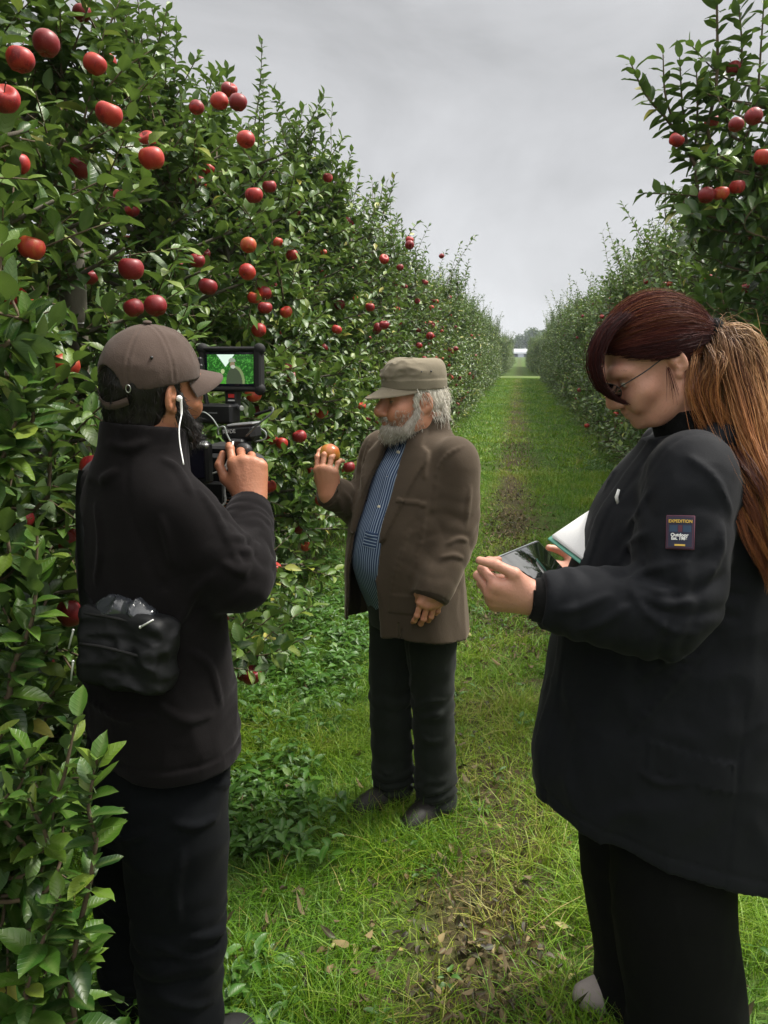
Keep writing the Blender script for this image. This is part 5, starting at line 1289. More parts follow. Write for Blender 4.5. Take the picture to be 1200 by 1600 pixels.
    press_folds(s, f, [[(256, 719), (278, 735), (300, 772)], [(312, 768), (340, 810), (368, 873), (383, 900)], [(357, 838), (382, 842), (402, 829)], [(364, 856), (388, 862), (402, 850)], [(350, 880), (372, 892), (390, 884)], [(252, 810), (266, 852), (270, 880)], [(158, 750), (170, 745), (182, 735)], [(300, 1018), (328, 1044), (345, 1100)], [(248, 1101), (290, 1125), (330, 1117)],
                        [(285, 960), (262, 1000), (255, 1050)], [(140, 1095), (190, 1122), (240, 1120)], [(330, 900), (300, 930), (285, 965)], [(230, 690), (200, 700), (170, 692)], [(150, 790), (158, 850), (150, 910)]], 0.0046, 0.011)
    FV, FQ = s.mesh(1); merge((FV, FQ)).build('fleece', fleece, person)
    from mathutils.bvhtree import BVHTree
    bvh = BVHTree.FromPolygons([Vector(v) for v in FV], [tuple(int(i) for i in q) for q in FQ]); eye_ = f.fromC((0, 0, CAM_H))
    def on_fleece(px, py):
        hit = bvh.ray_cast(Vector(eye_), Vector(f.P(px, py, 1.0) - eye_)); return None if hit[0] is None else np.array(hit[0]) + 0.004 * unit(eye_ - np.array(hit[0]))
    d = unit(wrR - elR); mb = MB(); mb.tube([wrR - d * 0.045, wrR - d * 0.04, wrR - d * 0.002, wrR + d * 0.002, wrR - d * 0.03], [0.043, 0.0455, 0.0435, 0.040, 0.034], 24, False); mb.build('cuff', fleece, person)
    # ---- trousers, shoes
    s = Solid((-0.32, -0.25, 0.02), (0.3, 0.25, 0.95), 0.006)
    OX, OY = -0.035, -0.02
    s.loft([(0.62, OX, OY, 0.175, 0.135), (0.74, OX * 0.6, OY * 0.6, 0.184, 0.142), (0.88, 0.005, 0, 0.172, 0.13)], 0.02)
    for q, dx in ((-1, -0.05), (1, -0.02)):
        s.chain([(q * 0.088 + dx * 0.3, OY, 0.70), (q * 0.095 + dx, OY, 0.55), (q * 0.10 + dx, OY - 0.005, 0.36), (q * 0.105 + dx, OY - 0.015, 0.07)], [0.104, 0.098, 0.088, 0.080], 10, 0.03)
        s.rings((q * 0.1 + dx, 0, 0.7), (q * 0.1 + dx, -0.01, 0.1), 0.57, 0.09, 0.06, 0.007, ph=0.3 + q); s.rings((q * 0.1 + dx, 0, 0.4), (q * 0.1 + dx, -0.01, 0.04), 0.9, 0.08, 0.05, 0.008, ph=1 + q)
    i, xx, yy, zz = s.near(0.02)
    for q in (-1, 1):
        pk = np.maximum(np.abs(xx - OX * 0.6 - q * 0.078) / 0.056, np.abs(zz - 0.705) / 0.068); s.D[i] -= (0.0028 * (pk < 1) * (yy < -0.03)).astype(np.float32); s.D[i] += (0.0016 * (np.abs(pk - 0.9) < 0.03) * (yy < -0.03)).astype(np.float32)
    s.D[i] += (0.003 * np.exp(-((xx - OX * 0.7) / 0.004) ** 2) * (yy < 0) * (zz > 0.6)).astype(np.float32)
    s.wrinkle(0.007, (6, 6, 3), seed=31); press_folds(s, f, [[(270, 1285), (305, 1290), (340, 1276)], [(248, 1478), (296, 1495), (349, 1482)], [(300, 1465), (335, 1460), (352, 1452)], [(330, 1190), (350, 1188), (368, 1182)], [(335, 1225), (352, 1226), (366, 1222)], [(150, 1290), (190, 1310), (230, 1300)], [(285, 1330), (275, 1390), (278, 1440)], [(255, 1560), (300, 1572), (338, 1560)]], 0.005, 0.012); merge(s.mesh(1)).build('trousers', pant, person)
    for q, dx in ((-1, -0.05), (1, -0.02)):
        s = Solid((-0.32, -0.2, -0.01), (0.32, 0.3, 0.17), 0.005); x0 = q * 0.105 + dx
        s.chain([(x0, -0.065, 0.045), (x0 + q * 0.004, 0.05, 0.045), (x0 + q * 0.010, 0.11, 0.038)], [0.042, 0.044, 0.038], 7, 0.02); s.cap((x0, -0.03, 0.06), (x0, -0.03, 0.12), 0.05, 0.045, 0.03)
        s.D = np.maximum(s.D, (0.012 - s.full()[2]) + 0 * s.D); merge(s.mesh(1)).build('shoe', shoe, person)
    # ---- hair and beard
    mb = MB(); s = Solid((-0.12, -0.15, -0.14), (0.12, 0.08, 0.09), 0.0035); X, Y, Z = s.full()
    s.ell((0, -0.022, 0.012), (0.0805, 0.0985, 0.092), 0); s.ell((0, -0.055, -0.06), (0.062, 0.055, 0.05), 0.03)
    s.D = np.maximum(s.D, Y - (0.012 + 0.2 * np.clip(-Z - 0.02, -0.3, 0) - 0.55 * np.clip(-Z - 0.03, 0, 1))); s.D = np.maximum(s.D, -0.095 - Z + 0 * X)
    for q in (-1, 1): s.ell((q * 0.088, -0.010, -0.022), (0.03, 0.022, 0.040), 0.008, 'cut')
    s.wrinkle(0.005, (28, 28, 20), seed=3); V, Q = s.mesh(1); mb.add(H(V), Q, None, 0, (0, 0, 0.3))
    t = np.linspace(0, 1, 5)[None, :, None]; sel = RNG.permutation(len(V))[:2200]; rt = V[sel]; n = len(rt); o3 = unit(rt - np.array([0, -0.02, 0.0]))
    pth = rt[:, None] + t * RNG.uniform(0.006, 0.016, (n, 1, 1)) * (0.05 * o3[:, None] + np.array([0, -0.05, -0.9]) + RNG.normal(0, 0.35, (n, 1, 3)))
    strands(mb, H(pth.reshape(-1, 3)).reshape(pth.shape), 0.0014, RNG.uniform(0, 1, n)); mb.build('hair', hairm, person, attr='lf')
    mb = MB(); s = Solid((-0.1, -0.04, -0.2), (0.1, 0.14, 0.0), 0.0032)
    s.ell((0, 0.05, -0.095), (0.055, 0.052, 0.045), 0)
    for q in (-1, 1): s.chain([(q * 0.073, 0.010, -0.01), (q * 0.067, 0.014, -0.055), (q * 0.05, 0.04, -0.1)], [0.008, 0.014, 0.024], 6, 0.02)
    s.ell((0, 0.08, -0.12), (0.035, 0.03, 0.036), 0.02); s.ell((0, 0.11, -0.069), (0.03, 0.026, 0.010), 0.008, 'cut')
    s.chain([(-0.034, 0.081, -0.066), (0, 0.1, -0.057), (0.034, 0.081, -0.066)], [0.006, 0.007, 0.006], 8, 0.008)
    s.wrinkle(0.004, (34, 34, 16), seed=5); V, Q = s.mesh(1); mb.add(H(V), Q, None, 0, (0, 0, 0.3)); sel = RNG.permutation(len(V))[:1300]; rt = V[sel]; n = len(rt); o3 = unit(rt - np.array([0, 0.02, -0.06]))
    pth = rt[:, None] + t * RNG.uniform(0.008, 0.02, (n, 1, 1)) * (0.5 * o3[:, None] + np.array([0, 0.1, -0.7]) + RNG.normal(0, 0.35, (n, 1, 3)))
    strands(mb, H(pth.reshape(-1, 3)).reshape(pth.shape), 0.0013, RNG.uniform(0, 1, n)); mb.build('beard', hairm, person, attr='lf')
    # ---- cap: six panels, open arch with strap at the back, curved peak
    s = Solid((-0.13, -0.15, -0.04), (0.13, 0.14, 0.165), 0.0032); X, Y, Z = s.full()
    s.ell((0, -0.010, 0.030), (0.0875, 0.1115, 0.102), 0); inner = Solid((-0.13, -0.15, -0.04), (0.13, 0.14, 0.165), 0.0032); inner.ell((0, -0.010, 0.030), (0.079, 0.1035, 0.0935), 0)
    s.D = np.maximum(s.D, 0.020 - 0.10 * np.clip(-Y - 0.02, -0.05, 1) - Z)
    i, xx, yy, zz = s.near(0.02); an = np.arctan2(yy + 0.014, xx); fr = np.abs(((an / (np.pi / 3) + 0.5) % 1) - 0.5) * (np.pi / 3) * np.hypot(xx, yy + 0.014)
    s.D[i] += (0.0020 * np.exp(-(fr / 0.0022) ** 2) - 0.0012 * np.exp(-((fr - 0.006) / 0.003) ** 2)).astype(np.float32) * (zz > 0.03)
    s.D[i] -= (0.0022 * (np.hypot(xx, yy + 0.014) < 0.0085)).astype(np.float32)
    s.wrinkle(0.0042, (15, 15, 20), seed=19, mask=lambda x, y, z: 0.5 + np.clip(y * 7, 0, 1.2))
    s.D = np.maximum(s.D, -inner.D)
    s.ell((0, -0.125, 0.004), (0.044, 0.05, 0.052), 0.0, 'cut')
    V, Q = s.mesh(1); cap = merge((H(V), Q)).build('cap', capm, person)
    mb = MB(); mb.ball(H((0, -0.014, 0.137)), (0.009, 0.009, 0.004), Mh); mb.build('button', capm, cap)
    mb = MB(); a = np.linspace(-0.62, 0.62, 15); P = np.stack([0.0895 * np.sin(a), -0.014 - 0.107 * np.cos(a), -0.006 - 0.022 * np.cos(a * 2.2)], 1)
    for dz in (-1,):
        up = np.array([0, -0.25, 0.97]); W = 0.0085; R1 = P + up * W; R2 = P - up * W; n = len(P)
        V = np.concatenate([R1, R2, R1 * [0.97, 0.975, 1], R2 * [0.97, 0.975, 1]]); Q = []
        for j in range(n - 1): Q += [(j, j + 1, n + j + 1, n + j), (2 * n + j + 1, 2 * n + j, 3 * n + j, 3 * n + j + 1), (j + 1, j, 2 * n + j, 2 * n + j + 1), (n + j, n + j + 1, 3 * n + j + 1, 3 * n + j)]
        mb.add(H(V), Q)
    mb.build('strap', capm, cap)
    mb = MB(); c = np.array([0.056, -0.098, 0.016]); ang = np.linspace(0, 2 * np.pi, 14); ring = np.stack([c[0] + 0.004 * np.cos(ang), c[1] - 0.004 + 0.003 * np.cos(ang), c[2] + 0.008 * np.sin(ang)], 1)
    mb.tube(H(ring), 0.0011, 6, False); mb.build('buckle', METAL, cap)
    for a in (rad(-25), rad(-150)):
        mb = MB(); p = np.array([0.079 * math.cos(a), -0.014 + 0.097 * math.sin(a), 0.078]); mb.ball(H(p), 0.0032, nu=8, nv=6); mb.build('eyelet', BLACKP, cap)
    mb = MB(); nu, nv = 25, 8; G = []
    for lay in (0.002, -0.002):
        for j in range(nv):
            for i_ in range(nu):
                a = (i_ / (nu - 1) - 0.5) * rad(126); tt = j / (nv - 1); bx, by = 0.080 * math.sin(a), -0.010 + 0.1045 * math.cos(a); ex = 0.084 * max(math.cos(a * 1.35), 0.0) ** 0.6
                G.append((bx * (1 + 0.04 * tt), by + ex * tt, 0.031 - 0.020 * tt * ex / 0.084 - 0.042 * (abs(a) / rad(63)) ** 2 * (0.35 + 0.65 * tt) + lay))
    G = np.array(G); ix = lambda l, j, i: l * nu * nv + j * nu + i; Q = []
    for j in range(nv - 1):
        for i_ in range(nu - 1): Q.append((ix(0, j, i_), ix(0, j, i_ + 1), ix(0, j + 1, i_ + 1), ix(0, j + 1, i_))[::-1]); Q.append((ix(1, j, i_), ix(1, j, i_ + 1), ix(1, j + 1, i_ + 1), ix(1, j + 1, i_)))
    for i_ in range(nu - 1): Q.append((ix(0, nv - 1, i_), ix(0, nv - 1, i_ + 1), ix(1, nv - 1, i_ + 1), ix(1, nv - 1, i_))[::-1])
    mb.add(H(G), Q); mb.build('peak', capm, cap, sharp=60)
    mb = MB(); Mb = Mh @ np.array(Matrix.Rotation(rad(-28), 3, 'Z')); mb.box(H((0.032, 0.072, 0.074)), (0.034, 0.004, 0.012), Mb, 0.0015); mb.build('badge', WHITEP, cap)
    # ---- earphone with its white lead
    root = empty('earphone', tuple(f.world(H((0.09, -0.008, -0.012))))); tag(root, 'white wired earphone hanging from the cameraman\'s ear', 'earphone')
    inv = np.array(root.location); Wd = lambda p: np.array([f.world(q) for q in np.atleast_2d(p)]) - inv
    mb = MB(); mb.ball(Wd(H((0.087, 0.0, -0.010)))[0], 0.0065, nu=10, nv=7); mb.build('earbud', WHITEP, root)
    e0 = H((0.090, 0.002, -0.010)); P = spline([e0, e0 + np.array([0.001, -0.001, -0.030]), f.P(280, 668, 1.55), f.P(281, 692, 1.535), f.P(287, 726, 1.51)], 26)
    mb = MB(); mb.tube(Wd(P), np.where(np.arange(26) < 7, 0.0026, 0.00135), 8); mb.build('lead', WHITEP, root)
    # ---- waist bag worn on the back, with its strap
    bagm = cloth('black_nylon', (0.002, 0.0024, 0.003), (0.005, 0.0056, 0.0068), 0.6, 0.0, 900, 0.3, 0.3)
    cb = f.P(200, 1012, 1.475)
    bag = f.place(empty('shoulder_bag')); bag.rotation_euler.z += rad(32); bag.location = tuple(f.world((cb[0], cb[1], cb[2]))); tag(bag, 'black nylon waist bag worn on the cameraman\'s back', 'bag')
    tilt = np.array(Matrix.Rotation(rad(4), 3, 'Y'))
    s = Solid((-0.16, -0.09, -0.13), (0.16, 0.10, 0.12), 0.004)
    for (w, d, hgt, cy, cz, r) in ((0.100, 0.028, 0.082, 0.0, 0, 0.025), (0.088, 0.017, 0.05, -0.026, -0.022, 0.018)):
        X, Y, Z = s.full(); zt = Z - cz; q = [np.abs(X) * (1 + 0.6 * np.clip(-zt - 0.01, 0, 1)) - (w - r), np.abs(Y - cy) - (d - r * 0.6), np.abs(zt) - (hgt - r)]
        dd = np.sqrt(sum(np.maximum(a, 0) ** 2 for a in q)) + np.minimum(np.maximum(np.maximum(q[0] + 0 * Y, q[1] + 0 * X), q[2] + 0 * X), 0) - r * 0.8
        s.D = smin(s.D, dd.astype(np.float32), 0.008)
    s.wrinkle(0.009, (13, 13, 22), seed=8); V, Q = s.mesh(1); merge((V @ tilt.T, Q)).build('body', bagm, bag)
    for (x0, x1, yy, zz) in ((-0.08, 0.075, -0.027, 0.066), (-0.075, 0.07, -0.046, 0.012)):
        mb = MB(); P = np.stack([np.linspace(x0, x1, 9), np.full(9, yy) - 0.004 * np.cos(np.linspace(-1.5, 1.5, 9)), zz + 0.004 * np.sin(np.linspace(0, 4, 9))], 1); mb.tube(P @ tilt.T, 0.0032, 6); mb.build('zip', RUBBER, bag)
    zp = plain('pull_metal', (0.75, 0.75, 0.74), 0.3, 0.5, 0.5)
    for (a, b) in (((-0.083, -0.05, 0.045), (-0.093, -0.055, 0.008)), ((-0.078, -0.064, -0.012), (-0.083, -0.068, -0.050)), ((0.058, -0.042, 0.062), (0.088, -0.044, 0.080))):
        mb = MB(); a, b = np.array(a), np.array(b); mb.tube([a, a * 0.9 + b * 0.1, b], [0.0015, 0.0022, 0.0016], 6); mb.ball(a, 0.003, nu=8, nv=6); mb.build('zip_pull', zp, bag)
    crumple = plain('crinkled_film', (0.035, 0.038, 0.045), 0.15, 0.8)
    s = Solid((-0.1, -0.06, 0.04), (0.1, 0.06, 0.13), 0.004); s.ell((0.0, 0.0, 0.078), (0.062, 0.026, 0.022), 0); s.wrinkle(0.010, (26, 26, 22), seed=6); merge(s.mesh(0)).build('wrapper', crumple, bag, smooth=False)
    Rb = np.array(Matrix.Rotation(rad(-32), 3, 'Z')); hits = [on_fleece(*q) for q in ((133, 925), (131, 890), (129, 850), (127, 810), (127, 770), (131, 735))]; strapP = [(-0.085, 0.0, 0.06)] + [Rb @ (h - cb) for h in hits if h is not None]; mb = MB(); S_ = spline(strapP, 24); W = np.array([0.014, 0, 0.0])
    pr = []
    for e in (W, -W): pr.append(S_ + e); 
    V = np.concatenate([pr[0], pr[1], pr[0] + [0, 0.003, 0], pr[1] + [0, 0.003, 0]]); n = 24; Q = []
    for j in range(n - 1): Q += [(j, j + 1, n + j + 1, n + j), (2 * n + j + 1, 2 * n + j, 3 * n + j, 3 * n + j + 1), (j + 1, j, 2 * n + j, 2 * n + j + 1), (n + j, n + j + 1, 3 * n + j + 1, 3 * n + j)]
    mb.add(V, Q); mb.build('strap', bagm, bag)
    return f, wrR, (x, y, z)
CAMMAN = cameraman()
# ================================================================== the woman with the tablets
RNG = np.random.default_rng(61)
def woman():
    f = Figure(0.665, 1.68, (-0.995, -0.08))
    shell = cloth('black_rain_jacket', (0.0034, 0.004, 0.0058), (0.0070, 0.0080, 0.0108), 0.78, 0.06, 600, 0.22, 0.16)
    knit = cloth('black_knit', (0.003, 0.003, 0.003), (0.007, 0.007, 0.007), 0.95, 0.1, 700, 0.3, 0.1)
    pant = cloth('black_legging', (0.0014, 0.0015, 0.0015), (0.0028, 0.003, 0.003), 0.9, 0.0, 500, 0.2, 0.15)
    sk = skin('fair_skin', (0.52, 0.30, 0.22), (0.52, 0.235, 0.17))
    shoe = cloth('grey_shoe_canvas', (0.20, 0.17, 0.16), (0.3, 0.27, 0.25), 0.8)
    hc = f.fromC((0.548, 1.672, 1.632)); Mh = rot(rad(2), rad(31), 0); H = lambda p: np.asarray(p) @ Mh.T + hc
    Hi = lambda p: (np.asarray(p) - hc) @ Mh
    shL = f.P(1080, 745, 1.52); shR = np.array([0.150, shL[1] - 0.10, shL[2] + 0.0])
    elL, wrL = f.P(1052, 956, 1.45), f.P(848, 938, 1.47)
    elR, wrR = f.P(1040, 935, 1.92), f.P(930, 905, 1.84)
    nb = f.P(1082, 668, 1.68)
    hs = head_solid(nose=0.86, cheek=1.08, jaw=0.92, neck_to=tuple(Hi(nb)), neck_r=(0.053, 0.060), smile=1.2, ears=0.92, w=0.98); hv, hq = hs.mesh(1)
    y, z = frame(f.dirC((-0.93, 0.06, 0.10)), f.dirC((-0.05, -0.85, -0.55))); x = np.cross(y, z)
    hand = put(hand_mesh([(52, 66, 40), (56, 70, 42), (60, 72, 44), (64, 72, 44)], [(0.02, 0.03, -0.008), (0.052, 0.058, -0.012), (0.062, 0.094, -0.020), (0.058, 0.125, -0.030)], 0.03, arm=0.06), wrL + y * 0.005, x, y, z)
    core = Solid((-0.35, -0.35, 0.02), (0.35, 0.45, 1.58), 0.012)
    core.loft([(0.7, 0, -0.02, 0.14, 0.14), (1.0, 0, 0.0, 0.13, 0.12), (1.25, 0, 0.0, 0.14, 0.11), (1.42, 0, 0.0, 0.09, 0.07), (1.5, 0, 0.03, 0.05, 0.05)])
    for q in (-1, 1): core.chain([(q * 0.085, -0.02, 0.8), (q * 0.085, -0.02, 0.5), (q * 0.08, -0.03, 0.1)], [0.08, 0.06, 0.045], 6)
    core.chain([shL, elL, wrL], [0.045, 0.04, 0.027], 8); core.chain([shR, elR, wrR], [0.045, 0.04, 0.027], 8)
    y2, z2 = frame(f.dirC((-1, 0.0, 0.15)), f.dirC((0, 0.5, -0.9)))
    handr = put(hand_mesh([(20, 30, 20)] * 4, [(0.02, 0.03, -0.008), (0.050, 0.060, -0.016), (0.058, 0.092, -0.026), (0.050, 0.118, -0.034)], 0.04, h=0.003), wrR, -np.cross(y2, z2), y2, z2)
    person = f.place(merge((H(hv), hq), hand, handr, core.mesh(0)).build('person', sk))
    tag(person, 'woman with a dark red ponytail and black jacket, looking down at a tablet', 'woman')
    for q in (-1, 1):
        mb = MB(); mb.ball(H((q * 0.031, 0.0768, -0.003)), 0.0128); mb.build('eye', EYE, person)
    # ---- jacket: wide parka with collar, rolled hood, sleeves
    s = Solid((-0.36, -0.42, 0.44), (0.36, 0.42, 1.58), 0.0056)
    fr = lambda px, py: f.P(px, py, 1.68)
    rows = [(1245, 842, 1285, 0.232), (1170, 838, 1278, 0.232), (1090, 852, 1270, 0.226), (1000, 868, 1262, 0.215), (930, 882, 1256, 0.205), (870, 903, 1246, 0.200), (800, 930, 1228, 0.196), (750, 962, 1206, 0.184), (715, 990, 1180, 0.140), (690, 1008, 1150, 0.10)]
    lv = [(0.44, 0.0, -0.035, 0.240, 0.30)]
    for py, a, b, w in rows:
        A, B = fr(a, py), fr(b, py); lv.append(((A[2] + B[2]) / 2, 0.0, (A[1] + B[1]) / 2, w, (A[1] - B[1]) / 2))
    s.loft(lv, 0.0, 2.15)
    for q in (-1, 1):
        sh = shL if q < 0 else shR; s.cap(nb + [q * 0.03, -0.01, -0.05], sh * [0.85, 1, 1] + [0, -0.005, 0.0], 0.045, 0.062, 0.06)
    s.begin(); s.chain([shL * [0.85, 1, 1], shL, shL * 0.5 + elL * 0.5, elL + [0, 0.01, 0.0], elL * 0.5 + wrL * 0.5, wrL], [0.064, 0.071, 0.078, 0.071, 0.062, 0.050], 14, 0.03); s.trim(wrL, wrL - elL); s.end(0.028)
    s.begin(); s.chain([shR * [0.85, 1, 1], shR, shR * 0.5 + elR * 0.5, elR, elR * 0.5 + wrR * 0.5, wrR], [0.06, 0.066, 0.074, 0.07, 0.062, 0.05], 12, 0.03); s.trim(wrR, wrR - elR); s.end(0.028)
    X, Y, Z = s.full()
    hem = 0.585 + 0.28 * Y + 0 * X; s.D = np.maximum(s.D, hem - Z)
    # folded-down hood and collar round the neck
    c1, c2, c3 = nb + [0, 0.075, -0.05], nb + [0, -0.02, -0.012], nb + [0, -0.10, -0.045]
    for q in (-1, 1):
        s.chain([c1 + [q * 0.02, -0.02, -0.03], nb + [q * 0.075, 0.02, -0.03], nb + [q * 0.085, -0.035, -0.012], nb + [q * 0.055, -0.095, -0.035], nb + [0, -0.12, -0.05]], [0.014, 0.021, 0.028, 0.034, 0.036], 14, 0.02)
    i, xx, yy, zz = s.near(0.02)
    ft = np.abs(xx) ; s.D[i] -= (0.004 * (np.abs(xx + 0.03) < 0.022) * (yy > 0.03)).astype(np.float32)                    # storm flap over the zip
    hm = zz - (0.585 + 0.28 * yy); s.D[i] += (0.0025 * np.exp(-((hm - 0.03) / 0.004) ** 2)).astype(np.float32)          # hem seam
    seam = (yy - shL[1] - 0.085 * np.sin((zz - shL[2] + 0.05) * 6) * 0.4) ; s.D[i] += (0.0028 * np.exp(-((xx + 0.155 + 0.2 * (zz - shL[2])) / 0.0045) ** 2) * (zz > 1.18)).astype(np.float32)
    fl_ = np.maximum(np.abs(yy - 0.075) / 0.085, np.abs(zz - 0.84 - 0.25 * (yy - 0.075)) / 0.034); s.D[i] -= (0.0035 * (fl_ < 1) * (xx < -0.08)).astype(np.float32); s.D[i] += (0.0018 * (np.abs(fl_ - 0.86) < 0.035) * (xx < -0.08)).astype(np.float32)   # pocket flap
    s.D[i] += (0.0022 * np.exp(-((zz - 1.335 - 0.15 * yy) / 0.0035) ** 2) * (yy < 0.02)).astype(np.float32)      # yoke seam
    s.D[i] += (0.0018 * np.exp(-((yy + 0.02 + 0.05 * (zz - 0.9)) / 0.0035) ** 2) * (zz < 1.0) * (xx < 0)).astype(np.float32)   # side seam
    s.wrinkle(0.007, (5, 5, 2.6), seed=17, mask=lambda x, y, z: np.clip((1.32 - z) * 4, 0.35, 1))
    s.wrinkle(0.004, (11, 11, 8), seed=27)
    s.rings(shL, elL, 0.86, 0.07, 0.050, 0.0045, ph=0.7, tilt=2.2); s.rings(elL, wrL, 0.12, 0.06, 0.042, 0.0050, ph=2.2, tilt=2.0); s.rings(elL, wrL, 0.75, 0.07, 0.045, 0.003, ph=1.0)
    s.rings(shL, elL, 0.36, 0.10, 0.075, 0.0025, ph=1.7, tilt=2.4)
    press_folds(s, f, [[(985, 907), (1016, 891), (1070, 878)], [(989, 911), (1031, 926), (1072, 922)], [(985, 912), (1002, 948), (1046, 983), (1088, 990)], [(1002, 928), (1038, 944), (1083, 939)], [(978, 829), (1000, 798), (1016, 767)], [(1077, 714), (1116, 748), (1142, 798)],
                        [(968, 880), (985, 850), (1010, 832)], [(1002, 1206), (1030, 1222), (1068, 1224)], [(985, 1145), (1046, 1075), (1112, 1005)], [(1000, 1060), (1050, 1030), (1095, 1028)], [(870, 955), (905, 950), (950, 930)], [(905, 985), (945, 970), (985, 945)], [(1110, 900), (1125, 860), (1128, 820)], [(1020, 655), (985, 700), (945, 765)]], 0.0044, 0.010)
    JV, JQ = s.mesh(1); merge((JV, JQ)).build('jacket', shell, person)
    from mathutils.bvhtree import BVHTree
    bvh = BVHTree.FromPolygons([Vector(v) for v in JV], [tuple(int(i) for i in q) for q in JQ]); eye_ = f.fromC((0, 0, CAM_H))
    def on_jacket(px, py):
        d = f.P(px, py, 1.0) - eye_; hit = bvh.ray_cast(Vector(eye_), Vector(d)); return np.array(hit[0]), np.array(hit[1])
    s = Solid((-0.12, -0.12, 1.36), (0.12, 0.14, 1.62), 0.004)                                    # high knitted collar
    ax = unit(hc - nb + [0, -0.02, 0]); s.chain([nb + ax * -0.05 + [0, 0.0, 0], nb + ax * 0.0, nb + ax * 0.055], [0.085, 0.078, 0.069], 6, 0.0); s.trim(nb + ax * 0.048, ax + [0, -0.35, 0], 0.16)
    s.begin(); s.chain([nb, nb + ax * 0.1], [0.066, 0.066], None, 0); k = s.D; s.D = np.maximum(s.keep, -k); s.wrinkle(0.002, (10, 10, 10), seed=5); merge(s.mesh(1)).build('collar', knit, person)
    d = unit(wrL - elL); mb = MB(); mb.tube([wrL - d * 0.05, wrL - d * 0.01, wrL + d * 0.018, wrL + d * 0.023, wrL - d * 0.03], [0.046, 0.0455, 0.0415, 0.038, 0.03], 26, False); mb.build('cuff', knit, person)
    # zip pull at the chest
    zp = on_jacket(966, 772)[0]; mb = MB(); mb.tube([zp + [-0.012, 0.004, 0.012], zp + [-0.012, 0.008, -0.004], zp + [-0.012, 0.004, -0.018]], [0.003, 0.004, 0.003], 8); mb.build('zip_pull', WHITEP, person)
    # ---- sleeve badge
    pc, _n = on_jacket(1063, 832); n0 = unit(np.mean([on_jacket(1063 + a, 832 + b)[1] for a in (-16, 0, 16) for b in (-20, 0, 20)], axis=0)); n0 = n0 if n0 @ (eye_ - pc) > 0 else -n0; pc = np.mean([on_jacket(1063 + a, 832 + b)[0] for a in (-16, 0, 16) for b in (-20, 0, 20)], axis=0) + n0 * 0.004; up = f.dirC((-0.06, 0, 1)); up = unit(up - n0 * (up @ n0)); rt = unit(np.cross(up, -n0)); 
    if rt @ f.dirC((1, 0, 0)) < 0: rt = -rt
    W_, H_ = 0.0245, 0.031
    def patch(name, w, h, off, mat, par, dx=0, dy=0, segs=8):
        mb = MB(); V = []
        for j in range(2):
            for i_ in range(segs + 1):
                u = (i_ / segs - 0.5) * 2 * w + dx; v = (j - 0.5) * 2 * h + dy
                V.append(pc + rt * u + up * v + n0 * (off - 4.5 * u * u))
        Q = [(i_, i_ + 1, segs + 2 + i_, segs + 1 + i_) for i_ in range(segs)]; V = np.array(V); nn = np.cross(V[1] - V[0], V[segs + 1] - V[0])
        if nn @ n0 < 0: Q = [q[::-1] for q in Q]
        mb.add(V, Q); me = mb.build(name, mat, par); me.data.update(); return me
    navy = plain('badge_navy', (0.018, 0.02, 0.045), 0.8); plum = plain('badge_plum', (0.085, 0.02, 0.04), 0.8); gold = plain('badge_gold', (0.62, 0.40, 0.07), 0.7, var=0.05); wht = plain('badge_white', (0.75, 0.75, 0.75), 0.7, var=0.05); blue = plain('badge_blue', (0.02, 0.045, 0.09), 0.8)
    mbs = MB(); M3 = np.stack([rt, up, n0], 1); mbs.box(pc - n0 * 0.008, (W_ * 2, H_ * 2, 0.014), M3, 0.001); badge = mbs.build('badge', plum, person)
    patch('badge_ground', W_ - 0.0016, H_ - 0.0016, 0.0015, navy, badge); patch('badge_rim', W_ - 0.003, H_ - 0.003, 0.0019, plum, badge); patch('badge_field', W_ - 0.0042, H_ - 0.0042, 0.0023, navy, badge)
    patch('badge_mountain', 0.007, 0.006, 0.0027, blue, badge, -0.0115, 0.0065); patch('badge_mountain', 0.007, 0.006, 0.0027, blue, badge, 0.0115, 0.0065); patch('badge_emblem', 0.0035, 0.006, 0.0027, plum, badge, 0, 0.0065)
    patch('badge_bar', 0.009, 0.0016, 0.003, gold, badge, 0, -0.0235)
    def text(body, size, dx, dy, mat, bold=0.0, sx=1.0):
        cu = bpy.data.curves.new('lettering', 'FONT'); cu.body = body; cu.size = size; cu.align_x = 'CENTER'; cu.align_y = 'CENTER'; cu.extrude = 0.0002; cu.offset = bold
        o = bpy.data.objects.new('lettering', cu); COL.objects.link(o); dg = bpy.context.evaluated_depsgraph_get(); me = bpy.data.meshes.new_from_object(o.evaluated_get(dg)); bpy.data.objects.remove(o)
        me.materials.clear(); me.materials.append(mat); V = np.empty(len(me.vertices) * 3, np.float32); me.vertices.foreach_get('co', V); V = V.reshape(-1, 3)
        u, v = V[:, 0] * sx + dx, V[:, 1] + dy; me.vertices.foreach_set('co', (pc + rt * u[:, None] + up * v[:, None] + n0 * (0.0034 + V[:, 2:3] - 4.5 * (u * u)[:, None])).astype(np.float32).ravel()); me.update()
        obj('lettering', me, badge)
    text('EXPEDITION', 0.0078, 0, 0.0195, gold, 0.0002, 0.92); text('Outdoor', 0.0082, -0.001, -0.0055, wht, 0.0003, 1.0); text('Est. 1986', 0.0075, -0.001, -0.0118, wht, 0.0003, 1.0)
    # ---- leggings and shoes
    s = Solid((-0.3, -0.3, 0.03), (0.3, 0.32, 0.85), 0.006)
    s.loft([(0.55, 0, -0.02, 0.19, 0.165), (0.8, 0, -0.02, 0.19, 0.18)], 0.03)
    fl = {}
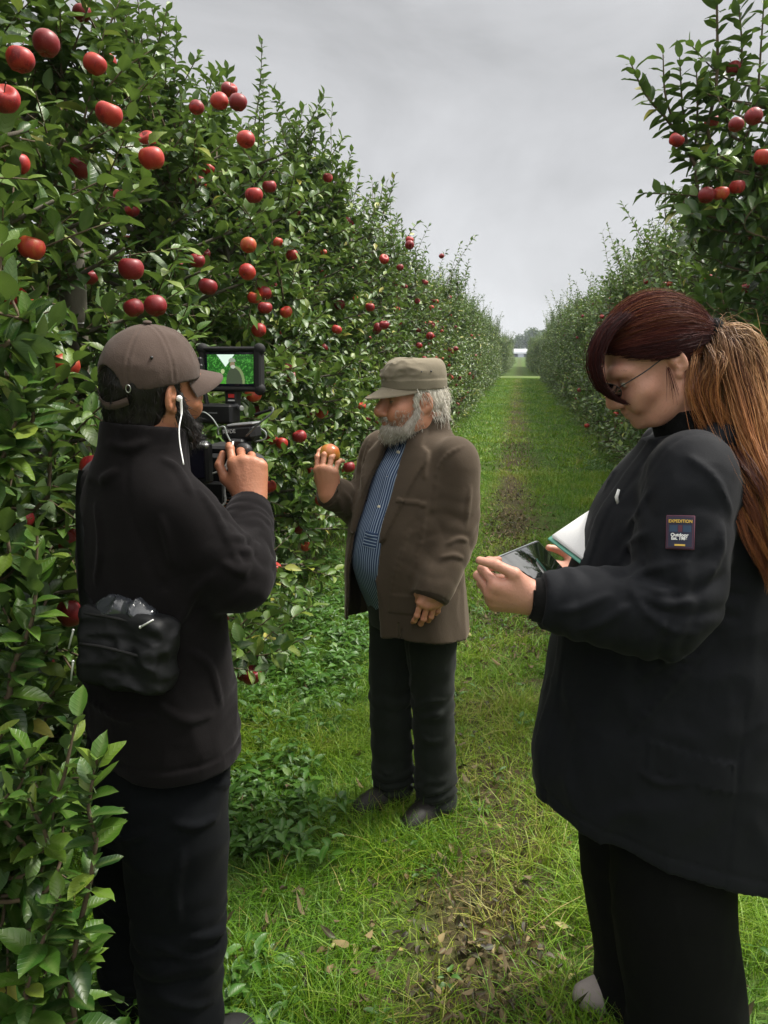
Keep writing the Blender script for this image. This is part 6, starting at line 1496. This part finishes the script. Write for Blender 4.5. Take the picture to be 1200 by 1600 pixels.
    for q, v0 in ((-1, 1.575), (1, 1.77)):
        P = []
        for py, a, b in ((1300, 905, 1150), (1420, 932, 1136), (1520, 946, 1158), (1600, 944, 1162)):
            A, B = f.P(a, py, 1.66), f.P(b, py, 1.66); P.append(((A + B) / 2, (A[1] - B[1]) / 2))
        pts = [(q * 0.088, p[0][1] + (0.016 if q > 0 else -0.0), p[0][2]) for p in P]; r = [p[1] * 0.93 for p in P]
        pts.append((q * 0.085, pts[-1][1] + 0.0, 0.06)); r.append(r[-1] * 0.86)
        s.chain(pts, [min(a, 0.125) for a in r], 10, 0.03); fl[q] = pts[-1]
    s.wrinkle(0.004, (7, 7, 3), seed=41); merge(s.mesh(1)).build('leggings', pant, person)
    for q in (-1, 1):
        s = Solid((-0.3, -0.3, -0.01), (0.3, 0.4, 0.17), 0.005); x0, y0 = fl[q][0], fl[q][1]
        ext = 0.165 if q > 0 else 0.12
        s.chain([(x0, y0 - 0.05, 0.05), (x0, y0 + 0.06, 0.048), (x0, y0 + ext, 0.038)], [0.045, 0.046, 0.036], 7, 0.02); s.cap((x0, y0 - 0.02, 0.06), (x0, y0 - 0.02, 0.12), 0.055, 0.05, 0.03)
        s.D = np.maximum(s.D, (0.010 - s.full()[2]) + 0 * s.D); merge(s.mesh(1)).build('shoe', shoe, person)
    # ---- hair: swept back to a tie, fringe lock over the brow, frizzy ponytail
    red = NT('dark_red_hair'); lf = red.sep(red.attr('lf'))
    c = red.ramp(lf[2], [(0.0, (0.012, 0.004, 0.005)), (0.35, (0.035, 0.008, 0.008)), (0.6, (0.085, 0.018, 0.013)), (0.72, (0.13, 0.045, 0.018)), (0.85, (0.26, 0.105, 0.035)), (1.0, (0.46, 0.26, 0.11))])
    red.p(Base_Color=c, Roughness=0.6); red.b.inputs['Specular IOR Level'].default_value = 0.13
    tie = H((0.0, -0.106, 0.058)); tie = f.P(1112, 521, 1.672); tieL = Hi(tie)
    mb = MB(); s = Solid((-0.13, -0.17, -0.12), (0.13, 0.14, 0.15), 0.0035); X, Y, Z = s.full(); ex = (0.0835, 0.1045, 0.0985); cc = np.array([0, -0.014, 0.026])
    s.ell(cc, ex, 0); s.D = np.maximum(s.D, Y - 0.072 - 0.0 * Z); s.D = np.maximum(s.D, (0.030 - 0.9 * np.clip(-Y + 0.0, -0.03, 0.10) + 0.3 * np.clip(Y - 0.03, -0.08, 0)) - Z + 0 * X)
    for q in (-1, 1): s.ell((q * 0.088, -0.012, -0.014), (0.03, 0.021, 0.034), 0.008, 'cut')
    s.chain([(0, -0.085, 0.035), tieL], [0.030, 0.012], 5, 0.03); s.wrinkle(0.002, (30, 8, 30), seed=3)
    V, Q = s.mesh(1); mb.add(H(V), Q, None, 0, (0, 0, 0.22))
    def swept(n, roots, tint, w=0.0010, lift=1.02, K=12):
        """Strands that run over the skull from their roots to the tie."""
        a = (roots - cc) / ex; ra = np.linalg.norm(a, axis=1, keepdims=True); a = a / ra; b = unit((tieL - cc) / ex); om = np.arccos(np.clip(a @ b, -1, 1))[:, None]; tt = np.linspace(0, 1, K)[None, :, None]
        pth = (np.sin((1 - tt) * om[:, None]) * a[:, None] + np.sin(tt * om[:, None]) * b) / np.sin(om)[:, None]
        rad_ = lift + RNG.uniform(0, 0.03, (len(roots), 1, 1)) + 0.035 * np.sin(tt * np.pi) * RNG.uniform(0, 1, (len(roots), 1, 1)) ; pth = cc + pth * ex * rad_
        wt_ = np.clip((tt - 0.55) / 0.45, 0, 1) ** 1.5; pth = pth + wt_ * (tieL + RNG.normal(0, 0.007, (len(roots), 1, 3)) - pth[:, -1:])
        pth += RNG.normal(0, 0.0007, pth.shape); strands(mb, H(pth.reshape(-1, 3)).reshape(pth.shape), w, tint)
    n = 2600; an = RNG.uniform(-1.75, 1.75, n)                                # front hairline, from ear over the brow to ear
    yf = np.where(np.abs(an) < 1.2, 0.075 - 0.05 * (np.abs(an) / 1.2) ** 3, 0.025 - 0.11 * (np.abs(an) - 1.2)) + RNG.uniform(-0.03, 0.004, n); xf = 0.082 * np.sin(np.clip(an, -1.57, 1.57)); zf = np.where(np.abs(an) < 1.2, 0.058 - 0.032 * np.abs(an) ** 2, 0.012 - 0.02 * (np.abs(an) - 1.2)) + RNG.uniform(0, 0.03, n)
    swept(n, np.stack([xf, yf, zf], 1), np.clip(0.30 + 0.16 * vnoise(an * 6, yf * 0, zf * 20) + RNG.normal(0, 0.09, n) + 0.16 * (zf > 0.06), 0, 0.68))
    n = 900; q = RNG.choice([-1, 1], n); zz_ = RNG.uniform(-0.075, 0.02, n); yb = -0.035 - 0.06 * RNG.random(n) ** 0.8
    swept(n, np.stack([q * 0.075 * np.sqrt(np.clip(1 - ((yb + 0.014) / 0.108) ** 2, 0.05, 1)), yb, zz_], 1), np.clip(RNG.normal(0.74, 0.12, n), 0.4, 1), 0.0011, 1.0)
    n = 170; an = RNG.uniform(-1.4, 1.4, n); swept(n, np.stack([0.075 * np.sin(an), 0.055 - 0.05 * RNG.random(n), 0.075 + 0.03 * RNG.random(n)], 1), RNG.uniform(0.45, 0.85, n), 0.0006, 1.075)       # loose hairs over the crown
    # fringe lock hanging before the brow
    n = 420; K = 12; base = [f.P(970, 492, 1.64), f.P(942, 520, 1.625), f.P(927, 560, 1.615), f.P(934, 598, 1.61), f.P(952, 618, 1.612), f.P(972, 627, 1.615)]
    G = spline(base, K); of = RNG.normal(0, 1, (n, 1, 3)) * np.array([0.022, 0.0045, 0.003]); pth = G[None] + of * (1 - 0.55 * np.linspace(0, 1, K)[None, :, None]) + RNG.normal(0, 0.0006, (n, K, 3)); pth += (RNG.uniform(-0.010, 0.004, (n, 1, 1)) * np.linspace(0.2, 1, K)[None, :, None]) * np.array([0, 1, 0.6])
    strands(mb, pth, 0.0011, np.clip(RNG.normal(0.34, 0.12, n), 0, 0.7))
    n = 13; of = RNG.normal(0, 1, (n, 1, 3)) * np.array([0.004, 0.0085, 0.006]); G = spline([H((-0.080, 0.008, -0.012)), H((-0.082, 0.016, -0.045)), H((-0.077, 0.022, -0.075))], 6); strands(mb, G[None] + of * np.linspace(0.3, 1.4, 6)[None, :, None], 0.0009, np.clip(RNG.normal(0.45, 0.12, n), 0, 1))   # wisp by the ear
    for q in (-1, 1):
        mq = MB(); n = 70; u = RNG.uniform(0, 1, n); rt_ = np.stack([q * (0.012 + 0.038 * u), 0.0985 - 0.024 * u ** 2, 0.017 + 0.006 * np.sin(u * 2.6)], 1); t5 = np.linspace(0, 1, 5)[None, :, None]
        pq = rt_[:, None] + t5 * 0.009 * np.stack([q * np.full(n, 0.9), np.full(n, -0.1), RNG.normal(0.1, 0.25, n)], 1)[:, None]; strands(mq, H(pq.reshape(-1, 3)).reshape(pq.shape), 0.001, RNG.uniform(0, 0.2, n)); mq.build('eyebrow', red.mat, person, attr='lf')
    hair_o = mb.build('hair', red.mat, person, attr='lf')
    mb = MB(); n = 4200; K = 20
    G = spline([tie, f.P(1134, 536, 1.668), f.P(1146, 600, 1.655), f.P(1166, 690, 1.59), f.P(1205, 780, 1.50), f.P(1216, 850, 1.465), f.P(1216, 915, 1.45)], K)
    tt = np.linspace(0, 1, K); wid = np.interp(tt, [0, 0.08, 0.3, 0.6, 0.85, 1.0], [0.012, 0.034, 0.062, 0.062, 0.046, 0.02])
    NL = 64; lo = RNG.normal(0, 0.6, (NL, 3)); lo /= np.maximum(1, np.linalg.norm(lo, axis=1, keepdims=True) / 1.2)          # locks, each of many strands
    lph, lfr, lam = RNG.uniform(0, 6.28, (NL, 3)), RNG.uniform(7, 15, (NL, 1)), RNG.uniform(0.004, 0.016, (NL, 1)); lt = RNG.normal(0, 0.13, NL)
    L_ = RNG.integers(0, NL, n); side = lo[L_, 1]; grow = np.minimum(1, tt * 5)[None, :, None]
    C_ = G[None] + lo[:, None] * wid[None, :, None] * np.array([0.8, 1.0, 0.35]) + lam[:, None] * np.sin(tt[None, :, None] * lfr[:, None] + lph[:, None]) * grow
    thick = 0.0065 * np.interp(tt, [0, 0.15, 0.6, 1], [0.9, 1.3, 1.0, 0.25])[None, :, None]
    pth = C_[L_] + RNG.normal(0, 1, (n, 1, 3)) * thick + 0.004 * np.sin(tt[None, :, None] * RNG.uniform(12, 30, (n, 1, 1)) + RNG.uniform(0, 6.28, (n, 1, 3))) * grow * RNG.random((n, 1, 1)) ** 2 + RNG.normal(0, 0.0009, (n, K, 3)) * grow
    cut = RNG.uniform(0.78, 1.0, n); kk = cut[:, None] * np.linspace(0, K - 1, K)[None]; i0 = np.minimum(kk.astype(int), K - 2); w_ = (kk - i0)[..., None]; ar = np.arange(n)[:, None]; pth = pth[ar, i0] * (1 - w_) + pth[ar, i0 + 1] * w_
    strands(mb, pth, 0.0014, np.clip(0.76 - 0.16 * side + lt[L_] + RNG.normal(0, 0.06, n), 0.3, 1))
    n = 300; G2 = spline([tie + (0, 0.02, -0.01), f.P(1112, 562, 1.61), f.P(1107, 610, 1.60), f.P(1122, 660, 1.59), f.P(1148, 720, 1.585)], K); lk = RNG.normal(0, 1, (14, 3)) * [0.012, 0.017, 0.006]; L2 = RNG.integers(0, 14, n)
    p2 = G2[None] + lk[L2][:, None] * np.interp(tt, [0, 0.2, 1], [0.4, 1, 1.1])[None, :, None] + RNG.normal(0, 0.0035, (n, 1, 3)) + 0.007 * np.sin(tt[None, :, None] * RNG.uniform(6, 12, (n, 1, 1)) + lk[L2][:, None] * 300) * np.minimum(1, tt * 4)[None, :, None] + RNG.normal(0, 0.0008, (n, K, 3))
    strands(mb, p2[:, :int(K * 0.92)], 0.0012, np.clip(RNG.normal(0.74, 0.12, n), 0.3, 1))
    n = 130; pth = G[None] + RNG.normal(0, 0.75, (n, 1, 3)) * wid[None, :, None] * 1.0 + 0.012 * np.sin(tt[None, :, None] * RNG.uniform(5, 14, (n, 1, 1)) + RNG.uniform(0, 6.28, (n, 1, 3))) * np.minimum(1, tt * 4)[None, :, None]; strands(mb, pth[:, :14], 0.0006, RNG.uniform(0.75, 1, n))
    pm = NT('copper_hair'); lf = pm.sep(pm.attr('lf'))
    ca = pm.ramp(lf[2], [(0.35, (0.030, 0.010, 0.012)), (0.62, (0.11, 0.055, 0.03)), (0.85, (0.27, 0.16, 0.085)), (1.0, (0.42, 0.27, 0.15))]); cb_ = pm.ramp(lf[2], [(0.35, (0.05, 0.014, 0.012)), (0.6, (0.17, 0.055, 0.018)), (0.82, (0.34, 0.13, 0.035)), (1.0, (0.50, 0.25, 0.09))])
    pm.p(Base_Color=pm.mix(pm.n('ShaderNodeMapRange', {'Value': lf[1], 'From Min': 0.15, 'From Max': 0.6}).outputs[0], ca, cb_), Roughness=0.5); pm.b.inputs['Specular IOR Level'].default_value = 0.25
    mb.build('ponytail', pm.mat, hair_o, attr='lf')
    mb = MB(); M = np.stack([unit(np.cross(G[1] - G[0], [0.3, 0.1, 1])), unit(np.cross(G[1] - G[0], np.cross(G[1] - G[0], [0.3, 0.1, 1]))), unit(G[1] - G[0])], 1)
    s = Solid(tie - 0.06, tie + 0.06, 0.0025); ang = np.linspace(0, 2 * np.pi, 17); s.chain([tie + M @ np.array([0.018 * math.cos(a), 0.018 * math.sin(a), 0.003 * math.sin(3 * a)]) for a in ang], 0.0115, None, 0.003); s.wrinkle(0.004, (70, 70, 70), seed=2); merge(s.mesh(1)).build('hair_tie', knit, hair_o)
    # ---- spectacles
    g = empty('spectacles', tuple(f.world(H((0, 0.11, 0))))); tag(g, 'thin dark-framed spectacles on the woman\'s lowered face', 'glasses'); inv = np.array(g.location); Wd = lambda p: np.array([f.world(q) for q in np.atleast_2d(p)]) - inv
    mb = MB()
    for q in (-1, 1):
        a = np.linspace(0, 2 * np.pi, 25); P = np.stack([q * (0.033 + 0.026 * np.cos(a)), 0.113 - 0.010 * np.cos(a) ** 2, -0.006 + 0.020 * np.sin(a)], 1); mb.tube(Wd(H(P)), 0.0009, 6, False)
    mb.tube(Wd(H(np.array([(-0.008, 0.115, 0.0), (0, 0.118, 0.003), (0.008, 0.115, 0.0)]))), 0.0013, 6); mb.build('frame', BLACKP, g)
    for q in (-1, 1):
        mb = MB(); mb.tube(Wd(H(spline([(q * 0.059, 0.103, 0.0), (q * 0.075, 0.05, 0.004), (q * 0.079, 0.0, 0.008), (q * 0.080, -0.022, -0.012)], 14))), 0.0014, 6); mb.build('temple', BLACKP, g)
    gl = NT('lens_glass'); tp = gl.n('ShaderNodeBsdfTransparent', {'Color': (0.93, 0.95, 0.94, 1)}); gs = gl.n('ShaderNodeBsdfGlossy', {'Roughness': 0.03}); fz_ = gl.n('ShaderNodeFresnel', {'IOR': 1.18}); mx_ = gl.n('ShaderNodeMixShader', {0: fz_.outputs[0]})
    gl.t.links.new(tp.outputs[0], mx_.inputs[1]); gl.t.links.new(gs.outputs[0], mx_.inputs[2]); gl.t.links.new(mx_.outputs[0], gl.out.inputs['Surface'])
    for q in (-1, 1):
        mb = MB(); a = np.arange(24) / 24 * 2 * np.pi; P = np.stack([q * (0.033 + 0.0255 * np.cos(a)), 0.113 - 0.010 * np.cos(a) ** 2, -0.006 + 0.0195 * np.sin(a)], 1); V = np.concatenate([P, [[q * 0.033, 0.113, -0.006]], P + [0, 0.0012, 0], [[q * 0.033, 0.1142, -0.006]]]); j = np.arange(24); j2 = (j + 1) % 24
        mb.add(Wd(H(V)), np.stack([j, j2, 25 + j2, 25 + j], 1), np.concatenate([np.stack([np.full(24, 24), j2, j], 1), np.stack([np.full(24, 49), 25 + j, 25 + j2], 1)])); mb.build('lens', gl.mat, g)
    # ---- the tablet in her hand and the one behind it
    def slab(name, label, A, B, C, thick, edge_mat, screen_mat, screen_in, cat, case=None):
        """A corner, B along the top edge, C along the other edge (figure frame); the screen faces the camera's side."""
        ex_, ey_ = B - A, C - A; lx, ly = np.linalg.norm(ex_), np.linalg.norm(ey_); ex_, ey_ = ex_ / lx, unit(ey_ - ex_ * (ey_ @ ex_) / lx * 0); n_ = unit(np.cross(ex_, ey_)); ey_ = unit(np.cross(n_, ex_))
        if n_[2] < 0: n_ = -n_
        M = np.stack([ex_, ey_, n_], 1); c = A + ex_ * lx / 2 + ey_ * ly / 2
        if np.linalg.det(M) < 0: M[:, 0] *= -1
        root = f.place(empty(name)); root.location = tuple(f.world(c)); tag(root, label, cat)
        mb = MB(); mb.box((0, 0, 0), (lx, ly, thick), M, thick * 0.38); mb.build('body', edge_mat, root)
        mb = MB(); mb.box(n_ * (thick / 2 + 0.0004), (lx - screen_in[0], ly - screen_in[0], 0.001), M, 0.0004); bz = mb.build('bezel', screen_mat[0], root)
        mb = MB(); mb.box(n_ * (thick / 2 + 0.0012), (lx - screen_in[1], ly - screen_in[1], 0.001), M, 0.0004); mb.build('screen', screen_mat[1], root)
        if case is not None:
            mb = MB(); mb.box(-n_ * (thick / 2 + 0.0045), (lx + 0.010, ly + 0.010, 0.006), M, 0.002); mb.build('case', case, root)
        return root
    gloss = NT('dark_glossy_screen'); gloss.p(Base_Color=(0.006, 0.009, 0.007, 1), Roughness=0.03); gloss.b.inputs['Specular IOR Level'].default_value = 1.0; gloss.b.inputs['Coat Weight'].default_value = 1.0; gloss.b.inputs['Coat Roughness'].default_value = 0.02
    gn = gloss.noise(gloss.obj(), 22, 2); gloss.bump(gn, 0.10, 0.006)
    alu = plain('silver_aluminium', (0.55, 0.58, 0.60), 0.35, 0.5, 0.85, var=0.05)
    slab('tablet', 'dark glossy tablet gripped in the woman\'s hand', f.P(771, 872, 1.545), f.P(838, 845, 1.70), f.P(890, 925, 1.60) , 0.008, alu, (BLACKP, gloss.mat), (0.006, 0.012), 'tablet')
    page = plain('pale_grey_page', (0.66, 0.66, 0.66), 0.5, 0.4, var=0.06, scale=240); mint = plain('mint_green_case', (0.13, 0.36, 0.28), 0.5, 0.4, var=0.05)
    slab('tablet', 'white tablet in a mint green case held against the woman\'s jacket', f.P(861, 838, 1.70), f.P(955, 775, 1.80), f.P(925, 888, 1.62), 0.009, WHITEP, (WHITEP, page), (0.004, 0.008), 'tablet', mint)
woman()
# ================================================================== the video camera on its rig
RNG = np.random.default_rng(71)
def rig():
    O = camC(350, 720, 2.0)
    root = empty('video_camera', tuple(C2W(O)), YAW); tag(root, 'black video camera rig with a lit monitor on top, held by the cameraman', 'video camera')
    K = lambda px, py, v: camC(px, py, v) - O
    A = unit(np.array([0.20, 0.98, 0.0])); Rr = np.array([A[1], -A[0], 0]); up = np.array([0, 0, 1.0]); M = np.stack([Rr, A, up], 1)
    body = plain('camera_black', (0.010, 0.010, 0.011), 0.5, 0.4, var=0.25, scale=300); grey = plain('camera_grey', (0.16, 0.165, 0.17), 0.45, 0.5); cable_grey = plain('cable_grey', (0.22, 0.25, 0.23), 0.5); glass = NT('lens_front'); glass.p(Base_Color=(0.01, 0.01, 0.02, 1), Roughness=0.05)
    def part(name, mat, fn, parent=root, sharp=35):
        mb = MB(); fn(mb); return mb.build(name, mat, parent, True, sharp=sharp)
    part('body', body, lambda m: (m.box(K(352, 742, 2.04), (0.10, 0.15, 0.125), M, 0.008), m.box(K(352, 742, 2.04) + up * 0.07, (0.07, 0.11, 0.02), M, 0.006), m.box(K(338, 770, 1.97), (0.055, 0.03, 0.06), M, 0.006)))
    lc = K(352, 748, 2.04) + A * 0.075
    ln = part('lens', body, lambda m: (m.cyl(lc, lc + A * 0.03, 0.034, 28, 0.003), m.cyl(lc + A * 0.03, lc + A * 0.10, 0.040, 28, 0.004), m.cyl(lc + A * 0.10, lc + A * 0.135, 0.043, 28, 0.003)))
    part('glass', glass.mat, lambda m: m.cyl(lc + A * 0.1352, lc + A * 0.137, 0.037, 28), ln)
    part('focus_ring', RUBBER, lambda m: m.cyl(lc + A * 0.05, lc + A * 0.075, 0.0425, 40, 0.002), ln)
    b0 = K(352, 800, 2.04)
    part('base_plate', body, lambda m: m.box(b0, (0.08, 0.20, 0.014), M, 0.003))
    for q in (-1, 1): part('rod', RUBBER, lambda m: m.cyl(b0 + Rr * q * 0.03 - up * 0.014 - A * 0.12, b0 + Rr * q * 0.03 - up * 0.014 + A * 0.22, 0.0075, 14, 0.001))
    hb = K(372, 700, 1.83)
    part('grip', RUBBER, lambda m: (m.tube(spline([K(379, 692, 1.85), K(383, 722, 1.845), K(388, 760, 1.83), K(389, 800, 1.82)], 14), [0.017, 0.02, 0.021, 0.0205, 0.02, 0.0195, 0.019, 0.019, 0.019, 0.019, 0.019, 0.0195, 0.02, 0.018], 18), m.tube([K(377, 698, 1.85), K(352, 715, 1.96)], 0.012, 12)))
    part('control_pod', body, lambda m: (m.ball(K(381, 706, 1.815), (0.021, 0.016, 0.021)), m.box(K(372, 692, 1.84), (0.035, 0.03, 0.02), M, 0.005)))
    for (px, py) in ((377, 702), (386, 700), (384, 712)): part('button', grey, lambda m: m.ball(K(px, py, 1.797), 0.003, nu=8, nv=6))
    # side recorder with its screen and silver latch
    nr = unit(np.array([-0.30, -0.95, 0.0])); sx = np.array([-nr[1], nr[0], 0]); Ms = np.stack([sx, -nr, up], 1)
    rc = K(301, 722, 1.90)
    rec = part('recorder', body, lambda m: (m.box(rc, (0.098, 0.03, 0.098), Ms, 0.006), m.box(rc + up * 0.052 + sx * 0.002, (0.06, 0.03, 0.03), Ms, 0.004)))
    part('display', glass.mat, lambda m: m.box(rc + nr * 0.016, (0.08, 0.002, 0.07), Ms, 0.001), rec)
    part('trim', grey, lambda m: m.box(rc + nr * 0.006 + up * 0.0505, (0.090, 0.014, 0.004), Ms, 0.0015), rec)
    part('latch', METAL, lambda m: m.box(rc + nr * 0.014 + up * 0.043 + sx * 0.036, (0.034, 0.016, 0.014), Ms, 0.005), rec)
    # wireless receiver and microphone box
    part('receiver', body, lambda m: m.box(K(343, 646, 1.93), (0.088, 0.05, 0.046), Ms, 0.005))
    part('receiver_mark', grey, lambda m: m.box(K(341, 644, 1.93) + nr * 0.0258, (0.022, 0.001, 0.003), Ms))
    mc = K(377, 676, 1.87); tiltM = Ms @ np.array(Matrix.Rotation(rad(-6), 3, 'Y'))
    mic = part('microphone_box', body, lambda m: (m.box(mc, (0.088, 0.05, 0.040), tiltM, 0.010), m.box(mc - up * 0.024 - sx * 0.008, (0.05, 0.04, 0.03), tiltM, 0.006)))
    part('lid', grey, lambda m: m.box(mc + up * 0.0205 + sx * 0.008, (0.070, 0.046, 0.006), tiltM, 0.003), mic)
    cu = bpy.data.curves.new('lettering', 'FONT'); cu.body = 'R\u00d8DE'; cu.size = 0.0125; cu.align_x = 'CENTER'; cu.align_y = 'CENTER'; cu.extrude = 0.0002; cu.offset = 0.0002
    o = bpy.data.objects.new('lettering', cu); COL.objects.link(o); me = bpy.data.meshes.new_from_object(o.evaluated_get(bpy.context.evaluated_depsgraph_get())); bpy.data.objects.remove(o)
    me.materials.clear(); me.materials.append(plain('lettering_grey', (0.5, 0.5, 0.5), 0.6)); T = mc + nr * 0.0256 - sx * 0.018 + up * 0.004
    tx = tiltM[:, 0]; tz = tiltM[:, 2]
    for v in me.vertices: p = T + tx * v.co.x + tz * v.co.y + nr * v.co.z; v.co = p
    me.update(); obj('lettering', me, mic)
    # monitor on its mount
    nm = unit(np.array([-0.20, -0.98, 0.06])); mx = unit(np.array([-nm[1], nm[0], 0])); mz = np.cross(mx, -nm); mz = mz if mz[2] > 0 else -mz; Mm = np.stack([mx, -nm, mz], 1); mo = K(362, 577, 1.95)
    mon = part('monitor', RUBBER, lambda m: (m.box(mo - nm * 0.006, (0.156, 0.028, 0.106), Mm, 0.007), *[m.box(mo + mx * a + mz * b + nm * 0.006, s_, Mm, 0.004) for a, b, s_ in ((0, 0.0475, (0.156, 0.020, 0.011)), (0, -0.0475, (0.156, 0.020, 0.011)), (0.0690, 0, (0.018, 0.020, 0.106)), (-0.0715, 0, (0.013, 0.020, 0.106)))], *[m.ball(mo + mx * a * 0.072 + mz * b * 0.047 + nm * 0.004, 0.0145) for a in (-1, 1) for b in (-1, 1)]))
    # what the monitor shows: the old man before the hedge
    nx, nz = 120, 70; gx, gz_ = np.meshgrid(np.linspace(-1, 1, nx), np.linspace(-1, 1, nz), indexing='ij'); r_ = np.random.default_rng(5)
    img = np.zeros((nx, nz, 3)); nzv = vnoise(gx * 16, gz_ * 10, gx * 0 + 3) * 0.5 + 0.5 * vnoise(gx * 33, gz_ * 19, gx * 0 + 8); img[:] = np.array([0.012, 0.075, 0.010]); img += np.clip(nzv, 0, 1)[..., None] * np.array([0.09, 0.36, 0.05])
    sky = (gz_ > 0.15 + np.abs(gx + 0.20) * 2.2) ; img[sky] = (0.62, 0.78, 0.66); img[(gz_ < -0.55) & (gx < 0.2)] = img[(gz_ < -0.55) & (gx < 0.2)] * 0.5 + np.array([0.05, 0.22, 0.02])
    man = ((gx - 0.22) / 0.40) ** 2 + ((gz_ + 0.85) / 1.05) ** 2 < 1; img[man] = np.array([0.045, 0.06, 0.035]); ed = man & (((gx - 0.12) / 0.40) ** 2 + ((gz_ + 0.95) / 1.05) ** 2 > 1); img[ed] = (0.16, 0.22, 0.09)
    hd = ((gx - 0.10) / 0.11) ** 2 + ((gz_ - 0.30) / 0.22) ** 2 < 1; img[hd] = (0.20, 0.15, 0.09); cp = (((gx - 0.08) / 0.15) ** 2 + ((gz_ - 0.55) / 0.22) ** 2 < 1) & (gz_ > 0.48); img[cp] = (0.22, 0.26, 0.2); bd = ((gx - 0.12) / 0.10) ** 2 + ((gz_ - 0.16) / 0.12) ** 2 < 1; img[bd] = (0.40, 0.42, 0.36); hn = ((gx + 0.33) / 0.08) ** 2 + ((gz_ + 0.15) / 0.16) ** 2 < 1; img[hn] = (0.34, 0.42, 0.2)
    V = (mo + nm * 0.0092)[None, None] + mx * (gx * 0.0585)[..., None] + mz * (gz_ * 0.0345)[..., None]; i, j = np.meshgrid(np.arange(nx - 1), np.arange(nz - 1), indexing='ij'); i, j = i.ravel(), j.ravel(); Q = np.stack([i * nz + j, (i + 1) * nz + j, (i + 1) * nz + j + 1, i * nz + j + 1], 1)
    sm = NT('monitor_picture'); col = sm.attr('pic', 'Color'); sm.p(Base_Color=(0.01, 0.01, 0.01, 1), Roughness=0.12, Emission_Color=col); sm.b.inputs['Emission Strength'].default_value = 0.95
    me = mesh_from('screen', V.reshape(-1, 3), Q, None, True, [sm.mat], {'pic': np.concatenate([img.reshape(-1, 3), np.ones((nx * nz, 1))], 1)}); obj('screen', me, mon)
    part('bezel', glass.mat, lambda m: m.box(mo + nm * 0.0078, (0.128, 0.002, 0.080), Mm, 0.0008), mon)
    part('mount', body, lambda m: (m.box(K(364, 622, 1.95), (0.030, 0.028, 0.040), Ms, 0.003), m.cyl(K(362, 606, 1.955), K(364, 640, 1.955), 0.009, 14)))
    part('sticker', plain('sticker_red', (0.5, 0.03, 0.03), 0.5), lambda m: m.box(K(366, 618, 1.95) + nr * 0.0148, (0.016, 0.001, 0.009), Ms)); part('sticker', plain('sticker_white', (0.6, 0.6, 0.6), 0.5), lambda m: m.box(K(366, 625, 1.95) + nr * 0.0148, (0.018, 0.001, 0.003), Ms))
    part('thumb_screw', METAL, lambda m: m.cyl(K(374, 637, 1.93), K(378, 638, 1.91), 0.006, 10, 0.001))
    part('strut', body, lambda m: m.tube([K(314, 560, 1.94), K(318, 600, 1.94), K(324, 634, 1.93)], 0.0055, 10)); part('bracket', body, lambda m: (m.box(K(312, 585, 1.94), (0.022, 0.02, 0.05), Mm, 0.004), m.box(K(312, 568, 1.94), (0.014, 0.014, 0.03), Mm, 0.003))); part('aerial', RUBBER, lambda m: m.tube([K(398, 648, 1.92), K(425, 640, 1.90)], 0.0035, 8))
    # cables
    def cable(name, pts, r, mat): part(name, mat, lambda m: m.tube(spline(pts, 26), r, 8), sharp=None)
    cable('cable', [K(364, 690, 1.80), K(361, 712, 1.785), K(352, 738, 1.78), K(351, 768, 1.78), K(352, 784, 1.78), K(342, 795, 1.78)], 0.0024, WHITEP)
    cable('cable', [K(358, 692, 1.82), K(357, 715, 1.81), K(348, 733, 1.80), K(332, 740, 1.80)], 0.0019, plain('off_white_cable', (0.5, 0.5, 0.48), 0.5))
    cable('cable', [K(306, 668, 1.88), K(307, 652, 1.875), K(317, 644, 1.87), K(330, 652, 1.865), K(341, 668, 1.86)], 0.0017, cable_grey)
    cable('cable', [K(341, 680, 1.83), K(341, 670, 1.825), K(350, 667, 1.82), K(354, 678, 1.82), K(360, 690, 1.82)], 0.0022, cable_grey)
    cable('cable', [K(384, 682, 1.81), K(402, 664, 1.80), K(422, 648, 1.80), K(427, 638, 1.81), K(420, 637, 1.83)], 0.0022, plain('dark_cable', (0.07, 0.08, 0.075), 0.45))
    cable('cable', [K(408, 670, 1.86), K(415, 676, 1.85), K(414, 686, 1.85), K(398, 690, 1.86)], 0.0018, cable_grey)
    c0 = spline([K(366, 722, 1.80), K(360, 750, 1.795), K(355, 785, 1.79), K(349, 826, 1.79)], 260); tt = np.linspace(0, 2 * np.pi * 22, 260); tg = unit(np.gradient(c0, axis=0)); e1 = unit(np.cross(tg, A)); e2 = np.cross(tg, e1)
    part('coiled_cable', RUBBER, lambda m: m.tube(c0 + 0.0085 * (np.cos(tt)[:, None] * e1 + np.sin(tt)[:, None] * e2), 0.0024, 6), sharp=None)
rig()
# ================================================================== the air: far things fade to a pale blue-grey
hz = bpy.data.materials.new('haze'); hz.use_nodes = True; ht = hz.node_tree
ht.nodes.remove(ht.nodes['Principled BSDF']); pv = ht.nodes.new('ShaderNodeVolumePrincipled'); pv.inputs['Color'].default_value = (0.80, 0.88, 0.98, 1); pv.inputs['Density'].default_value = 0.0006; pv.inputs['Anisotropy'].default_value = 0.2
ht.links.new(pv.outputs[0], ht.nodes['Material Output'].inputs['Volume'])
mb = MB(); mb.box((0, 140, 6.5), (240, 340, 15)); tag(mb.build('haze', hz, smooth=False), kind='stuff')
print('objects', len(bpy.data.objects))
